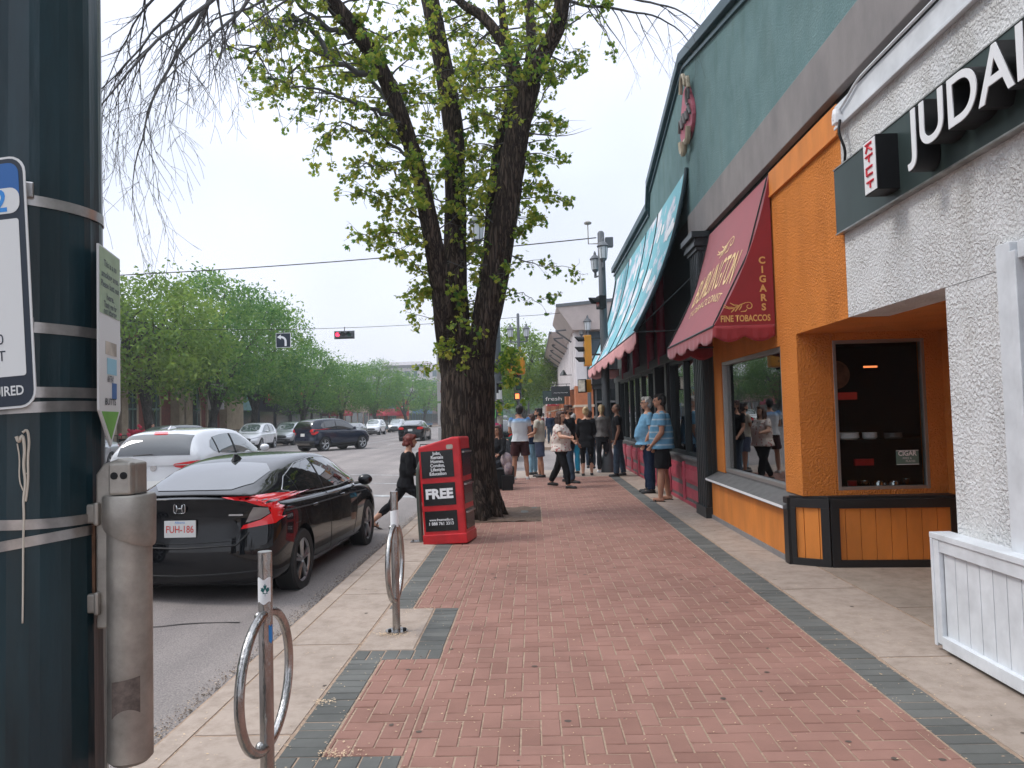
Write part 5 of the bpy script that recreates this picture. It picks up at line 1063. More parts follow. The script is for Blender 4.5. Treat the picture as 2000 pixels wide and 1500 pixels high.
# bare elm behind the viewer whose boughs hang into the view at upper left
el=thing('bare_elm','bare elm limbs drooping into the sky at the upper left','tree',(-1.6,-2.5,0))
g=MB(); rough_tube(g,[(-1.6,-2.5,-.05),(-1.62,-2.5,2),(-1.7,-2.4,4.2),(-1.9,-1.6,6)],[.42,.34,.32,.25],16,.1,3)
rough_tube(g,[(-1.85,-1.8,5.8),(-1.6,.5,7.6),(-1.6,3.2,8.3),(-1.9,5.6,8.0)],[.2,.15,.11,.07],12,.08,5); rough_tube(g,[(-1.85,-1.8,5.8),(-3.2,-.8,8),(-4,1.5,9.5),(-3.6,4.5,9.4)],[.2,.14,.11,.07],12,.08,6)
g.build('trunk',M['bark'],el,smooth=True,world=True)
g=MB(); re_=random.Random(33); BP=(.9,.75,.5)
for a,b_,L_,r_ in ((( 470,-60,7.0),( 330,120,6.6),2.4,.045),((440,-60,7.4),(250,140,7.2),2.6,.045),((400,-50,6.8),(230,90,6.5),2.0,.035),((520,-50,7.4),(360,160,7.0),2.3,.04),((350,-60,6.8),(210,20,6.6),1.6,.03),((500,-40,7.8),(420,130,7.8),1.5,.02),((300,-60,7.2),(230,100,7.2),1.6,.025)):
    p,q=at(*a),at(*b_); bare(p,q-p,L_*1.05,r_*.55,0,.8,re_,g)
for a,b_ in (((630,-40,9.0),(440,60,8.6)),((560,-40,8.6),(400,90,8.4))): p,q=at(*a),at(*b_); bare(p,q-p,1.6,.022,1,.2,re_,g)
for a,b_ in (((-1.9,5.6,8.0),(470,-60,7.0)),((-1.9,5.6,8.0),(440,-60,7.4)),((-3.6,4.5,9.4),(400,-50,6.8)),((-1.9,5.6,8.0),(520,-50,7.4)),((-3.6,4.5,9.4),(350,-60,6.8)),((-3.6,4.5,9.4),(300,-60,7.2)),((-1.9,5.6,8.0),(500,-40,7.8)),((-1.9,5.6,8),(630,-40,9.0)),((-1.9,5.6,8),(560,-40,8.6))):
    g.tube([Vector(a),Vector(a).lerp(at(*b_),.5)+Vector((0,0,.1)),at(*b_)],[.06,.045,.026],8)
g.build('branch',M['twig'],el,smooth=True,world=True)
# street elms with full crowns
def elm_mesh(seed,Rx,Rz,zc,n_clump,n_leaf,ls,mt,trunk_h=2.4,sparse=0,fork=5):
    rn=random.Random(seed); g=MB(); base=Vector((0,0,0)); tips=[]
    P_=[(0,0,-.1),(rn.gauss(0,.1),rn.gauss(0,.1),trunk_h*.55),(rn.gauss(0,.15),rn.gauss(0,.15),trunk_h)]; rough_tube(g,P_,[.30,.24,.24],10,.08,seed,3); top=Vector(P_[-1])
    for k in range(fork):
        a=2*PI*k/fork+rn.uniform(-.3,.3); out=Rx*rn.uniform(.45,.8); q=[top-Vector((0,0,.3)),top+Vector((math.cos(a)*out*.35,math.sin(a)*out*.35,(zc-trunk_h)*.6)),Vector((math.cos(a)*out*.8,math.sin(a)*out*.8,zc+Rz*rn.uniform(-.1,.3))),Vector((math.cos(a)*out,math.sin(a)*out,zc+Rz*rn.uniform(.3,.75)))]
        rough_tube(g,q,[.17,.12,.07,.02],8,.08,k+seed,4)
        for j in range(4):
            s_=q[1].lerp(q[2],rn.random()); e_=s_+Vector((rn.gauss(0,1),rn.gauss(0,1),rn.uniform(.1,1.2))).normalized()*Rx*.5; g.tube([s_,s_.lerp(e_,.5)+Vector((0,0,.15)),e_],[.045,.03,.01],5)
    tm=g.mesh('trunk',M['bark2'],smooth=True)
    V=[];Fc=[];T=[]
    for c in range(n_clump):
        while True:
            v=Vector((rn.uniform(-1,1),rn.uniform(-1,1),rn.uniform(-1,1)))
            if .25<v.length<1: break
        rad=v.length**.45; v=v.normalized()*rad
        lump=1+.22*noise.noise(v*2.2+Vector((seed,0,0)))
        cc=Vector((v.x*Rx*lump,v.y*Rx*lump,zc+v.z*Rz*lump*(1 if v.z>0 else .85)))
        if cc.z<3.3: continue
        cs=rn.uniform(.35,.75)*Rx*.23; tone=min(1,max(0,rn.gauss(.5,.2)))
        for j in range(int(n_leaf*rn.uniform(.5,1.3))):
            o=Vector((rn.gauss(0,1),rn.gauss(0,1),rn.gauss(-.1,.7)))*cs; p=cc+o; s=ls*rn.uniform(.6,1.3)
            n1=Vector((rn.gauss(0,1),rn.gauss(0,1),rn.gauss(.5,1))).normalized(); a=n1.orthogonal().normalized(); b_=n1.cross(a); w=rn.uniform(0,6.28); a,b_=a*math.cos(w)+b_*math.sin(w),b_*math.cos(w)-a*math.sin(w)
            B=len(V); V+= [tuple(p+a*s),tuple(p+b_*s*.45),tuple(p-a*s),tuple(p-b_*s*.45)]; Fc.append((B,B+1,B+2,B+3)); T.append(min(1,max(0,tone+rn.gauss(0,.12))))
    cm=bpy.data.meshes.new('crown'); cm.from_pydata(V,[],Fc); cm.materials.append(mt); settone(cm,T); return tm,cm
M['elmleaf']=leafmat('elm leaf',(.045,.145,.032),(.115,.25,.048),(.24,.37,.075),.42); M['paleleaf']=leafmat('budding leaf',(.16,.15,.10),(.19,.20,.11),(.24,.26,.14),.3); M['yleaf']=leafmat('spring leaf',(.09,.18,.035),(.18,.29,.05),(.28,.38,.07),.45)
kinds=[elm_mesh(1,4.3,4.0,6.4,360,44,.14,M['elmleaf']),elm_mesh(2,4.2,3.6,6.2,340,44,.14,M['elmleaf']),elm_mesh(3,3.6,3.3,5.7,300,44,.14,M['yleaf'])]
farm=[elm_mesh(5,4.4,3.4,5.8,150,26,.22,M['elmleaf']),elm_mesh(6,4.2,3.4,6.0,150,22,.22,M['paleleaf'])]
def elm(k,x,y,s,rz,label,arr=kinds,sz=None,grp='street trees on the far side'):
    t=thing('street_elm',label,'tree',(x,y,0),rz,grp); t.scale=(s,s,sz or s)
    for nm,me in zip(('trunk','crown'),arr[k]): putmesh(nm,me,t)
elm(2,-21.6,41.5,1.08,.4,'leftmost yellow-green elm in front of the church windows',sz=1.12)
elm(0,-21.4,49.5,1.05,1.7,'tall dark green elm right of the leftmost one, before the church',sz=1.12)
elm(1,-21.5,57.5,1.05,2.9,'dark full elm at the church end, beside the tavern',sz=1.14)
elm(0,-21.3,69,.86,4.1,'elm between the tavern sign and the turn sign')
elm(1,-21.2,82,.82,.9,'rounded elm above the white rav-like car and dark shopfront'.replace('rav-like car','parked car'))
elm(0,-21,99,.90,5.2,'large round elm centred before the loonie coloured shop'.replace('loonie coloured','pale pink'))
elm(0,-20.9,122,1.0,3.3,'elm before the red awning down the avenue',farm)
elm(0,-20.8,142,1.0,1.1,'elm beside the tall red street sign',farm)
elm(1,-20.5,166,1.1,2.2,'pale still-budding tree far down the avenue',farm)
for k,y in enumerate((190,215,245,280)): elm(0,-20.3,y,1.1,k*1.3,['distant elm before the grey block','hazy elm third from the end of the avenue','hazy elm second from the end of the avenue','farthest hazy elm on the left of the avenue'][k],farm)
elm(2,-1.0,66,1.02,2.0,'light green tree standing on the far right-hand sidewalk',sz=1.05,grp='trees on the right-hand sidewalk')
elm(1,-1.3,95,.9,.7,'second tree along the right-hand sidewalk, behind the light green one',grp='trees on the right-hand sidewalk')
for k,y in enumerate((125,160)): elm(0,-1.2,y,.9,k,['third tree along the right-hand sidewalk','fourth and farthest tree on the right-hand sidewalk'][k],farm,grp='trees on the right-hand sidewalk')
elm(0,-21.5,16,1.05,.6,'elm on the left side nearer than the church corner'); elm(1,-21.5,4,1.0,2.6,'elm on the left side level with the viewer'); elm(0,-21.6,-8,1.0,2.6,'elm on the left side behind the viewer')
# ================= CARS =================
def paint(name,c,metal=.0,rough=.22): return mat(name,c,rough,metal,coat=1.0 if max(c)>.05 else .9,spec=.5 if max(c)>.05 else .05,var=.06,vscale=2)
M['carglass']=mat('tinted car glass',(.010,.014,.016),.02,spec=.9,coat=1); M['carglass2']=mat('clear car glass',(.06,.085,.085),.03,spec=.9,coat=1)
M['taillamp']=mat('red tail lamp',(.50,.008,.012),.12,coat=1,emit=(1,.02,.03),estr=.12); M['brakelit']=mat('lit brake lamp',(.8,.02,.02),.2,coat=1,emit=(1,.05,.06),estr=1.6)
M['headlamp']=mat('headlamp lens',(.40,.42,.44),.08,.3,coat=1); M['headlit']=mat('lit headlamp',(.9,.7,.3),.2,emit=(1,.75,.35),estr=3)
M['alloy']=mat('alloy wheel',(.42,.43,.44),.28,.9); M['alloyd']=mat('dark alloy wheel',(.05,.05,.055),.35,.8); M['trim']=mat('black plastic trim',(.014,.014,.015),.55); M['clearlamp']=mat('clear lamp',(.25,.24,.24),.1,.4,coat=1); M['plate']=mat('licence plate',(.62,.62,.60),.5); M['platered']=mat('plate red',(.55,.06,.05),.5)
def lin(xs,ys,x):
    if x<=xs[0]: return ys[0]
    for i in range(len(xs)-1):
        if x<=xs[i+1]: t=(x-xs[i])/(xs[i+1]-xs[i]); return ys[i]*(1-t)+ys[i+1]*t
    return ys[-1]
def car_shell(sp):
    """body + cabin lofts; x forward, origin on the ground at mid wheelbase"""
    g=MB(); S=sp['body']; secs=[]
    for (x,hw,zb,sh,top) in S:
        mid=(zb+sh)/2
        half=[(0,zb),(hw*.82,zb),(hw*.95,zb+.05),(hw*.985,zb+.16),(hw,mid+.02),(hw*.995,sh-.14),(hw*.965,sh-.03),(hw*.915,sh+.012),(hw*.80,top-.012),(hw*.4,top+.012),(0,top+.02)]
        secs.append((x,half))
    n_=len(secs[0][1])
    def ring(x,half,xf):
        r=[(xf(x,y,z),y,z) for y,z in half]; r+=[(xf(x,y,z),-y,z) for y,z in half[-2:0:-1]]; return r
    xr,xf_=S[0][0],S[-1][0]; rz=sp.get('rearz',((0,0),(2,0))); fz=sp.get('frontz',((0,0),(2,0)))
    def warp(x,y,z):
        W_=sp['W']/2
        if x<xr+.5: k=1-(x-xr)/.5; x+=k*(sp.get('rcurve',.16)*abs(y/W_)**2.6+lin(*zip(*rz),z))
        if x>xf_-.6: k=1-(xf_-x)/.6; x-=k*(sp.get('fcurve',.30)*abs(y/W_)**2.4+lin(*zip(*fz),z))
        return x
    K=2*n_-2; b0=len(g.v); 
    for x,h in secs: g.v+=ring(x,h,warp)
    ns=len(secs)
    for i in range(ns-1):
        for k in range(K): g.f.append((b0+i*K+k,b0+i*K+(k+1)%K,b0+(i+1)*K+(k+1)%K,b0+(i+1)*K+k)); g.mi.append(0)
    # end caps, six columns across
    for si in (0,ns-1):
        x,h=secs[si]; C_=6; rows=[]
        for j in range(n_):
            y,z=h[j]; row=[]
            for c in range(C_+1):
                t=1-2*c/C_; yy=y*t
                if c==0: row.append(b0+si*K+j)
                elif c==C_: row.append(b0+si*K+((K-j)%K if 0<j<n_-1 else j))
                elif y==0: row.append(b0+si*K+j)
                else: g.v.append((warp(x,yy,z),yy,z)); row.append(len(g.v)-1)
            rows.append(row)
        for j in range(n_-1):
            for c in range(C_):
                q=[rows[j][c],rows[j][c+1],rows[j+1][c+1],rows[j+1][c]]; u=[]
                for w in q:
                    if w not in u: u.append(w)
                if len(u)>2: g.f.append(tuple(u)); g.mi.append(0)
    me=bpy.data.meshes.new('body'); me.from_pydata(g.v,[],g.f); bm=bmesh.new(); bm.from_mesh(me); bmesh.ops.remove_doubles(bm,verts=bm.verts,dist=1e-4); bmesh.ops.recalc_face_normals(bm,faces=bm.faces); bm.to_mesh(me); bm.free()
    o=bpy.data.objects.new('body',me); COL.objects.link(o); s_=o.modifiers.new('s','SUBSURF'); s_.levels=s_.render_levels=sp.get('sub',2)
    cut=MB(); 
    for wx in sp['wx']:
        for sgn in (1,-1): cut.cyl((wx,sgn*(sp['W']/2-.30),sp['wr']+.01),(wx,sgn*(sp['W']/2+.2),sp['wr']+.01),sp['wr']*1.13,n=28)
    co=cut.build('cutter',M['black']); bo=o.modifiers.new('b','BOOLEAN'); bo.object=co; bo.solver='EXACT'; evalmesh(o,'body'); bpy.data.objects.remove(co)
    # cabin
    g=MB(); C=sp['cabin']; 
    vs=[]; nc=0
    for (x,zb,hb,zr,hr) in C:
        e=min(.07,(zr-zb)*.3); half=[(hb*1.0,zb-.10),(hb,zb),(hb*.55+hr*.45,zb+(zr-zb)*.5),(hr+.012,zr-e),(hr-.05,zr-e*.25),(hr*.5,zr),(0,zr+.008)]
        r=[(x,y,z) for y,z in half]+[(x,-y,z) for y,z in half[-2::-1]]; nc=len(r); vs+=r
    f=[(i*nc+k,i*nc+k+1,(i+1)*nc+k+1,(i+1)*nc+k) for i in range(len(C)-1) for k in range(nc-1)]
    f+=[tuple(range(nc-1,-1,-1)),tuple((len(C)-1)*nc+k for k in range(nc))]
    g.add(vs,f); c_=g.build('cab',M['black']); s_=c_.modifiers.new('s','SUBSURF'); s_.levels=s_.render_levels=sp.get('sub',2); evalmesh(c_)
    bm=bmesh.new(); bm.from_mesh(o.data); bm.from_mesh(c_.data); bpy.data.objects.remove(c_); bm.to_mesh(o.data); bvh=BVHTree.FromBMesh(bm); bm.free()
    o.data.materials.clear(); o.data.polygons.foreach_set('use_smooth',[True]*len(o.data.polygons)); 
    try: o.data.set_sharp_from_angle(angle=R(38))
    except Exception: pass
    return o,bvh
def decal(name,bvh,poly,plane,sgn,m,parent,off=.006,step=.05,th=0,mirror=False,smooth=1,dirv=None):
    """polygon drawn in a projection plane and wrapped onto the shell. plane: 'x' (y,z), 'y' (x,z), 'z' (x,y)"""
    if smooth: poly=poly_smooth(poly,smooth)
    outs=[]
    for mi in ((1,-1) if mirror else (1,)):
        bm=bmesh.new(); P_=[(a*mi,b_) if plane=='x' else (a,b_) for a,b_ in poly]; sg=sgn
        if plane=='y' and mi<0: sg=-sgn
        if plane=='z' and mi<0: P_=[(a,-b_) for a,b_ in P_]
        fv=[bm.verts.new((a,b_,0)) for a,b_ in P_]; bm.faces.new(fv)
        for ax in (0,1):
            lo=min(p[ax] for p in P_); hi=max(p[ax] for p in P_); k=int((hi-lo)/step)
            for i in range(1,k+1):
                nn=Vector((0,0,0)); nn[ax]=1; co=Vector((0,0,0)); co[ax]=lo+(hi-lo)*i/(k+1)
                bmesh.ops.bisect_plane(bm,geom=bm.verts[:]+bm.edges[:]+bm.faces[:],plane_co=co,plane_no=nn)
        for v in bm.verts:
            a,b_=v.co.x,v.co.y
            if plane=='x': o_=Vector((sg*6,a,b_)); d=Vector((-sg,0,0))
            elif plane=='y': o_=Vector((a,sg*4,b_)); d=Vector((0,-sg,0))
            else: o_=Vector((a,b_,4)); d=Vector((0,0,-1))
            if dirv: d=Vector(dirv).normalized(); o_=Vector((a,b_,1))-d*4 if plane=='z' else o_
            h=bvh.ray_cast(o_,d)
            if h[0] is None: h=bvh.find_nearest(o_+d*(4 if plane!='x' else 6-2.1))
            n_=h[1]; 
            if n_.dot(d)>0: n_=-n_
            v.co=h[0]+n_*off
        if th:
            r_=bmesh.ops.extrude_face_region(bm,geom=bm.faces[:]); 
            for v in [x for x in r_['geom'] if isinstance(x,bmesh.types.BMVert)]: pass
        bmesh.ops.recalc_face_normals(bm,faces=bm.faces); me=bpy.data.meshes.new(name); bm.to_mesh(me); bm.free(); me.materials.append(m); me.polygons.foreach_set('use_smooth',[True]*len(me.polygons)); outs.append(putmesh(name,me,parent))
    return outs
def line_decal(name,bvh,pts,plane,sgn,w,m,parent,off=.004,mirror=False):
    """thin seam wrapped onto the shell"""
    for mi in ((1,-1) if mirror else (1,)):
        g=MB(); P_=[]
        Q=[]
        for a,b_ in zip(pts,pts[1:]):
            k=max(1,int(math.dist(a,b_)/.05)); Q+=[(a[0]+(b_[0]-a[0])*i/k,a[1]+(b_[1]-a[1])*i/k) for i in range(k)]
        Q.append(pts[-1])
        for a,b_ in Q:
            if plane=='x': h=bvh.ray_cast(Vector((sgn*6,a*mi,b_)),Vector((-sgn,0,0)))
            elif plane=='y': h=bvh.ray_cast(Vector((a,sgn*mi*4,b_)),Vector((0,-sgn*mi,0)))
            else: h=bvh.ray_cast(Vector((a,b_*mi,4)),Vector((0,0,-1)))
            if h[0] is not None: P_.append(h[0]+h[1]*off*0)
        if len(P_)>1: g.tube(P_,w,5); g.build(name,m,parent,smooth=True)
def wheel(par,x,y,r,w,m,spokes=5,sgn=1,twin=True):
    t=thing('wheel',None,None,(x,y,r)); t.parent=par
    g=MB(); g.lathe([(r*.70,-w/2),(r*.95,-w/2),(r,-w/2+.02),(r,w/2-.02),(r*.95,w/2),(r*.70,w/2),(r*.68,0),(r*.70,-w/2)],(0,0,0),30,'y',cap=False); g.build('tyre',M['rubber'],t,auto=35)
    g=MB(); yo=sgn*(w/2-.03); g.lathe([(r*.70,-w/2+.01),(r*.715,w/2*.5),(r*.70,w/2-.01)] if sgn>0 else [(r*.70,-w/2+.01),(r*.715,-w/2*.5),(r*.70,w/2-.01)],(0,0,0),24,'y',cap=False)
    g2=MB(); g2.lathe([(r*.64,0),(r*.66,sgn*.012),(r*.70,sgn*.02),(r*.715,sgn*.012),(r*.70,-sgn*.1)] ,(0,yo,0),30,'y',cap=False)
    g2.lathe([(r*.16,-sgn*.02),(r*.15,sgn*.012)],(0,yo,0),14,'y')
    for k in range(spokes):
        for dv in ((-.16,.16) if twin else (0,)):
            a=2*PI*k/spokes+.3; a1=a+dv; c0=(math.cos(a)*r*.10,yo-.004,math.sin(a)*r*.10); c1=(math.cos(a1)*r*.68,yo-.004,math.sin(a1)*r*.68); g2.tube([c0,c1],[.022 if twin else .045,.015 if twin else .03],6)
    g2.build('rim',m,t,auto=40)
    g=MB(); g.lathe([(r*.66,-.005),(r*.66,.005)],(0,-sgn*.03,0),20,'y'); g.build('brake_disc',M['trim'],t)
    return t
def make_car(sp,name,label,m,group=None):
    o,bvh=car_shell(sp); t=thing(name,label,'car',(0,0,0),0,group); o.parent=t; o.data.materials.append(m)
    W2=sp['W']/2; wr=sp['wr']
    g=MB()
    for wx in sp['wx']:
        for s in (1,-1): g.cyl((wx,s*(W2-.31),wr+.01),(wx,s*(W2-.30),wr+.01),wr*1.12,n=20)
    g.box((sp['wx'][0]-.5,-W2+.25,.17),(sp['wx'][1]+.5,W2-.25,.35)); g.build('underbody',M['trim'],t)
    for wx in sp['wx']:
        for s in (1,-1): wheel(t,wx,s*(W2-.115),wr,.21,sp.get('rim',M['alloy']),sp.get('spokes',5),s,sp.get('twin',True))
    for nm,poly,plane,sg,mm,kw in sp['decals']: decal(nm,bvh,poly,plane,sg,mm,t,**kw)
    for nm,pts,plane,sg,w,mm,mir in sp.get('lines',[]): line_decal(nm,bvh,pts,plane,sg,w,mm,t,mirror=mir)
    mx_,mz=sp['mirror']
    for s in (1,-1):
        g=MB(); g.ell((mx_,s*(W2+.09),mz),(.07,.10,.075),12,8); q=g.build('side_mirror',sp.get('mirm',m),t,smooth=True); g=MB(); g.tube([(mx_+.02,s*(W2-.06),mz-.05),(mx_,s*(W2+.05),mz-.03)],.022,6); g.build('mirror_arm',M['trim'],q)
    for wx in sp.get('handles',[]):
        for s in (1,-1):
            h=bvh.ray_cast(Vector((wx,s*3,sp['hz'])),Vector((0,-s,0)))
            if h[0]: g=MB(); g.ell(tuple(h[0]+Vector((0,s*.012,0))),(.10,.016,.016),10,6); g.build('door_handle',sp.get('hm',m),t,smooth=True)
    return t,bvh
def sedan(civic=False):
    b=[(-2.28,.80,.27,.96,1.06),(-2.24,.845,.22,.975,1.08),(-2.0,.885,.20,.975,1.075),(-1.6,.90,.19,.97,1.04),(-1.0,.90,.17,.955,1.0),(-.3,.90,.17,.94,.98),(.5,.90,.17,.93,.96),(1.0,.90,.18,.91,.95),(1.6,.89,.19,.86,.90),(2.0,.865,.20,.78,.83),(2.24,.80,.22,.66,.72),(2.32,.72,.27,.60,.64)]
    c=[(-2.12,1.05,.60,1.085,.50),(-1.95,1.05,.68,1.125,.54),(-1.6,1.02,.765,1.23,.575),(-1.2,1.0,.80,1.335,.595),(-.75,.97,.825,1.405,.60),(-.15,.95,.835,1.43,.61),(.35,.94,.835,1.39,.605),(.75,.93,.82,1.24,.62),(1.12,.93,.78,1.06,.66),(1.35,.93,.70,.96,.62)]
    side=[(-1.52,1.075),(-1.28,1.20),(-.85,1.315),(-.3,1.352),(.25,1.325),(.62,1.20),(.98,1.02),(.9,.985),(0,.975),(-.9,1.0),(-1.35,1.035)]
    d=[('side_window',side,'y',1,M['carglass'],dict(mirror=True,off=.004,smooth=1)),
       ('rear_window',[(-1.93,.50),(-1.98,0),(-1.93,-.50),(-1.15,-.545),(-1.09,0),(-1.15,.545)],'z',1,M['carglass'],dict(off=.005,smooth=1)),
       ('windscreen',[(1.18,.56),(1.26,0),(1.18,-.56),(.42,-.53),(.38,0),(.42,.53)],'z',1,M['carglass'],dict(off=.005,smooth=1)),
       ('head_light',[(.45,.66),(.60,.71),(.85,.78),(.87,.70),(.62,.60),(.46,.61)],'x',1,M['headlamp'],dict(mirror=True,smooth=1)),
       ('grille',[(-.42,.60),(.42,.60),(.45,.70),(-.45,.70)],'x',1,M['trim'],dict(smooth=0)),('lower_grille',[(-.6,.28),(.6,.28),(.5,.46),(-.5,.46)],'x',1,M['trim'],dict(smooth=0))]
    ln=[('door_seam',[(-.38,.30),(-.40,.98)],'y',1,.004,M['black'],True),('door_seam',[(.62,.30),(.75,.60),(.78,.95)],'y',1,.004,M['black'],True),('door_seam',[(-1.02,.45),(-1.25,.80),(-1.28,1.03)],'y',1,.004,M['black'],True),('sill_line',[(-1.0,.30),(1.0,.26)],'y',1,.008,M['trim'],True)]
    if not civic:
        d+=[('tail_light',[(.45,.80),(.86,.82),(.87,.96),(.62,.99),(.45,.95)],'x',-1,M['taillamp'],dict(mirror=True,smooth=1)),('licence_plate',[(-.15,.70),(.15,.70),(.15,.84),(-.15,.84)],'x',-1,M['plate'],dict(smooth=0)),('bumper_trim',[(-.6,.27),(.6,.27),(.6,.36),(-.6,.36)],'x',-1,M['trim'],dict(smooth=0))]
    else:
        d+=[('tail_light',[(.40,1.072),(.70,1.062),(.86,1.00),(.885,.86),(.83,.80),(.55,.765),(.57,.80),(.72,.845),(.80,.90),(.79,.955),(.70,.99),(.60,1.035)],'x',-1,M['taillamp'],dict(mirror=True,smooth=0,off=.012,step=.03)),
            ('reverse_lamp',[(.66,.975),(.775,.955),(.79,.90),(.71,.852),(.59,.825),(.62,.90)],'x',-1,M['clearlamp'],dict(mirror=True,smooth=0,off=.010,step=.03)),
            ('plate_recess',[(-.48,.66),(.48,.66),(.56,.76),(.44,.90),(-.44,.90),(-.56,.76)],'x',-1,M['pan'],dict(smooth=1,off=.002,step=.06))]
        ln+=[('bumper_crease',[(-.62,.73),(-.52,.62),(0,.605),(.52,.62),(.62,.73)],'x',-1,.009,None,False),('bumper_crease',[(-.7,.36),(0,.345),(.7,.36)],'x',-1,.007,None,False),
             ('boot_seam',[(-.55,.765),(-.52,.66),(0,.645),(.52,.66),(.55,.765)],'x',-1,.004,M['black'],False),('boot_seam',[(-.70,1.05),(-.72,.98),(-.58,.77)],'x',-1,.004,M['black'],False),('boot_seam',[(.70,1.05),(.72,.98),(.58,.77)],'x',-1,.004,M['black'],False),
             ('window_chrome',side+[side[0]],'y',1,.007,M['alloy'],True),('window_chrome',[(-.44,.99),(-.42,1.34)],'y',1,.014,M['trim'],True),('window_chrome',[(-1.18,1.02),(-1.22,1.22)],'y',1,.008,M['trim'],True),('shoulder_crease',[(-1.9,.90),(-1.0,.865),(.5,.835),(1.3,.80)],'y',1,.008,None,True),('fuel_seam',[(-1.58,.88),(-1.42,.88),(-1.42,.74),(-1.58,.74),(-1.58,.88)],'y',-1,.003,M['black'],False)]
    return dict(body=b,cabin=c,W=1.8,wx=(-1.35,1.35),wr=.325,decals=d,lines=[(a,b_,c_,d_,e_,f_ or M['trim'],g_) for a,b_,c_,d_,e_,f_,g_ in ln],mirror=(.82,.98),handles=(-.95,.12) ,hz=.86,rearz=((.2,.10),(.36,.03),(.6,.0),(.66,.055),(.8,.075),(.98,.06),(1.07,.0)),frontz=((.2,.08),(.5,0),(.62,.04),(.75,.2)),rcurve=.26)
def suv(kind='cx'):
    tall={'cx':1.53,'trax':1.66,'rav':1.68}[kind]; k=(tall-1.0)/.53; zb=1.0 if kind=='cx' else 1.06; z0=.24 if kind=='cx' else .30
    L=2.1
    b=[(-2.06,.80,z0+.08,zb-.08,zb-.02),(-2.0,.86,z0+.02,zb-.02,zb+.02),(-1.7,.885,z0,zb,zb+.03),(-1.0,.89,z0-.02,zb-.02,zb+.02),(0,.89,z0-.03,zb-.04,zb),(.8,.89,z0-.02,zb-.05,zb),(1.3,.885,z0,zb-.06,zb+.0),(1.75,.87,z0,zb-.12,zb-.06),(2.0,.82,z0+.02,zb-.22,zb-.15),(2.12,.74,z0+.06,zb-.32,zb-.27)]
    t=tall; c=[(-2.0,zb,.77,zb+.06,.70),(-1.93,zb,.80,zb+(t-zb)*.45,.66),(-1.78,zb,.82,t-.12,.60),(-1.62,zb,.825,t-.05,.60),(-1.1,zb,.83,t-.01,.61),(-.5,zb-.02,.835,t,.62),(.05,zb-.03,.835,t-.03,.615),(.45,zb-.03,.83,t-.14,.61),(.9,zb-.03,.79,zb+.16,.66),(1.2,zb-.03,.70,zb+.02,.62)]
    zt=t-.12
    side=[(-1.52,zb+.13),(-1.30,zt-.06),(-.7,zt),(-.1,zt-.01),(.22,zt-.10),(.68,zb+.13),(.86,zb+.03),(.6,zb+.005),(-.9,zb+.04)]
    d=[('side_window',side,'y',1,M['carglass2'] if kind!='trax' else M['carglass'],dict(mirror=True,off=.004)),('windscreen',[(1.02,.58),(1.1,0),(1.02,-.58),(.34,-.54),(.30,0),(.34,.54)],'z',1,M['carglass2'],dict(off=.005)),
       ('rear_window',[(-.63,zb+.07),(.63,zb+.07),(.58,t-.13),(.3,t-.10),(-.3,t-.10),(-.58,t-.13)],'x',-1,M['carglass'],dict(off=.006,smooth=0)),
       ('cladding',[(-.72,z0+.03),(.72,z0+.03),(.78,z0+.22),(.5,z0+.26),(-.5,z0+.26),(-.78,z0+.22)],'x',-1,M['trim'],dict(smooth=0)),('head_light',[(.42,zb-.33),(.62,zb-.29),(.84,zb-.22),(.85,zb-.30),(.6,zb-.37),(.43,zb-.37)],'x',1,M['headlamp'],dict(mirror=True)),
       ('grille',[(-.40,zb-.52),(.40,zb-.52),(.48,zb-.40),(.36,zb-.31),(-.36,zb-.31),(-.48,zb-.40)],'x',1,M['trim'],dict(smooth=1)),('lower_grille',[(-.62,z0+.06),(.62,z0+.06),(.7,z0+.2),(-.7,z0+.2)],'x',1,M['trim'],dict(smooth=1)),
       ('sill_cladding',[(-1.0,z0-.0),(.95,z0-.0),(.95,z0+.10),(-1.0,z0+.10)],'y',1,M['trim'],dict(mirror=True,smooth=0)),('licence_plate',[(-.15,zb-.30),(.15,zb-.30),(.15,zb-.15),(-.15,zb-.15)] if kind!='cx' else [(-.15,zb-.50),(.15,zb-.50),(.15,zb-.36),(-.15,zb-.36)],'x',-1,M['plate'],dict(smooth=0,off=.008))]
    if kind=='cx': d+=[('tail_light',[(.30,zb-.085),(.60,zb-.04),(.83,zb-.02),(.86,zb-.06),(.80,zb-.13),(.62,zb-.17),(.40,zb-.15)],'x',-1,M['taillamp'],dict(mirror=True,off=.012,step=.03,smooth=1)),('brake_strip',[(-.12,t-.105),(.12,t-.105),(.12,t-.08),(-.12,t-.08)],'x',-1,M['brakelit'],dict(smooth=0,off=.02))]
    elif kind=='trax': d+=[('tail_light',[(.56,zb-.22),(.84,zb-.22),(.86,zb+.06),(.64,zb+.07),(.56,zb-.02)],'x',-1,M['taillamp'],dict(mirror=True,off=.012,smooth=1)),('skid_plate',[(-.5,z0+.02),(.5,z0+.02),(.5,z0+.12),(-.5,z0+.12)],'x',-1,M['alu'],dict(smooth=0,off=.012))]
    else: d+=[('tail_light',[(.50,zb-.12),(.84,zb-.12),(.86,zb+.03),(.6,zb+.02)],'x',-1,M['taillamp'],dict(mirror=True,off=.01))]
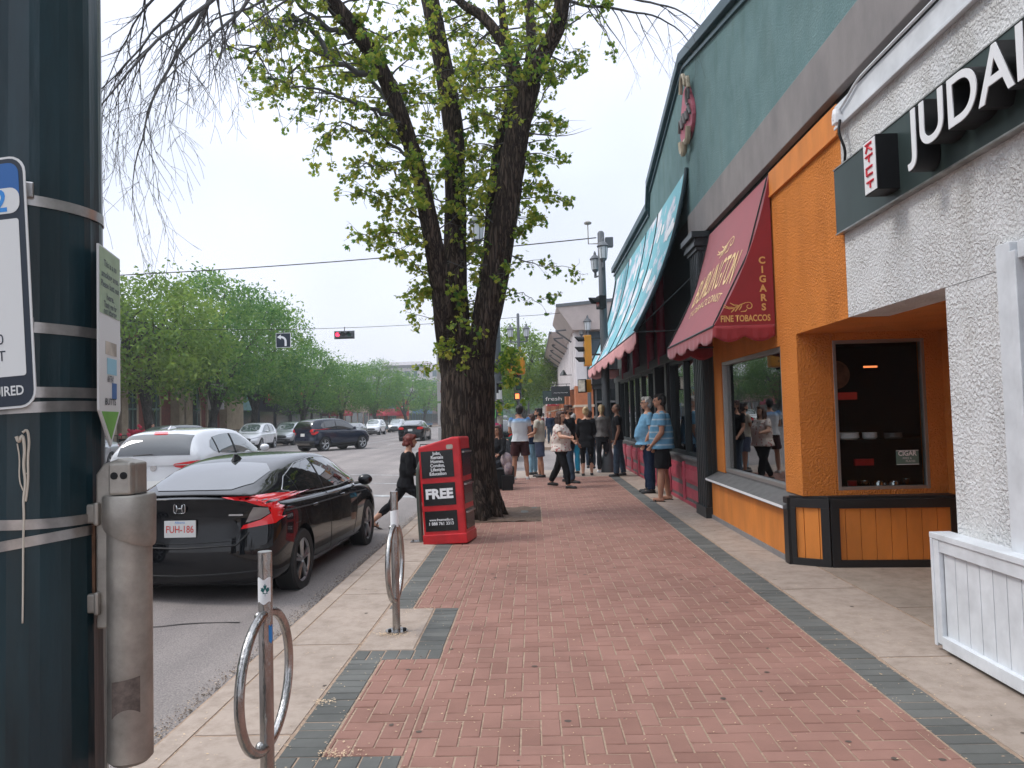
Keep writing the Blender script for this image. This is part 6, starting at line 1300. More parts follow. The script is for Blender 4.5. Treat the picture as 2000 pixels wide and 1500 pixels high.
    ln=[('door_seam',[(-.42,z0+.12),(-.44,zb+.0)],'y',1,.004,M['black'],True),('door_seam',[(.6,z0+.12),(.72,zb-.05)],'y',1,.004,M['black'],True),('door_seam',[(-.98,z0+.2),(-1.25,zb-.1),(-1.2,zb)],'y',1,.004,M['black'],True),('window_pillar',[(-.47,zb+.03),(-.45,zt-.01)],'y',1,.022,M['trim'],True),('window_pillar',[(-1.20,zb+.06),(-1.22,zt-.06)],'y',1,.016,M['trim'],True),('boot_seam',[(-.74,zb-.02),(-.66,zb-.38),(.66,zb-.38),(.74,zb-.02)],'x',-1,.005,M['black'],False)]
    return dict(body=b,cabin=c,W=1.77,wx=(-1.27,1.29),wr=.335 if kind=='cx' else .35,decals=d,lines=ln,mirror=(.62,zb+.08),handles=(-.85,.15),hz=zb-.12,rearz=((.3,.03),(.55,.0),(.62,.06),(1.1,.09)),frontz=((.3,.05),(.6,0),(.8,.12)),rcurve=.20,fcurve=.28)
def place(t,x,y,rz,z=None,label=None,group=None):
    t.location=(x,y,crown(x) if z is None else z); t.rotation_euler=(0,0,rz)
    if label: t['label']=label
    if group: t['group']=group
    return t
UPA=PI/2   # heading up the avenue
M['cblack']=paint('black car paint',(.006,.0065,.008)); M['cwhite']=paint('white car paint',(.66,.67,.69),.1,.25); M['cnavy']=paint('navy car paint',(.010,.016,.032)); M['csilver']=paint('silver car paint',(.42,.44,.46),.6,.3); M['cgrey']=paint('grey car paint',(.14,.15,.16),.5,.3); M['cblue']=paint('pale blue grey car paint',(.22,.30,.34),.4,.3)
# nearest: black sedan
sp=sedan(True); sp['rim']=M['alloy']; sp['twin']=True
cv,bvh=make_car(sp,'sedan','glossy black parked sedan with red C-shaped tail lamps at the kerb',M['cblack'])
place(cv,-3.31,9.30,UPA-.035,-.145)
def rearpt(y,z,o=.012):
    h=bvh.ray_cast(Vector((-6,y,z)),Vector((1,0,0))); return h[0]+Vector((-o,0,0))
g=MB(); p=rearpt(0,.79,.02); g.obox(tuple(p),(.012,.31,.16)); pl=g.build('licence_plate',M['plate'],cv,bevel=.003)
text('lettering','FUH-186',.095,(p.x-.0075,0,.785),(0,-1,0),(0,0,1),M['platered'],pl,world=False,fit=.27,offset=.001)
text('lettering','Alberta',.03,(p.x-.0075,0,.852),(0,-1,0),(0,0,1),M['bluel'],pl,world=False,fit=.10)
g=MB(); g.obox((p.x+.004,0,.715),(.012,.20,.02)); g.obox((p.x+.004,0,.868),(.012,.16,.012)); g.build('plate_frame',M['trim'],pl)
p=rearpt(0,.985,.012); g=MB(); g.prism(rr_poly(-.058,.058,-.048,.048,.022),lambda a,b_:(p.x-.004,a,p.z+b_),lambda a,b_:(p.x+.004,a,p.z+b_)); em=g.build('emblem',M['pan'],cv)
g=MB()
pp=rr_poly(-.055,.055,-.045,.045,.022); g.tube([(p.x-.007,a,p.z+b_) for a,b_ in pp+pp[:1]],.0055,5)
for s in (1,-1): g.tube([(p.x-.008,s*.030,p.z+.036),(p.x-.008,s*.022,p.z),(p.x-.008,s*.031,p.z-.036)],.0075,5)
g.tube([(p.x-.008,-.024,p.z),(p.x-.008,.024,p.z)],.0075,5); g.build('letter_mark',M['chrome'],em,smooth=True)
g=MB(); p=rearpt(-.50,.905); g.obox((p.x-.002,-.50,.905),(.004,.17,.016)); g.build('model_badge',M['chrome'],cv)
g=MB(); h=bvh.ray_cast(Vector((-.98,0,3)),Vector((0,0,-1))); z=h[0].z; g.add([(-1.08,.02,z-.01),(-1.08,-.02,z-.01),(-.88,-.03,z+.01),(-.88,.03,z+.01),(-1.03,.006,z+.07),(-1.03,-.006,z+.07),(-.96,-.008,z+.065),(-.96,.008,z+.065)],[(0,1,5,4),(1,2,6,5),(2,3,7,6),(3,0,4,7),(4,5,6,7)]); g.build('antenna',M['pan'],cv,bevel=.008)
g=MB(); g.grid(lambda u,v:(-2.20+.16*v,(u*2-1)*.66,1.095+.018*(1-v)-.012*(u*2-1)**2),16,2); q=g.build('spoiler',M['cblack'],cv,smooth=True); q.modifiers.new('t','SOLIDIFY').thickness=.014
g=MB(); g.tube([(-1.9,.45,.24),(-2.20,.45,.235)],.025,10); g.build('exhaust',M['alu'],cv)
# white crossover ahead in the next lane
cx,_b=make_car(suv('cx'),'crossover_car','white crossover with slim red tail lamps and lit brake strip beyond the black sedan',M['cwhite']); place(cx,-6.5,14.6,UPA)
g=MB(); g.tube([(-2.11,.28,1.08),(-2.115,.0,1.10),(-2.10,-.05,1.09)],.012,6); g.build('wiper',M['trim'],cx); g=MB(); g.add([(-1.45,.02,1.51),(-1.45,-.02,1.51),(-1.2,-.03,1.53),(-1.2,.03,1.53),(-1.36,.006,1.575),(-1.36,-.006,1.575),(-1.28,-.008,1.57),(-1.28,.008,1.57)],[(0,1,5,4),(1,2,6,5),(2,3,7,6),(3,0,4,7),(4,5,6,7)]); g.build('antenna',M['cwhite'],cx)
p=_b.ray_cast(Vector((-6,0,.86)),Vector((1,0,0)))[0]; g=MB(); g.lathe([(.055,-.01),(.055,.0),(.04,.001)],(p.x-.004,0,.86),18,'x'); g.build('emblem',M['chrome'],cx)
# navy compact suv turning
tx,_b=make_car(suv('trax'),'compact_suv','navy compact SUV turning across the junction, seen rear and side',M['cnavy']); place(tx,-10.5,38.9,PI/2-R(33))
rv,_b=make_car(suv('rav'),'crossover_car','white crossover facing the viewer, parked in front of the dark shopfront',M['cwhite']); rv['group']='cars parked along the far kerb'; place(rv,-17.5,46.5,-PI/2+.03)
sd,_b=make_car(sedan(),'sedan','black sedan driving away in the middle of the avenue',M['cblack']); place(sd,-8.3,52.5,UPA)
def dup(src,x,y,rz,m,label,name=None,group='cars parked along the far kerb'):
    c=copy_tree(src); c.location=(x,y,crown(x)); c.rotation_euler=(0,0,rz); c['label']=label
    if 'group' in c and not group: del c['group']
    if group: c['group']=group
    if name: c.name=name
    for ch in c.children:
        if ch.name.startswith('body') or ch.name.startswith('side_mirror'):
            ch.data=ch.data.copy(); ch.data.materials.clear(); ch.data.materials.append(m)
    return c
dn=-PI/2
dup(rv,-17.5,53.2,dn,M['csilver'],'silver crossover parked directly behind the navy SUV')
dup(sd,-18.0,40.9,dn+.02,M['cwhite'],'white sedan parked left of the white crossover')
dk=dup(rv,-17.4,34.6,dn-.55,M['cgrey'],'dark car pulling out at the far left with one headlamp glowing',group=None)
for ch in dk.children:
    if ch.name.startswith('head_light'): ch.data=ch.data.copy(); ch.data.materials.clear(); ch.data.materials.append(M['headlit'])
dup(sd,-17.8,28.2,dn,M['csilver'],'silver sedan parked at the left before the church, behind the dark pole')
nr=dup(rv,-5.7,6.9,UPA,M['csilver'],'silver car in the next lane almost hidden behind the dark pole',group=None)
dup(sd,-17.3,63.5,dn,M['cblue'],'pale blue sedan parked just right of the navy SUV'); dup(sd,-17.0,70.5,dn,M['cgrey'],'grey sedan parked behind the pale blue one')
dup(rv,-16.6,78,dn,M['cwhite'],'white van-like car parked behind the black moving sedan'); dup(sd,-17.0,57.8,dn,M['cblue'],'blue-grey sedan parked half hidden by the navy SUV nose')
far=[(-8.5,92,UPA,M['cgrey'],'distant grey car in the lane beyond the black sedan'),(-5.2,84,UPA,M['csilver'],'distant silver car nearest the tree trunk'),(-5.3,104,UPA,M['cblack'],'distant black car following the right lane'),(-16.8,92,dn,M['csilver'],'distant parked silver car under the large elm'),(-16.8,101,dn,M['cblack'],'distant parked black car under the elms'),(-12.5,112,dn,M['cwhite'],'distant white car coming towards the viewer'),(-8.6,126,UPA,M['cwhite'],'white car far off in the middle lane'),(-5.4,140,UPA,M['cgrey'],'grey car far off in the right lane'),(-12.4,150,dn,M['cgrey'],'oncoming grey car far off')]
for x,y,rz,m,lb in far: dup(sd if y%2 else rv,x,y,rz,m,lb,group='distant traffic on the avenue')
b_=dup(rv,-1.5,31.0,UPA,M['cblack'],'dark car crossing beyond the waiting people',group=None)
# ================= PEOPLE =================
def skin(n_,c): return mat(n_,c,.55,spec=.35,var=.12,vscale=14)
M['skinL']=skin('light skin',(.52,.29,.20)); M['skinM']=skin('tanned skin',(.42,.215,.14)); M['skinD']=skin('brown skin',(.22,.11,.07))
def cloth(n_,c,bump=.25): return mat(n_,c,.9,spec=.15,var=.18,vscale=9,bump=bump,bscale=9,bdist=.02)
def zmat(name,stops,lo,hi,inter='LINEAR'):
    m=cloth(name,stops[0][1]); N,L,b=nodes(m); t=N.new('ShaderNodeTexCoord'); s=N.new('ShaderNodeSeparateXYZ'); L.new(t.outputs['Object'],s.inputs[0]); mr=N.new('ShaderNodeMapRange'); mr.inputs['From Min'].default_value=lo; mr.inputs['From Max'].default_value=hi; L.new(s.outputs['Z'],mr.inputs['Value'])
    r=N.new('ShaderNodeValToRGB'); r.color_ramp.interpolation=inter; L.new(mr.outputs['Result'],r.inputs[0]); e=r.color_ramp.elements
    e[0].position=stops[0][0]; e[0].color=(*stops[0][1],1); e[1].position=stops[-1][0]; e[1].color=(*stops[-1][1],1)
    for p,c in stops[1:-1]: q=e.new(p); q.color=(*c,1)
    L.new(r.outputs[0],b.inputs['Base Color']); return m
lb=(.13,.29,.43); wl=(.36,.46,.53); st=[(0,lb)]
for k in range(7): a=.08+k*.13; st+=[(a,lb),(a+.012,wl),(a+.03,wl),(a+.042,lb)]
st=st[:31]; M['stripe']=zmat('light blue striped knit',st+[(1,lb)],.85,1.65)
M['ombre']=zmat('blue to white dipped cotton',[(0,(.62,.63,.65)),(.62,(.60,.62,.65)),(.72,(.30,.42,.58)),(.80,(.08,.20,.42)),(1,(.07,.17,.38))],.9,1.6)
M['floral']=cloth('floral blouse',(.62,.55,.50)); N,L,b=nodes(M['floral']); t=N.new('ShaderNodeTexCoord'); v=N.new('ShaderNodeTexVoronoi'); v.inputs['Scale'].default_value=15; L.new(t.outputs['Object'],v.inputs['Vector']); r=N.new('ShaderNodeValToRGB'); r.color_ramp.interpolation='CONSTANT'; e=r.color_ramp.elements; e[0].color=(.50,.08,.12,1); e[1].position=.30; e[1].color=(.66,.58,.53,1); q=e.new(.18); q.color=(.60,.30,.28,1); q=e.new(.25); q.color=(.14,.16,.10,1); L.new(v.outputs['Distance'],r.inputs[0]); L.new(r.outputs[0],b.inputs['Base Color'])
CL={k:cloth(k+' cloth',c) for k,c in dict(black=(.012,.012,.014),navy=(.012,.022,.05),polo=(.15,.32,.48),jeans=(.04,.06,.09),denim=(.09,.13,.20),ltjeans=(.20,.34,.44),bright=(.04,.38,.62),beige=(.46,.43,.36),grey=(.17,.16,.155),charcoal=(.03,.032,.038),green=(.012,.04,.035),white=(.6,.6,.62),maroon=(.16,.02,.03),shortsblue=(.08,.10,.16),wine=(.05,.018,.02)).items()}
HR={k:mat(k+' hair',c,.6,var=.4,vscale=25,bump=.6,bscale=60,bdist=.01) for k,c in dict(dark=(.014,.010,.009),grey=(.46,.45,.43),blond=(.50,.36,.19),red=(.16,.028,.020),brown=(.06,.026,.018),bald=(.06,.04,.03)).items()}
SH={k:mat(k+' shoe',c,.6) for k,c in dict(black=(.015,.015,.016),white=(.62,.62,.62),brown=(.05,.03,.02)).items()}
def V(*a): return Vector(a)
def fuse(g,name,m,par,vox,smooth=3,keep=None):
    o=g.build(name,m,par); r=o.modifiers.new('r','REMESH'); r.mode='VOXEL'; r.voxel_size=vox; r.use_smooth_shade=True
    s=o.modifiers.new('s','SMOOTH'); s.factor=.5; s.iterations=smooth; evalmesh(o,name)
    if not o.data.materials: o.data.materials.append(m)
    if name in('shirt','trousers','shorts','hair','beard'):
        hh=name in('hair','beard'); q_=len(o.data.vertices); n0=[v.normal.copy() for v in o.data.vertices]
        for v,n1 in zip(o.data.vertices,n0):
            c_=v.co; f_=noise.noise(Vector((c_.x*9+c_.z*5,c_.y*9,c_.z*7)))*.011+noise.noise(Vector((c_.x*22,c_.y*22-c_.z*9,c_.z*16)))*.005 if not hh else noise.noise(Vector((c_.x*30,c_.y*30,c_.z*12)))*.013; v.co=c_+n1*(f_+(.002 if not hh else 0))
    o.data.polygons.foreach_set('use_smooth',[True]*len(o.data.polygons)); return o
def sect(g,S,n_=20):
    vs=[]; 
    for (z,cx_,cy_,rx,ry) in S:
        for k in range(n_):
            a=2*PI*k/n_; c,s=math.cos(a),math.sin(a); vs.append((cx_+rx*math.copysign(abs(c)**.85,c),cy_+ry*math.copysign(abs(s)**.85,s),z))
    g.add(vs,[(i*n_+k,i*n_+(k+1)%n_,(i+1)*n_+(k+1)%n_,(i+1)*n_+k) for i in range(len(S)-1) for k in range(n_)]+[tuple(range(n_-1,-1,-1)),tuple((len(S)-1)*n_+k for k in range(n_))])
def limb(g,a,b_,r0,r1,mid=None):
    m_=a.lerp(b_,.4); g.tube([a,m_,b_],[r0,mid or (r0*.6+r1*.4)*1.03,r1],12); g.ell(a,(r0,)*3,12,8); g.ell(b_,(r1,)*3,12,8)
def hand(g,w,d,side,up,s=1.0,curl=.5):
    """palm, four fingers of unequal length and a thumb; d = along the hand, side = across towards the thumb"""
    d=d.normalized(); side=(side-d*side.dot(d)).normalized(); nrm=d.cross(side)
    g.tube([w-d*.01*s,w+d*.045*s,w+d*.085*s],[.026*s,.036*s,.036*s],10,flat=.55)
    for k,(of,L_) in enumerate(((.026,.066),(.009,.076),(-.009,.070),(-.025,.055))):
        p=w+d*.083*s+side*of*s; q=p+(d*.95+nrm*curl*.5)*L_*.5*s; r_=q+(d*.7+nrm*curl*1.5).normalized()*L_*.5*s; g.tube([p-d*.01*s,q,r_],[.0095*s,.009*s,.0075*s],7)
    p=w+d*.03*s+side*.03*s; g.tube([p-side*.01*s,p+(side*.7+d*.7)*.032*s,p+(side*.45+d*1.0+nrm*curl*.5)*.058*s],[.012*s,.011*s,.009*s],7)
def person(label,x,y,face,H=1.75,skinm='skinM',hair=('dark','short'),top=('black',.45),bot=('jeans',1.0),shoe='black',lean=0,legs=((0,0),(0,0)),arms=((5,8,10),(5,8,10)),belly=0,wide=1.0,hx=0,head=(0,0),z=0,vox=.0125,female=False,group='people waiting and walking on the sidewalk',extras=(),sandal=False,sit=False,spread=.0):
    s=H/1.75; f=Vector((face[0],face[1],0)).normalized(); rz=math.atan2(-f.x,f.y)
    t=thing('person',label,'person',(x,y,z),rz,group); t.scale=(s,s,s)
    hipz=.93; LG=[]; low=9
    for k,sg in enumerate((-1,1)):
        hp,kb=R(legs[k][0]),R(legs[k][1]); hip=V(sg*.088*wide,0,hipz-.03); kn=hip+V(sg*(.01+spread),math.sin(hp)*.425,-math.cos(hp)*.425); a2=hp-kb; an=kn+V(sg*(.005+spread*.6),math.sin(a2)*.41,-math.cos(a2)*.41); LG.append((hip,kn,an,a2)); low=min(low,an.z-.075-(.0 if a2>-.5 else .05))
    dz=-low
    LG=[(a+V(0,0,dz),b_+V(0,0,dz),c+V(0,0,dz),d) for a,b_,c,d in LG]; pz=hipz+dz
    ML=Matrix.Translation((0,0,pz))@Matrix.Rotation(-R(lean),4,'X')@Matrix.Translation((0,0,-hipz))
    def U(v): return ML@Vector(v)
    sw=(.165 if female else .19)*(.5+.5*wide); AR_=[]
    for k,sg in enumerate((-1,1)):
        p_,ab,eb=[R(q_) for q_ in arms[k][:3]]; inn=R(arms[k][3]) if len(arms[k])>3 else 0
        sh=V(sg*sw,0,1.415); el=sh+V(sg*math.sin(ab)*.29,math.sin(p_)*math.cos(ab)*.29,-math.cos(p_)*math.cos(ab)*.29); a2=p_+eb; fd=V(sg*math.sin(ab)*.6-sg*math.sin(inn),math.sin(a2)*math.cos(inn),-math.cos(a2)).normalized(); wr=el+fd*.255; AR_.append((sh,el,wr,fd))
    # --- body
    g=MB(); g.T=ML; bw=wide; by=belly; dp=.55+.5*wide
    TS=[(.86,0,0,.15*bw,.105),(.93,0,0,.165*bw,.115+by*.3),(1.03,0,.02*by*4,.142*bw,.10+by*.8),(1.15,0,.02*by*3,.145*bw,.10+by*.7),(1.27,0,.005,.16*bw,.108+by*.2),(1.37,0,0,.165*(.5+.5*bw),.10),(1.44,0,-.005,.11,.075),(1.48,0,-.005,.06,.058)]
    if female: TS[2]=(1.03,0,.02*by*3,.128*bw,.09+by*.7); TS[4]=(1.27,0,.022,.145*bw,.118+by*.2)
    TS=[(a_,b_,c_,d_,e_*dp) for a_,b_,c_,d_,e_ in TS]
    sect(g,TS); g.tube([(0,-.01,1.43),(0,.0,1.50),(0,.012,1.58)],[.062,.054,.052],12)
    for sh,el,wr,fd in AR_:
        limb(g,sh,el,.052*(.7+.3*bw),.038*(.7+.3*bw)); limb(g,el,wr,.039*(.7+.3*bw),.026,.041*(.7+.3*bw))
    g.T=None
    for hip,kn,an,a2 in LG:
        limb(g,hip,kn,.088*(.6+.4*bw),.056*(.7+.3*bw)); limb(g,kn,an,.054*(.7+.3*bw),.036,.058*(.7+.3*bw))
        ft=V(0,math.cos(a2*.6)*.17,-.055 if a2>-.5 else -.12); g.tube([an+V(0,-.05,-.04),an+V(0,.03,-.045),an+ft*.75],[.034,.036,.03],10); g.ell(an+V(0,-.03,-.03),(.033,.04,.035),10,6)
    hd=V(0,.018,1.645); HM=ML@Matrix.Translation(hd)@Matrix.Rotation(R(head[0]),4,'Z')@Matrix.Rotation(-R(head[1]),4,'X'); g.T=HM
    g.ell((0,-.01,.012),(.074,.094,.100),18,12); g.ell((0,.028,-.045),(.055,.062,.065),14,9); g.ell((0,.055,-.085),(.028,.026,.024),10,6)
    g.tube([(0,.082,.02),(0,.104,-.018),(0,.098,-.03)],[.010,.014,.012],8); g.ell((0,.086,-.055),(.024,.012,.010),10,6)
    g.tube([(-.03,.080,.026),(0,.086,.028),(.03,.080,.026)],.011,6)
    for sg in (-1,1): g.ell((sg*.076,-.005,-.005),(.010,.020,.032),8,6)
    g.T=ML
    for sg,(sh,el,wr,fd) in zip((-1,1),AR_): hand(g,wr,fd,V(-sg*.4,1,0) if abs(fd.y)<.8 else V(-sg*.2,0,1),None,1.0,.6*sg)
    g.T=None
    fuse(g,'body',M[skinm],t,vox*.78,2)
    # --- eyes
    g=MB(); g.T=HM
    for sg in (-1,1): g.ell((sg*.030,.081,.008),(.012,.008,.007),8,6)
    g.build('eyes',M['rubber'],t,smooth=True)
    # --- top
    tm=M[top[0]] if top[0] in M and top[0] not in CL else CL[top[0]]
    g=MB(); g.T=ML; o=.014; hem=top[2] if len(top)>2 else .88
    TT=[(z_,cx_,cy_,rx+o+.008,ry+o+.010) for z_,cx_,cy_,rx,ry in TS if z_>hem+.02 and z_<1.46]; z0=TS[1]; TT=[(hem,0,.012*by*4,(.165 if hem>.8 else .175)*bw+o+.018,.122*dp+by*.6+o+.016)]+TT; sect(g,TT); g.tube([(0,-.004,1.42),(0,0,1.475)],[.10,.066],12)
    fr=top[1]
    for sh,el,wr,fd in AR_:
        g.ell(sh,(.062,.062,.06),12,8)
        if fr<=1: e_=sh.lerp(el,fr); g.tube([sh,sh.lerp(e_,.5),e_],[.060,.058*(.75+.25*bw)+.004,.052*(.75+.25*bw)+.010],12)
        else: limb(g,sh,el,.060,.050); e_=el.lerp(wr,fr-1); g.tube([el,e_],[.050,.038],12)
    g.T=None; fuse(g,'shirt',tm,t,vox,2)
    # --- bottom
    g=MB(); g.T=ML if lean<15 else None
    sect(g,[(.80+ (dz if g.T is None else 0),0,0,.13*bw,.11),(.87+(dz if g.T is None else 0),0,0,.165*bw+.006,.12+by*.2),(.93+(dz if g.T is None else 0),0,0,.168*bw+.012,.122+by*.3),(.985+(dz if g.T is None else 0),0,0,.155*bw+.010,.112+by*.5)]); g.T=None
    fr=bot[1]; loose=bot[2] if len(bot)>2 else .012
    for hip,kn,an,a2 in LG:
        if fr<=.5: e_=hip.lerp(kn,fr*2); g.tube([hip,hip.lerp(e_,.5),e_],[.098*(.6+.4*bw),.092*(.6+.4*bw)+loose,.078*(.7+.3*bw)+loose*1.8],14); g.ell(hip,(.098*(.6+.4*bw),)*3,12,8)
        else: limb(g,hip,kn,.096*(.6+.4*bw),.062*(.7+.3*bw)+loose*.6); e_=kn.lerp(an,(fr-.5)*2); g.tube([kn,kn.lerp(e_,.5),e_],[.062*(.7+.3*bw)+loose*.6,.064*(.7+.3*bw)+loose*.6,.046+loose],14)
    fuse(g,'trousers' if fr>.7 else 'shorts',CL[bot[0]],t,vox,2)
    # --- shoes
    for hip,kn,an,a2 in LG:
        g=MB(); ft=-.058 if a2>-.5 else -.125
        if sandal: g.tube([an+V(0,-.075,-.078),an+V(0,.06,-.080),an+V(0,.175,ft-.022)],[.044,.046,.048],10,flat=.34); g.tube([an+V(-.036,.08,-.06),an+V(0,.10,-.018),an+V(.036,.08,-.06)],.010,6); g.tube([an+V(-.03,-.02,-.055),an+V(0,.03,.0),an+V(.03,-.02,-.055)],.007,6)
        else: g.tube([an+V(0,-.065,-.045),an+V(0,-.02,-.035),an+V(0,.08,(ft-.045)/2),an+V(0,.165,ft+.003),an+V(0,.19,ft-.002)],[.030,.043,.042,.036,.018],12); g.tube([an+V(0,-.075,-.066),an+V(0,.05,-.068),an+V(0,.185,ft-.012)],[.034,.040,.034],10,flat=.3)
        g.build('shoe',SH[shoe],t,smooth=True)
    # --- hair
    hm=HR[hair[0]]; st_=hair[1]; g=MB(); g.T=HM
    if st_=='bald': g.ell((0,-.022,.018),(.077,.088,.096),16,10)
    else:
        g.ell((0,-.026,.030),(.083,.094,.097),18,12); g.ell((0,-.045,-.02),(.078,.068,.085),14,9)
        for sg in (-1,1): g.ell((sg*.062,-.012,.03),(.024,.05,.05),10,7)
        g.ell((0,.045,.082),(.060,.045,.036),12,8)
    if st_=='long': g.tube([(0,-.05,0),(0,-.075,-.12),(0,-.07,-.27)],[.088,.085,.05],14); g.tube([(-.06,.0,.0),(-.075,.0,-.12),(-.07,.02,-.24)],[.036,.034,.02],8); g.tube([(.06,.0,.0),(.075,.0,-.12),(.07,.02,-.24)],[.036,.034,.02],8)
    if st_=='pony': g.tube([(0,-.10,.05),(0,-.15,.06),(0,-.17,-.05),(0,-.155,-.20)],[.03,.036,.034,.012],10)
    if st_=='bun': g.ell((0,-.10,.075),(.045,.045,.042),12,8)
    if st_=='wavy': 
        for k in range(16): a=k*.42; g.ell((.075*math.cos(a),-.03+.085*math.sin(a)*.9,-.01-.05*(k%3)+.05),(.032,.032,.04),8,6)
    if st_=='curly':
        for k in range(14): a=k*.45; g.ell((.06*math.cos(a),-.02+.07*math.sin(a),.085+.012*(k%2)),(.03,.03,.03),8,6)
    o=fuse(g,'hair',hm,t,vox*.8,1)
    for ex in extras:
        if ex=='beard': g=MB(); g.T=HM; g.ell((0,.030,-.062),(.060,.066,.052),14,9); fuse(g,'beard',HR['dark'],t,vox*.8,1)
        if ex=='glasses': g=MB(); g.T=HM; [g.ell((sg*.032,.090,.008),(.026,.007,.017),12,6) for sg in (-1,1)]; g.tube([(-.03,.095,.01),(.03,.095,.01)],.003,5); [g.tube([(sg*.055,.085,.012),(sg*.08,-.0,.008)],.003,5) for sg in (-1,1)]; g.build('sunglasses',M['trim'],t,smooth=True)
        if ex=='belt': pass
    return t
person('tall dark-haired man in light blue striped tee and black shorts by the shop window',2.38,13.9,(-1,.12),1.95,'skinM',('dark','short'),('stripe',.62,.86),('black',.43,.02),'black',arms=((2,8,38,25),(-4,8,30,20)),belly=.06,wide=1.3,legs=((4,0),(-5,2)),vox=.010,sandal=True,head=(4,0))
person('grey-haired man in pale blue polo with a round belly and navy trousers',2.36,15.35,(-1,-.02),1.93,'skinL',('grey','short'),('polo',.62,.88),('navy',1.0,.02),'black',arms=((-2,8,30,25),(-4,8,25,20)),belly=.12,wide=1.25,extras=('glasses',),vox=.011)
person('bald man in black tee and dark jeans leaning by the shop windows',2.20,19.5,(-1,.1),1.86,'skinD',('bald','bald'),('black',.6),('jeans',1,.02),'black',arms=((-6,8,25,10),(-8,8,40,20)),legs=((6,4),(-8,0)),wide=1.1)
person('blond woman with ponytail, grey top and dark trousers seen from behind',1.93,20.9,(-.15,1),1.86,'skinL',('blond','pony'),('grey',1.9,.92),('charcoal',.98,.004),'white',female=True,arms=((0,10,15),(0,10,15)),head=(-15,0),wide=.98)
person('woman with blond updo, black cardigan and cropped black leggings',1.42,19.95,(.1,1),1.80,'skinL',('blond','bun'),('black',1.7,.72),('black',.8,.0),'black',female=True,arms=((0,10,20),(0,10,60,30)),legs=((-4,0),(6,4)),wide=1.08)
person('brown-haired woman in floral blouse and black trousers striding across the brick',.62,16.8,(.9,-.38),1.72,'skinL',('brown','long'),('floral',.62,.86),('black',.97,.012),'black',female=True,arms=((-28,14,12),(30,30,55,0)),legs=((-20,8),(20,10)),wide=1.5,belly=.07,vox=.011,head=(-10,0))
person('man in sunglasses and black tee right behind the floral blouse woman',.86,18.0,(.85,-.5),1.85,'skinM',('brown','curly'),('black',.6),('jeans',1,.01),'black',arms=((0,10,20),(10,12,40)),legs=((-10,5),(12,8)),extras=('glasses','beard'))
person('man seen from behind in blue-to-white tee, black shorts and white shoes',-.34,19.25,(.05,1),1.88,'skinM',('dark','short'),('ombre',.55,.90),('wine',.40,.018),'white',arms=((12,10,75,40),(12,10,75,40)),legs=((0,0),(0,0)),wide=1.10,spread=.03)
person('man with short beard in beige tee and blue-grey shorts facing left',.17,19.8,(-1,.25),1.80,'skinM',('dark','curly'),('beige',.55,.90),('shortsblue',.45,.02),'black',arms=((15,6,60,30),(12,6,55,30)),extras=('beard',),legs=((-6,0),(4,2)),wide=1.05)
person('person in navy top and pale jeans half hidden behind the beige tee man',-.02,20.7,(-.8,.6),1.66,'skinM',('brown','short'),('navy',1.8),('ltjeans',1,.012),'black',arms=((5,6,30),(5,6,30)))
person('person in bright blue trousers half hidden behind the man in sunglasses',1.12,20.7,(-.3,1),1.64,'skinL',('grey','short'),('charcoal',1.8),('bright',1,.02),'black')
person('slim person in dark clothes between the cardigan and ponytail women',1.72,22.6,(.2,1),1.72,'skinL',('brown','short'),('charcoal',1.8),('jeans',1,.0),'black',legs=((8,4),(-8,0)))
person('person in dark green bending forward beyond the poster pole',-.80,25.2,(.9,.4),1.75,'skinM',('dark','short'),('green',1.8),('charcoal',1),'black',lean=62,arms=((60,8,10),(60,8,10)),z=-.15)
rn_=person('red-haired woman in black jacket and cropped leggings hurrying off the kerb',-2.06,11.95,(1,.22),1.66,'skinL',('red','wavy'),('black',1.9,.86),('black',.80,.0),'brown',lean=6,arms=((12,6,75,10),(8,8,80,10)),legs=((-38,12),(52,58)),female=True,z=-.13,vox=.011,sandal=True)
for k,(x,y,c,b_,hr,fc,lb) in enumerate(((1.0,43,'navy','jeans','grey',(-.2,-1),'far man in dark blue shirt walking towards the viewer'),(.45,45,'maroon','jeans','brown',(0,-1),'far person in dark red top among the crowd'),(1.45,44,'charcoal','black','brown',(.2,-1),'far person in charcoal under the eaves'),(1.9,47,'black','jeans','dark',(0,1),'far person in black nearest the orange piers'),(.75,52,'white','denim','dark',(0,1),'far pedestrian in white in the crowd'),(-.85,40.2,'white','navy','dark',(0,-1),'far person in white shirt near the twin-lantern post'),(1.3,56,'maroon','black','blond',(0,1),'farthest pedestrian in dark red'),(-19.9,38.5,'denim','jeans','dark',(1,0),'pedestrian waiting at the church corner'))):
    person(lb,x,y,fc,1.74,'skinM',(hr,'short'),(c,.6 if k%2 else 1.7),(b_,1),'black',vox=.022,group='distant pedestrians')
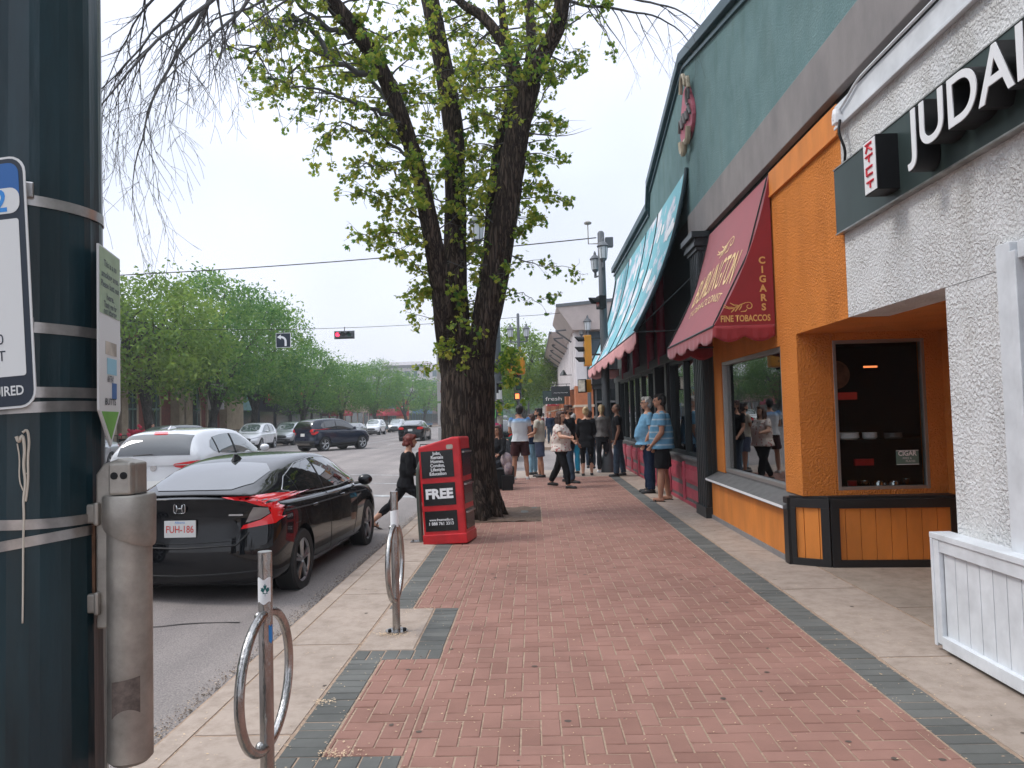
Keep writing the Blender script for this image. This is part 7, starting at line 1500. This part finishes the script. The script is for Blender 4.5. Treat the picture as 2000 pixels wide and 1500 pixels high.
# seated person with blanket and bags behind the tree
ps=person('seated figure in dark coat mostly hidden behind the tree trunk',-.80,17.0,(-.6,-1),1.70,'skinM',('brown','long'),('black',1.9,.8),('charcoal',1),'black',legs=((80,80),(75,85)),arms=((25,8,50),(25,8,50)),female=True,z=.0)
ps.location.z=.02
g=MB(); g.box((-1.05,16.85,.0),(-.60,17.25,.44)); tag(g.build('crate',M['darkm'],bevel=.02),'dark low crate that the seated figure sits on','crate')
g=MB(); g.ell((-.62,16.9,.62),(.14,.22,.20),14,10); g.ell((-.58,16.8,.45),(.10,.2,.18),14,10); o=g.build('floral_bag',mat('patterned fabric',(.2,.15,.22),.9,col2=(.45,.35,.30),vscale=22),smooth=True); tag(o,'patterned cloth bag beside the seated figure','bag')
g=MB(); g.obox((-.62,18.05,.22),(.26,.3,.44),(0,0,.2)); tag(g.build('backpack',M['rubber'],bevel=.05),'black backpack standing on the bricks by the poster pole','bag')
g=MB(); g.obox((-.60,16.6,.16),(.24,.22,.32),(0,0,.1)); g.box((-.62,16.485,.10),(-.60,16.489,.13)); tag(g.build('black_case',M['black'],bevel=.02),'black case on the bricks at the right foot of the tree','case')
# the runner's bag
g=MB(); g.prism(rr_poly(-.15,.15,-.13,.13,.04),lambda a,b_:(-1.72+a,11.80,.98+b_),lambda a,b_:(-1.72+a,11.92,.98+b_)); g.tube([(-1.82,11.86,1.1),(-1.80,11.86,1.22),(-1.66,11.86,1.22),(-1.62,11.86,1.1)],.010,6); tag(g.build('handbag',M['rubber'],bevel=.02),'black handbag clutched in front of the red-haired woman','bag')
# ================= LEFT ROW, FAR BLOCKS, HAZE =================
M['rbrick']=mat('weathered red brick',(.26,.085,.06),.9,col2=(.16,.06,.05),vscale=6,bump=.4,bscale=30); M['sandst']=mat('sandstone trim',(.42,.34,.25),.9,var=.2,vscale=2); M['gwin']=mat('dark green window',(.015,.035,.035),.15,spec=.8); M['copper']=mat('green frame',(.10,.17,.15),.6)
XL=-24.2
ch=thing('church_building','red brick and sandstone church with tall pointed windows behind the left trees','church',(XL,52,0))
g=MB(); g.prism([(30,0),(30,7.5),(34,7.5),(39,11.5),(44,7.5),(61,7.5),(61,0)],lambda a,b_:(XL,a,b_),lambda a,b_:(XL-16,a,b_)); g.build('wall',M['rbrick'],ch,world=True)
for y,w,h in ((38.9,1.5,5.2),(44.2,1.0,4.7),(47.0,1.0,4.7),(52.8,1.1,4.6),(55.4,1.1,4.6)):
    g=MB(); p=[(y-w/2-.28,.9),(y-w/2-.28,h*.72),(y,h+.45),(y+w/2+.28,h*.72),(y+w/2+.28,.9)]; g.prism(poly_smooth(p,1)[:],lambda a,b_:(XL+.12,a,b_),lambda a,b_:(XL,a,b_)); o=g.build('window',M['sandst'],ch,world=True)
    g=MB(); p=[(y-w/2,1.1),(y-w/2,h*.70),(y-w*.3,h*.9),(y,h),(y+w*.3,h*.9),(y+w/2,h*.70),(y+w/2,1.1)]; g.prism(p,lambda a,b_:(XL+.15,a,b_),lambda a,b_:(XL+.121,a,b_)); g.build('glass',M['gwin'],o,world=True)
    g=MB(); g.box((XL+.151,y-.05,1.1),(XL+.19,y+.05,h*.93)); g.box((XL+.151,y-w/2,2.6),(XL+.185,y+w/2,2.72)); g.build('tracery',M['copper'],o,world=True)
for y in (41.4,42.6,49.6,50.6,57.4): g=MB(); g.box((XL,y-.35,0),(XL+.6,y+.35,4.6)); g.box((XL,y-.3,4.6),(XL+.35,y+.3,6.4)); g.build('buttress',M['sandst'],ch,world=True)
g=MB(); g.box((XL,30,.0),(XL+.1,61,.85)); g.box((XL,30,4.95),(XL+.08,61,5.15)); g.build('stone_course',M['sandst'],ch,world=True)
g=MB(); g.box((XL-.2,58,0),(XL+.4,60.8,3.6)); g.prism([(57.7,3.6),(61.1,3.6),(59.4,4.7)],lambda a,b_:(XL+.5,a,b_),lambda a,b_:(XL,a,b_)); g.build('porch',M['sandst'],ch,world=True)
g=MB(); g.prism([(30,7.5),(34,7.5),(39,11.6),(44,7.5),(61,7.5),(61,8.0),(44.4,8.0),(39,12.1),(33.6,8.0),(30,8)],lambda a,b_:(XL+.25,a,b_),lambda a,b_:(XL-.2,a,b_)); g.build('roof_edge',M['lampg'],ch,world=True)
def shop(y0,y1,h,c,label,sign=None,sc=(.5,.02,.04),stext=None,awn=None,wins=True,name='shop_building'):
    b=thing(name,label,'building',(XL,y0,0)); mm=mat('shop wall',c,.85,var=.18,vscale=1.5,bump=.2,bscale=12)
    g=MB(); g.box((XL,y0+.01,0),(XL-14,y1-.01,h)); g.build('wall',mm,b,world=True)
    g=MB(); g.box((XL-.1,y0,h+.001),(XL+.16,y1,h+.28)); g.build('cornice',M['lampg'],b,world=True)
    n_=max(1,int((y1-y0)/3.2)); w=(y1-y0)/n_
    for i in range(n_):
        a=y0+i*w+.35; e=y0+(i+1)*w-.35
        g=MB(); g.box((XL+.001,a,.45),(XL+.07,e,2.7)); o=g.build('shop_window',M['trim'],b,world=True); g=MB(); g.box((XL+.071,a+.08,.55),(XL+.078,e-.08,2.6)); g.build('pane',M['gwin'],o,world=True)
        if wins and h>5.4: g=MB(); g.box((XL+.001,a+.3,4.0),(XL+.05,(a+e)/2-.1,5.2)); g.box((XL+.001,(a+e)/2+.1,4.0),(XL+.05,e-.3,5.2)); g.build('upper_window',M['gwin'],b,world=True)
    if sign:
        z0,z1,a,e=sign; g=MB(); g.box((XL+.08,a,z0),(XL+.25,e,z1)); o=g.build('fascia_sign',mat('shop sign',sc,.6),b,world=True)
        if stext: text('lettering',stext[0],(z1-z0)*.8,(XL+.26,(a+e)/2,(z0+z1)/2),(0,1,0),(0,0,1),stext[1],b,fit=(e-a)*.8,offset=.02)
    if awn: g=MB(); z0,z1=2.5,3.4; g.prism([(XL,z1),(XL+1.3,z0),(XL+1.3,z0-.3),(XL,z0-.3)],lambda a,b_:(a,y0+.5,b_),lambda a,b_:(a,y1-.5,b_)); g.build('awning',mat('shop awning',awn,.8),b,world=True)
M['redneon']=mat('red sign letters',(.65,.02,.06),.5,emit=(1,.03,.10),estr=.35); M['woodl']=mat('pale sign letters',(.5,.48,.42),.6)
shop(61,64.8,6.2,(.18,.32,.33),'narrow pale teal shopfront beside the church')
shop(65,73.5,6.8,(.03,.035,.045),'dark tavern front with a red lettered sign',(3.3,4.7,66.3,71.5),(.05,.012,.02),('TAVERN',M['redneon']))
shop(73.7,88,7.2,(.045,.04,.042),'charcoal bar front with pale script sign and small upper panes',(2.6,3.9,77,86.5),(.04,.045,.045),('Lucky',M['woodl']))
s=thing('round_sign','round red sign projecting from the charcoal bar front','sign',(XL+.9,75.5,4.6)); g=MB(); g.lathe([(.55,-.08),(.55,.08)],(XL+.9,75.5,4.7),20,'y'); g.tube([(XL,75.5,4.7),(XL+.4,75.5,4.7)],.04,6); g.build('disc',mat('round sign red',(.45,.10,.08),.6),s,world=True)
shop(88.2,95,5.2,(.22,.04,.05),'low dark red shop beside the pale pink one',None,awn=(.35,.03,.06)); 
shop(95.2,113,6.0,(.60,.43,.36),'pale pink shop with red lettering behind the round elm',(3.2,4.8,97,106),(.62,.45,.38),('LOONIE',M['redneon']),name='pink_shop')
shop(113.2,132,6.8,(.10,.22,.28),'blue grey shop with a red awning',None,awn=(.55,.05,.08)); shop(132.2,150,5.5,(.45,.42,.38),'cream shop beyond the red awning'); shop(150.2,180,6.5,(.08,.18,.30),'long blue shopfront far along the left row'); shop(180.2,212,7.5,(.25,.16,.14),'brown block at the far end of the left row')
s=thing('street_sign','tall red and white street sign on the far left sidewalk','sign',(-22.4,128,3)); g=MB(); g.box((-23.5,128,1.9),(-21.3,128.2,4.9)); g.build('panel',mat('red street sign',(.62,.03,.05),.6),s,world=True); g=MB(); g.box((-23.5,127.98,1.5),(-21.3,128.2,2.1)); g.build('lower_panel',mat('orange sign band',(.6,.25,.12),.6),s,world=True); g=MB(); g.tube([(-22.4,128.1,0),(-22.4,128.1,1.6)],.12,8); g.build('post',M['lampg'],s,world=True); text('lettering','3',1.5,(-22.4,127.96,3.9),(1,0,0),(0,0,1),M['white'],s)
s=thing('blank_sign','grey rectangular sign board on a post before the church','sign',(-21.3,50,0)); g=MB(); g.box((-22.0,50,2.6),(-20.9,50.05,4.35)); g.build('panel',M['pale_w'],s,world=True); g=MB(); g.tube([(-21.45,50.08,0),(-21.45,50.08,4.2)],.05,6); g.build('post',M['lampg'],s,world=True)
g=MB(); rr=random.Random(8)
for k in range(60): g.ell((-22.0+rr.gauss(0,.28),41.0+rr.gauss(0,.5),1.15+rr.gauss(0,.16)),(.10,.10,.09),6,4)
fl=thing('flower_planter','raised planter of red flowers by the church railing','planter',(-22,41,0)); g.build('flowers',mat('red petals',(.6,.03,.08),.7),fl,world=True); g=MB(); g.box((-22.6,40.1,0),(-21.5,41.9,.95)); g.build('box',M['darkm'],fl,world=True)
fn=thing('railing','dark metal railing in front of the church','railing',(-23,46,0)); 
for k in range(60): g=MB(); g.box((-23.05,34+k*.45,.0),(-23.02,34.03+k*.45,1.15)); g.build('baluster',M['darkm'],fn,world=True)
g=MB(); g.box((-23.06,34,1.1),(-23.01,61,1.15)); g.box((-23.055,34,.15),(-23.015,61,.19)); g.build('rail',M['darkm'],fn,world=True)
# row across the street, near part (reflected in the shop windows)
for k,(y0,y1,h,c,lb) in enumerate(((-8,8,7.5,(.35,.18,.12),'brick block on the left side level with the viewer'),(8.2,21.5,8.2,(.42,.38,.32),'tan block at the left street corner before the junction'))): shop(y0,y1,h,c,lb)
# grey apartment block closing the view
ap=thing('apartment_block','long grey apartment block closing the avenue with a magenta end','building',(-40,232,0)); M['apg']=mat('grey render',(.46,.44,.46),.9,var=.08,vscale=.4); M['mag']=mat('magenta render',(.42,.10,.18),.9)
g=MB(); g.box((-56,232,0),(-28.4,250,17.4)); g.build('wall',M['apg'],ap,world=True); g=MB(); g.box((-28.38,231.6,0),(-20,250,18.6)); g.build('end_wall',M['mag'],ap,world=True); g=MB(); g.box((-47,234,17.41),(-33,248,19.6)); g.build('penthouse',M['pale_w'],ap,world=True)
g=MB(); g.box((-47,231.5,17.4),(-33,231.6,18.4)); g.build('roof_railing',M['sillg'],ap,world=True)
M['apw']=mat('hazy window',(.07,.12,.13),.2,spec=.8)
for fl_ in range(5):
    for k in range(9):
        x=-54.5+k*2.95; g=MB(); g.box((x,231.95,2+fl_*3.15),(x+(1.7 if k%3 else 1.1),231.999,3.9+fl_*3.15)); g.build('window',M['apw'],ap,world=True)
g=MB(); g.box((-90,300,0),(-58,330,14)); tb=thing('distant_building','low hazy block behind the far left trees','building',(-74,300,0)); g.build('wall',M['pale_w'],tb,world=True); g=MB(); 
for k in range(9): g.box((-88+k*3.3,299.9,8),(-86.3+k*3.3,299.99,10))
g.build('window',M['apw'],tb,world=True)
tb=thing('distant_building','pale block closing the avenue straight ahead','building',(10,330,0)); g=MB(); g.box((-16,330,0),(30,345,6)); g.build('wall',M['apg'],tb,world=True)
g=MB(); rr=random.Random(77)
for k in range(500):
    x=rr.uniform(-19,12); y=rr.uniform(300,320); 
    g.ell((x,y,rr.uniform(.5,6.5)),(rr.uniform(.8,1.8),)*3,6,4)
tag(g.build('far_trees',M['elmleaf']),'hazy far-off mass of trees closing the end of the avenue','woodland',kind='stuff')
# haze
hz=MB(); hz.box((-110,-70,-1.6),(80,360,22)); ho=hz.build('haze',M['white']); ho.data.materials.clear()
hm=bpy.data.materials.new('haze'); hm.use_nodes=True; N=hm.node_tree.nodes; N.clear(); oo=N.new('ShaderNodeOutputMaterial'); pv=N.new('ShaderNodeVolumePrincipled'); pv.inputs['Density'].default_value=.0009; pv.inputs['Color'].default_value=(.86,.93,.97,1); pv.inputs['Anisotropy'].default_value=.2
hm.node_tree.links.new(pv.outputs[0],oo.inputs['Volume']); ho.data.materials.append(hm); tag(ho,'thin pale haze filling the street','haze',kind='stuff'); hm.volume_intersection_method if hasattr(hm,'volume_intersection_method') else None
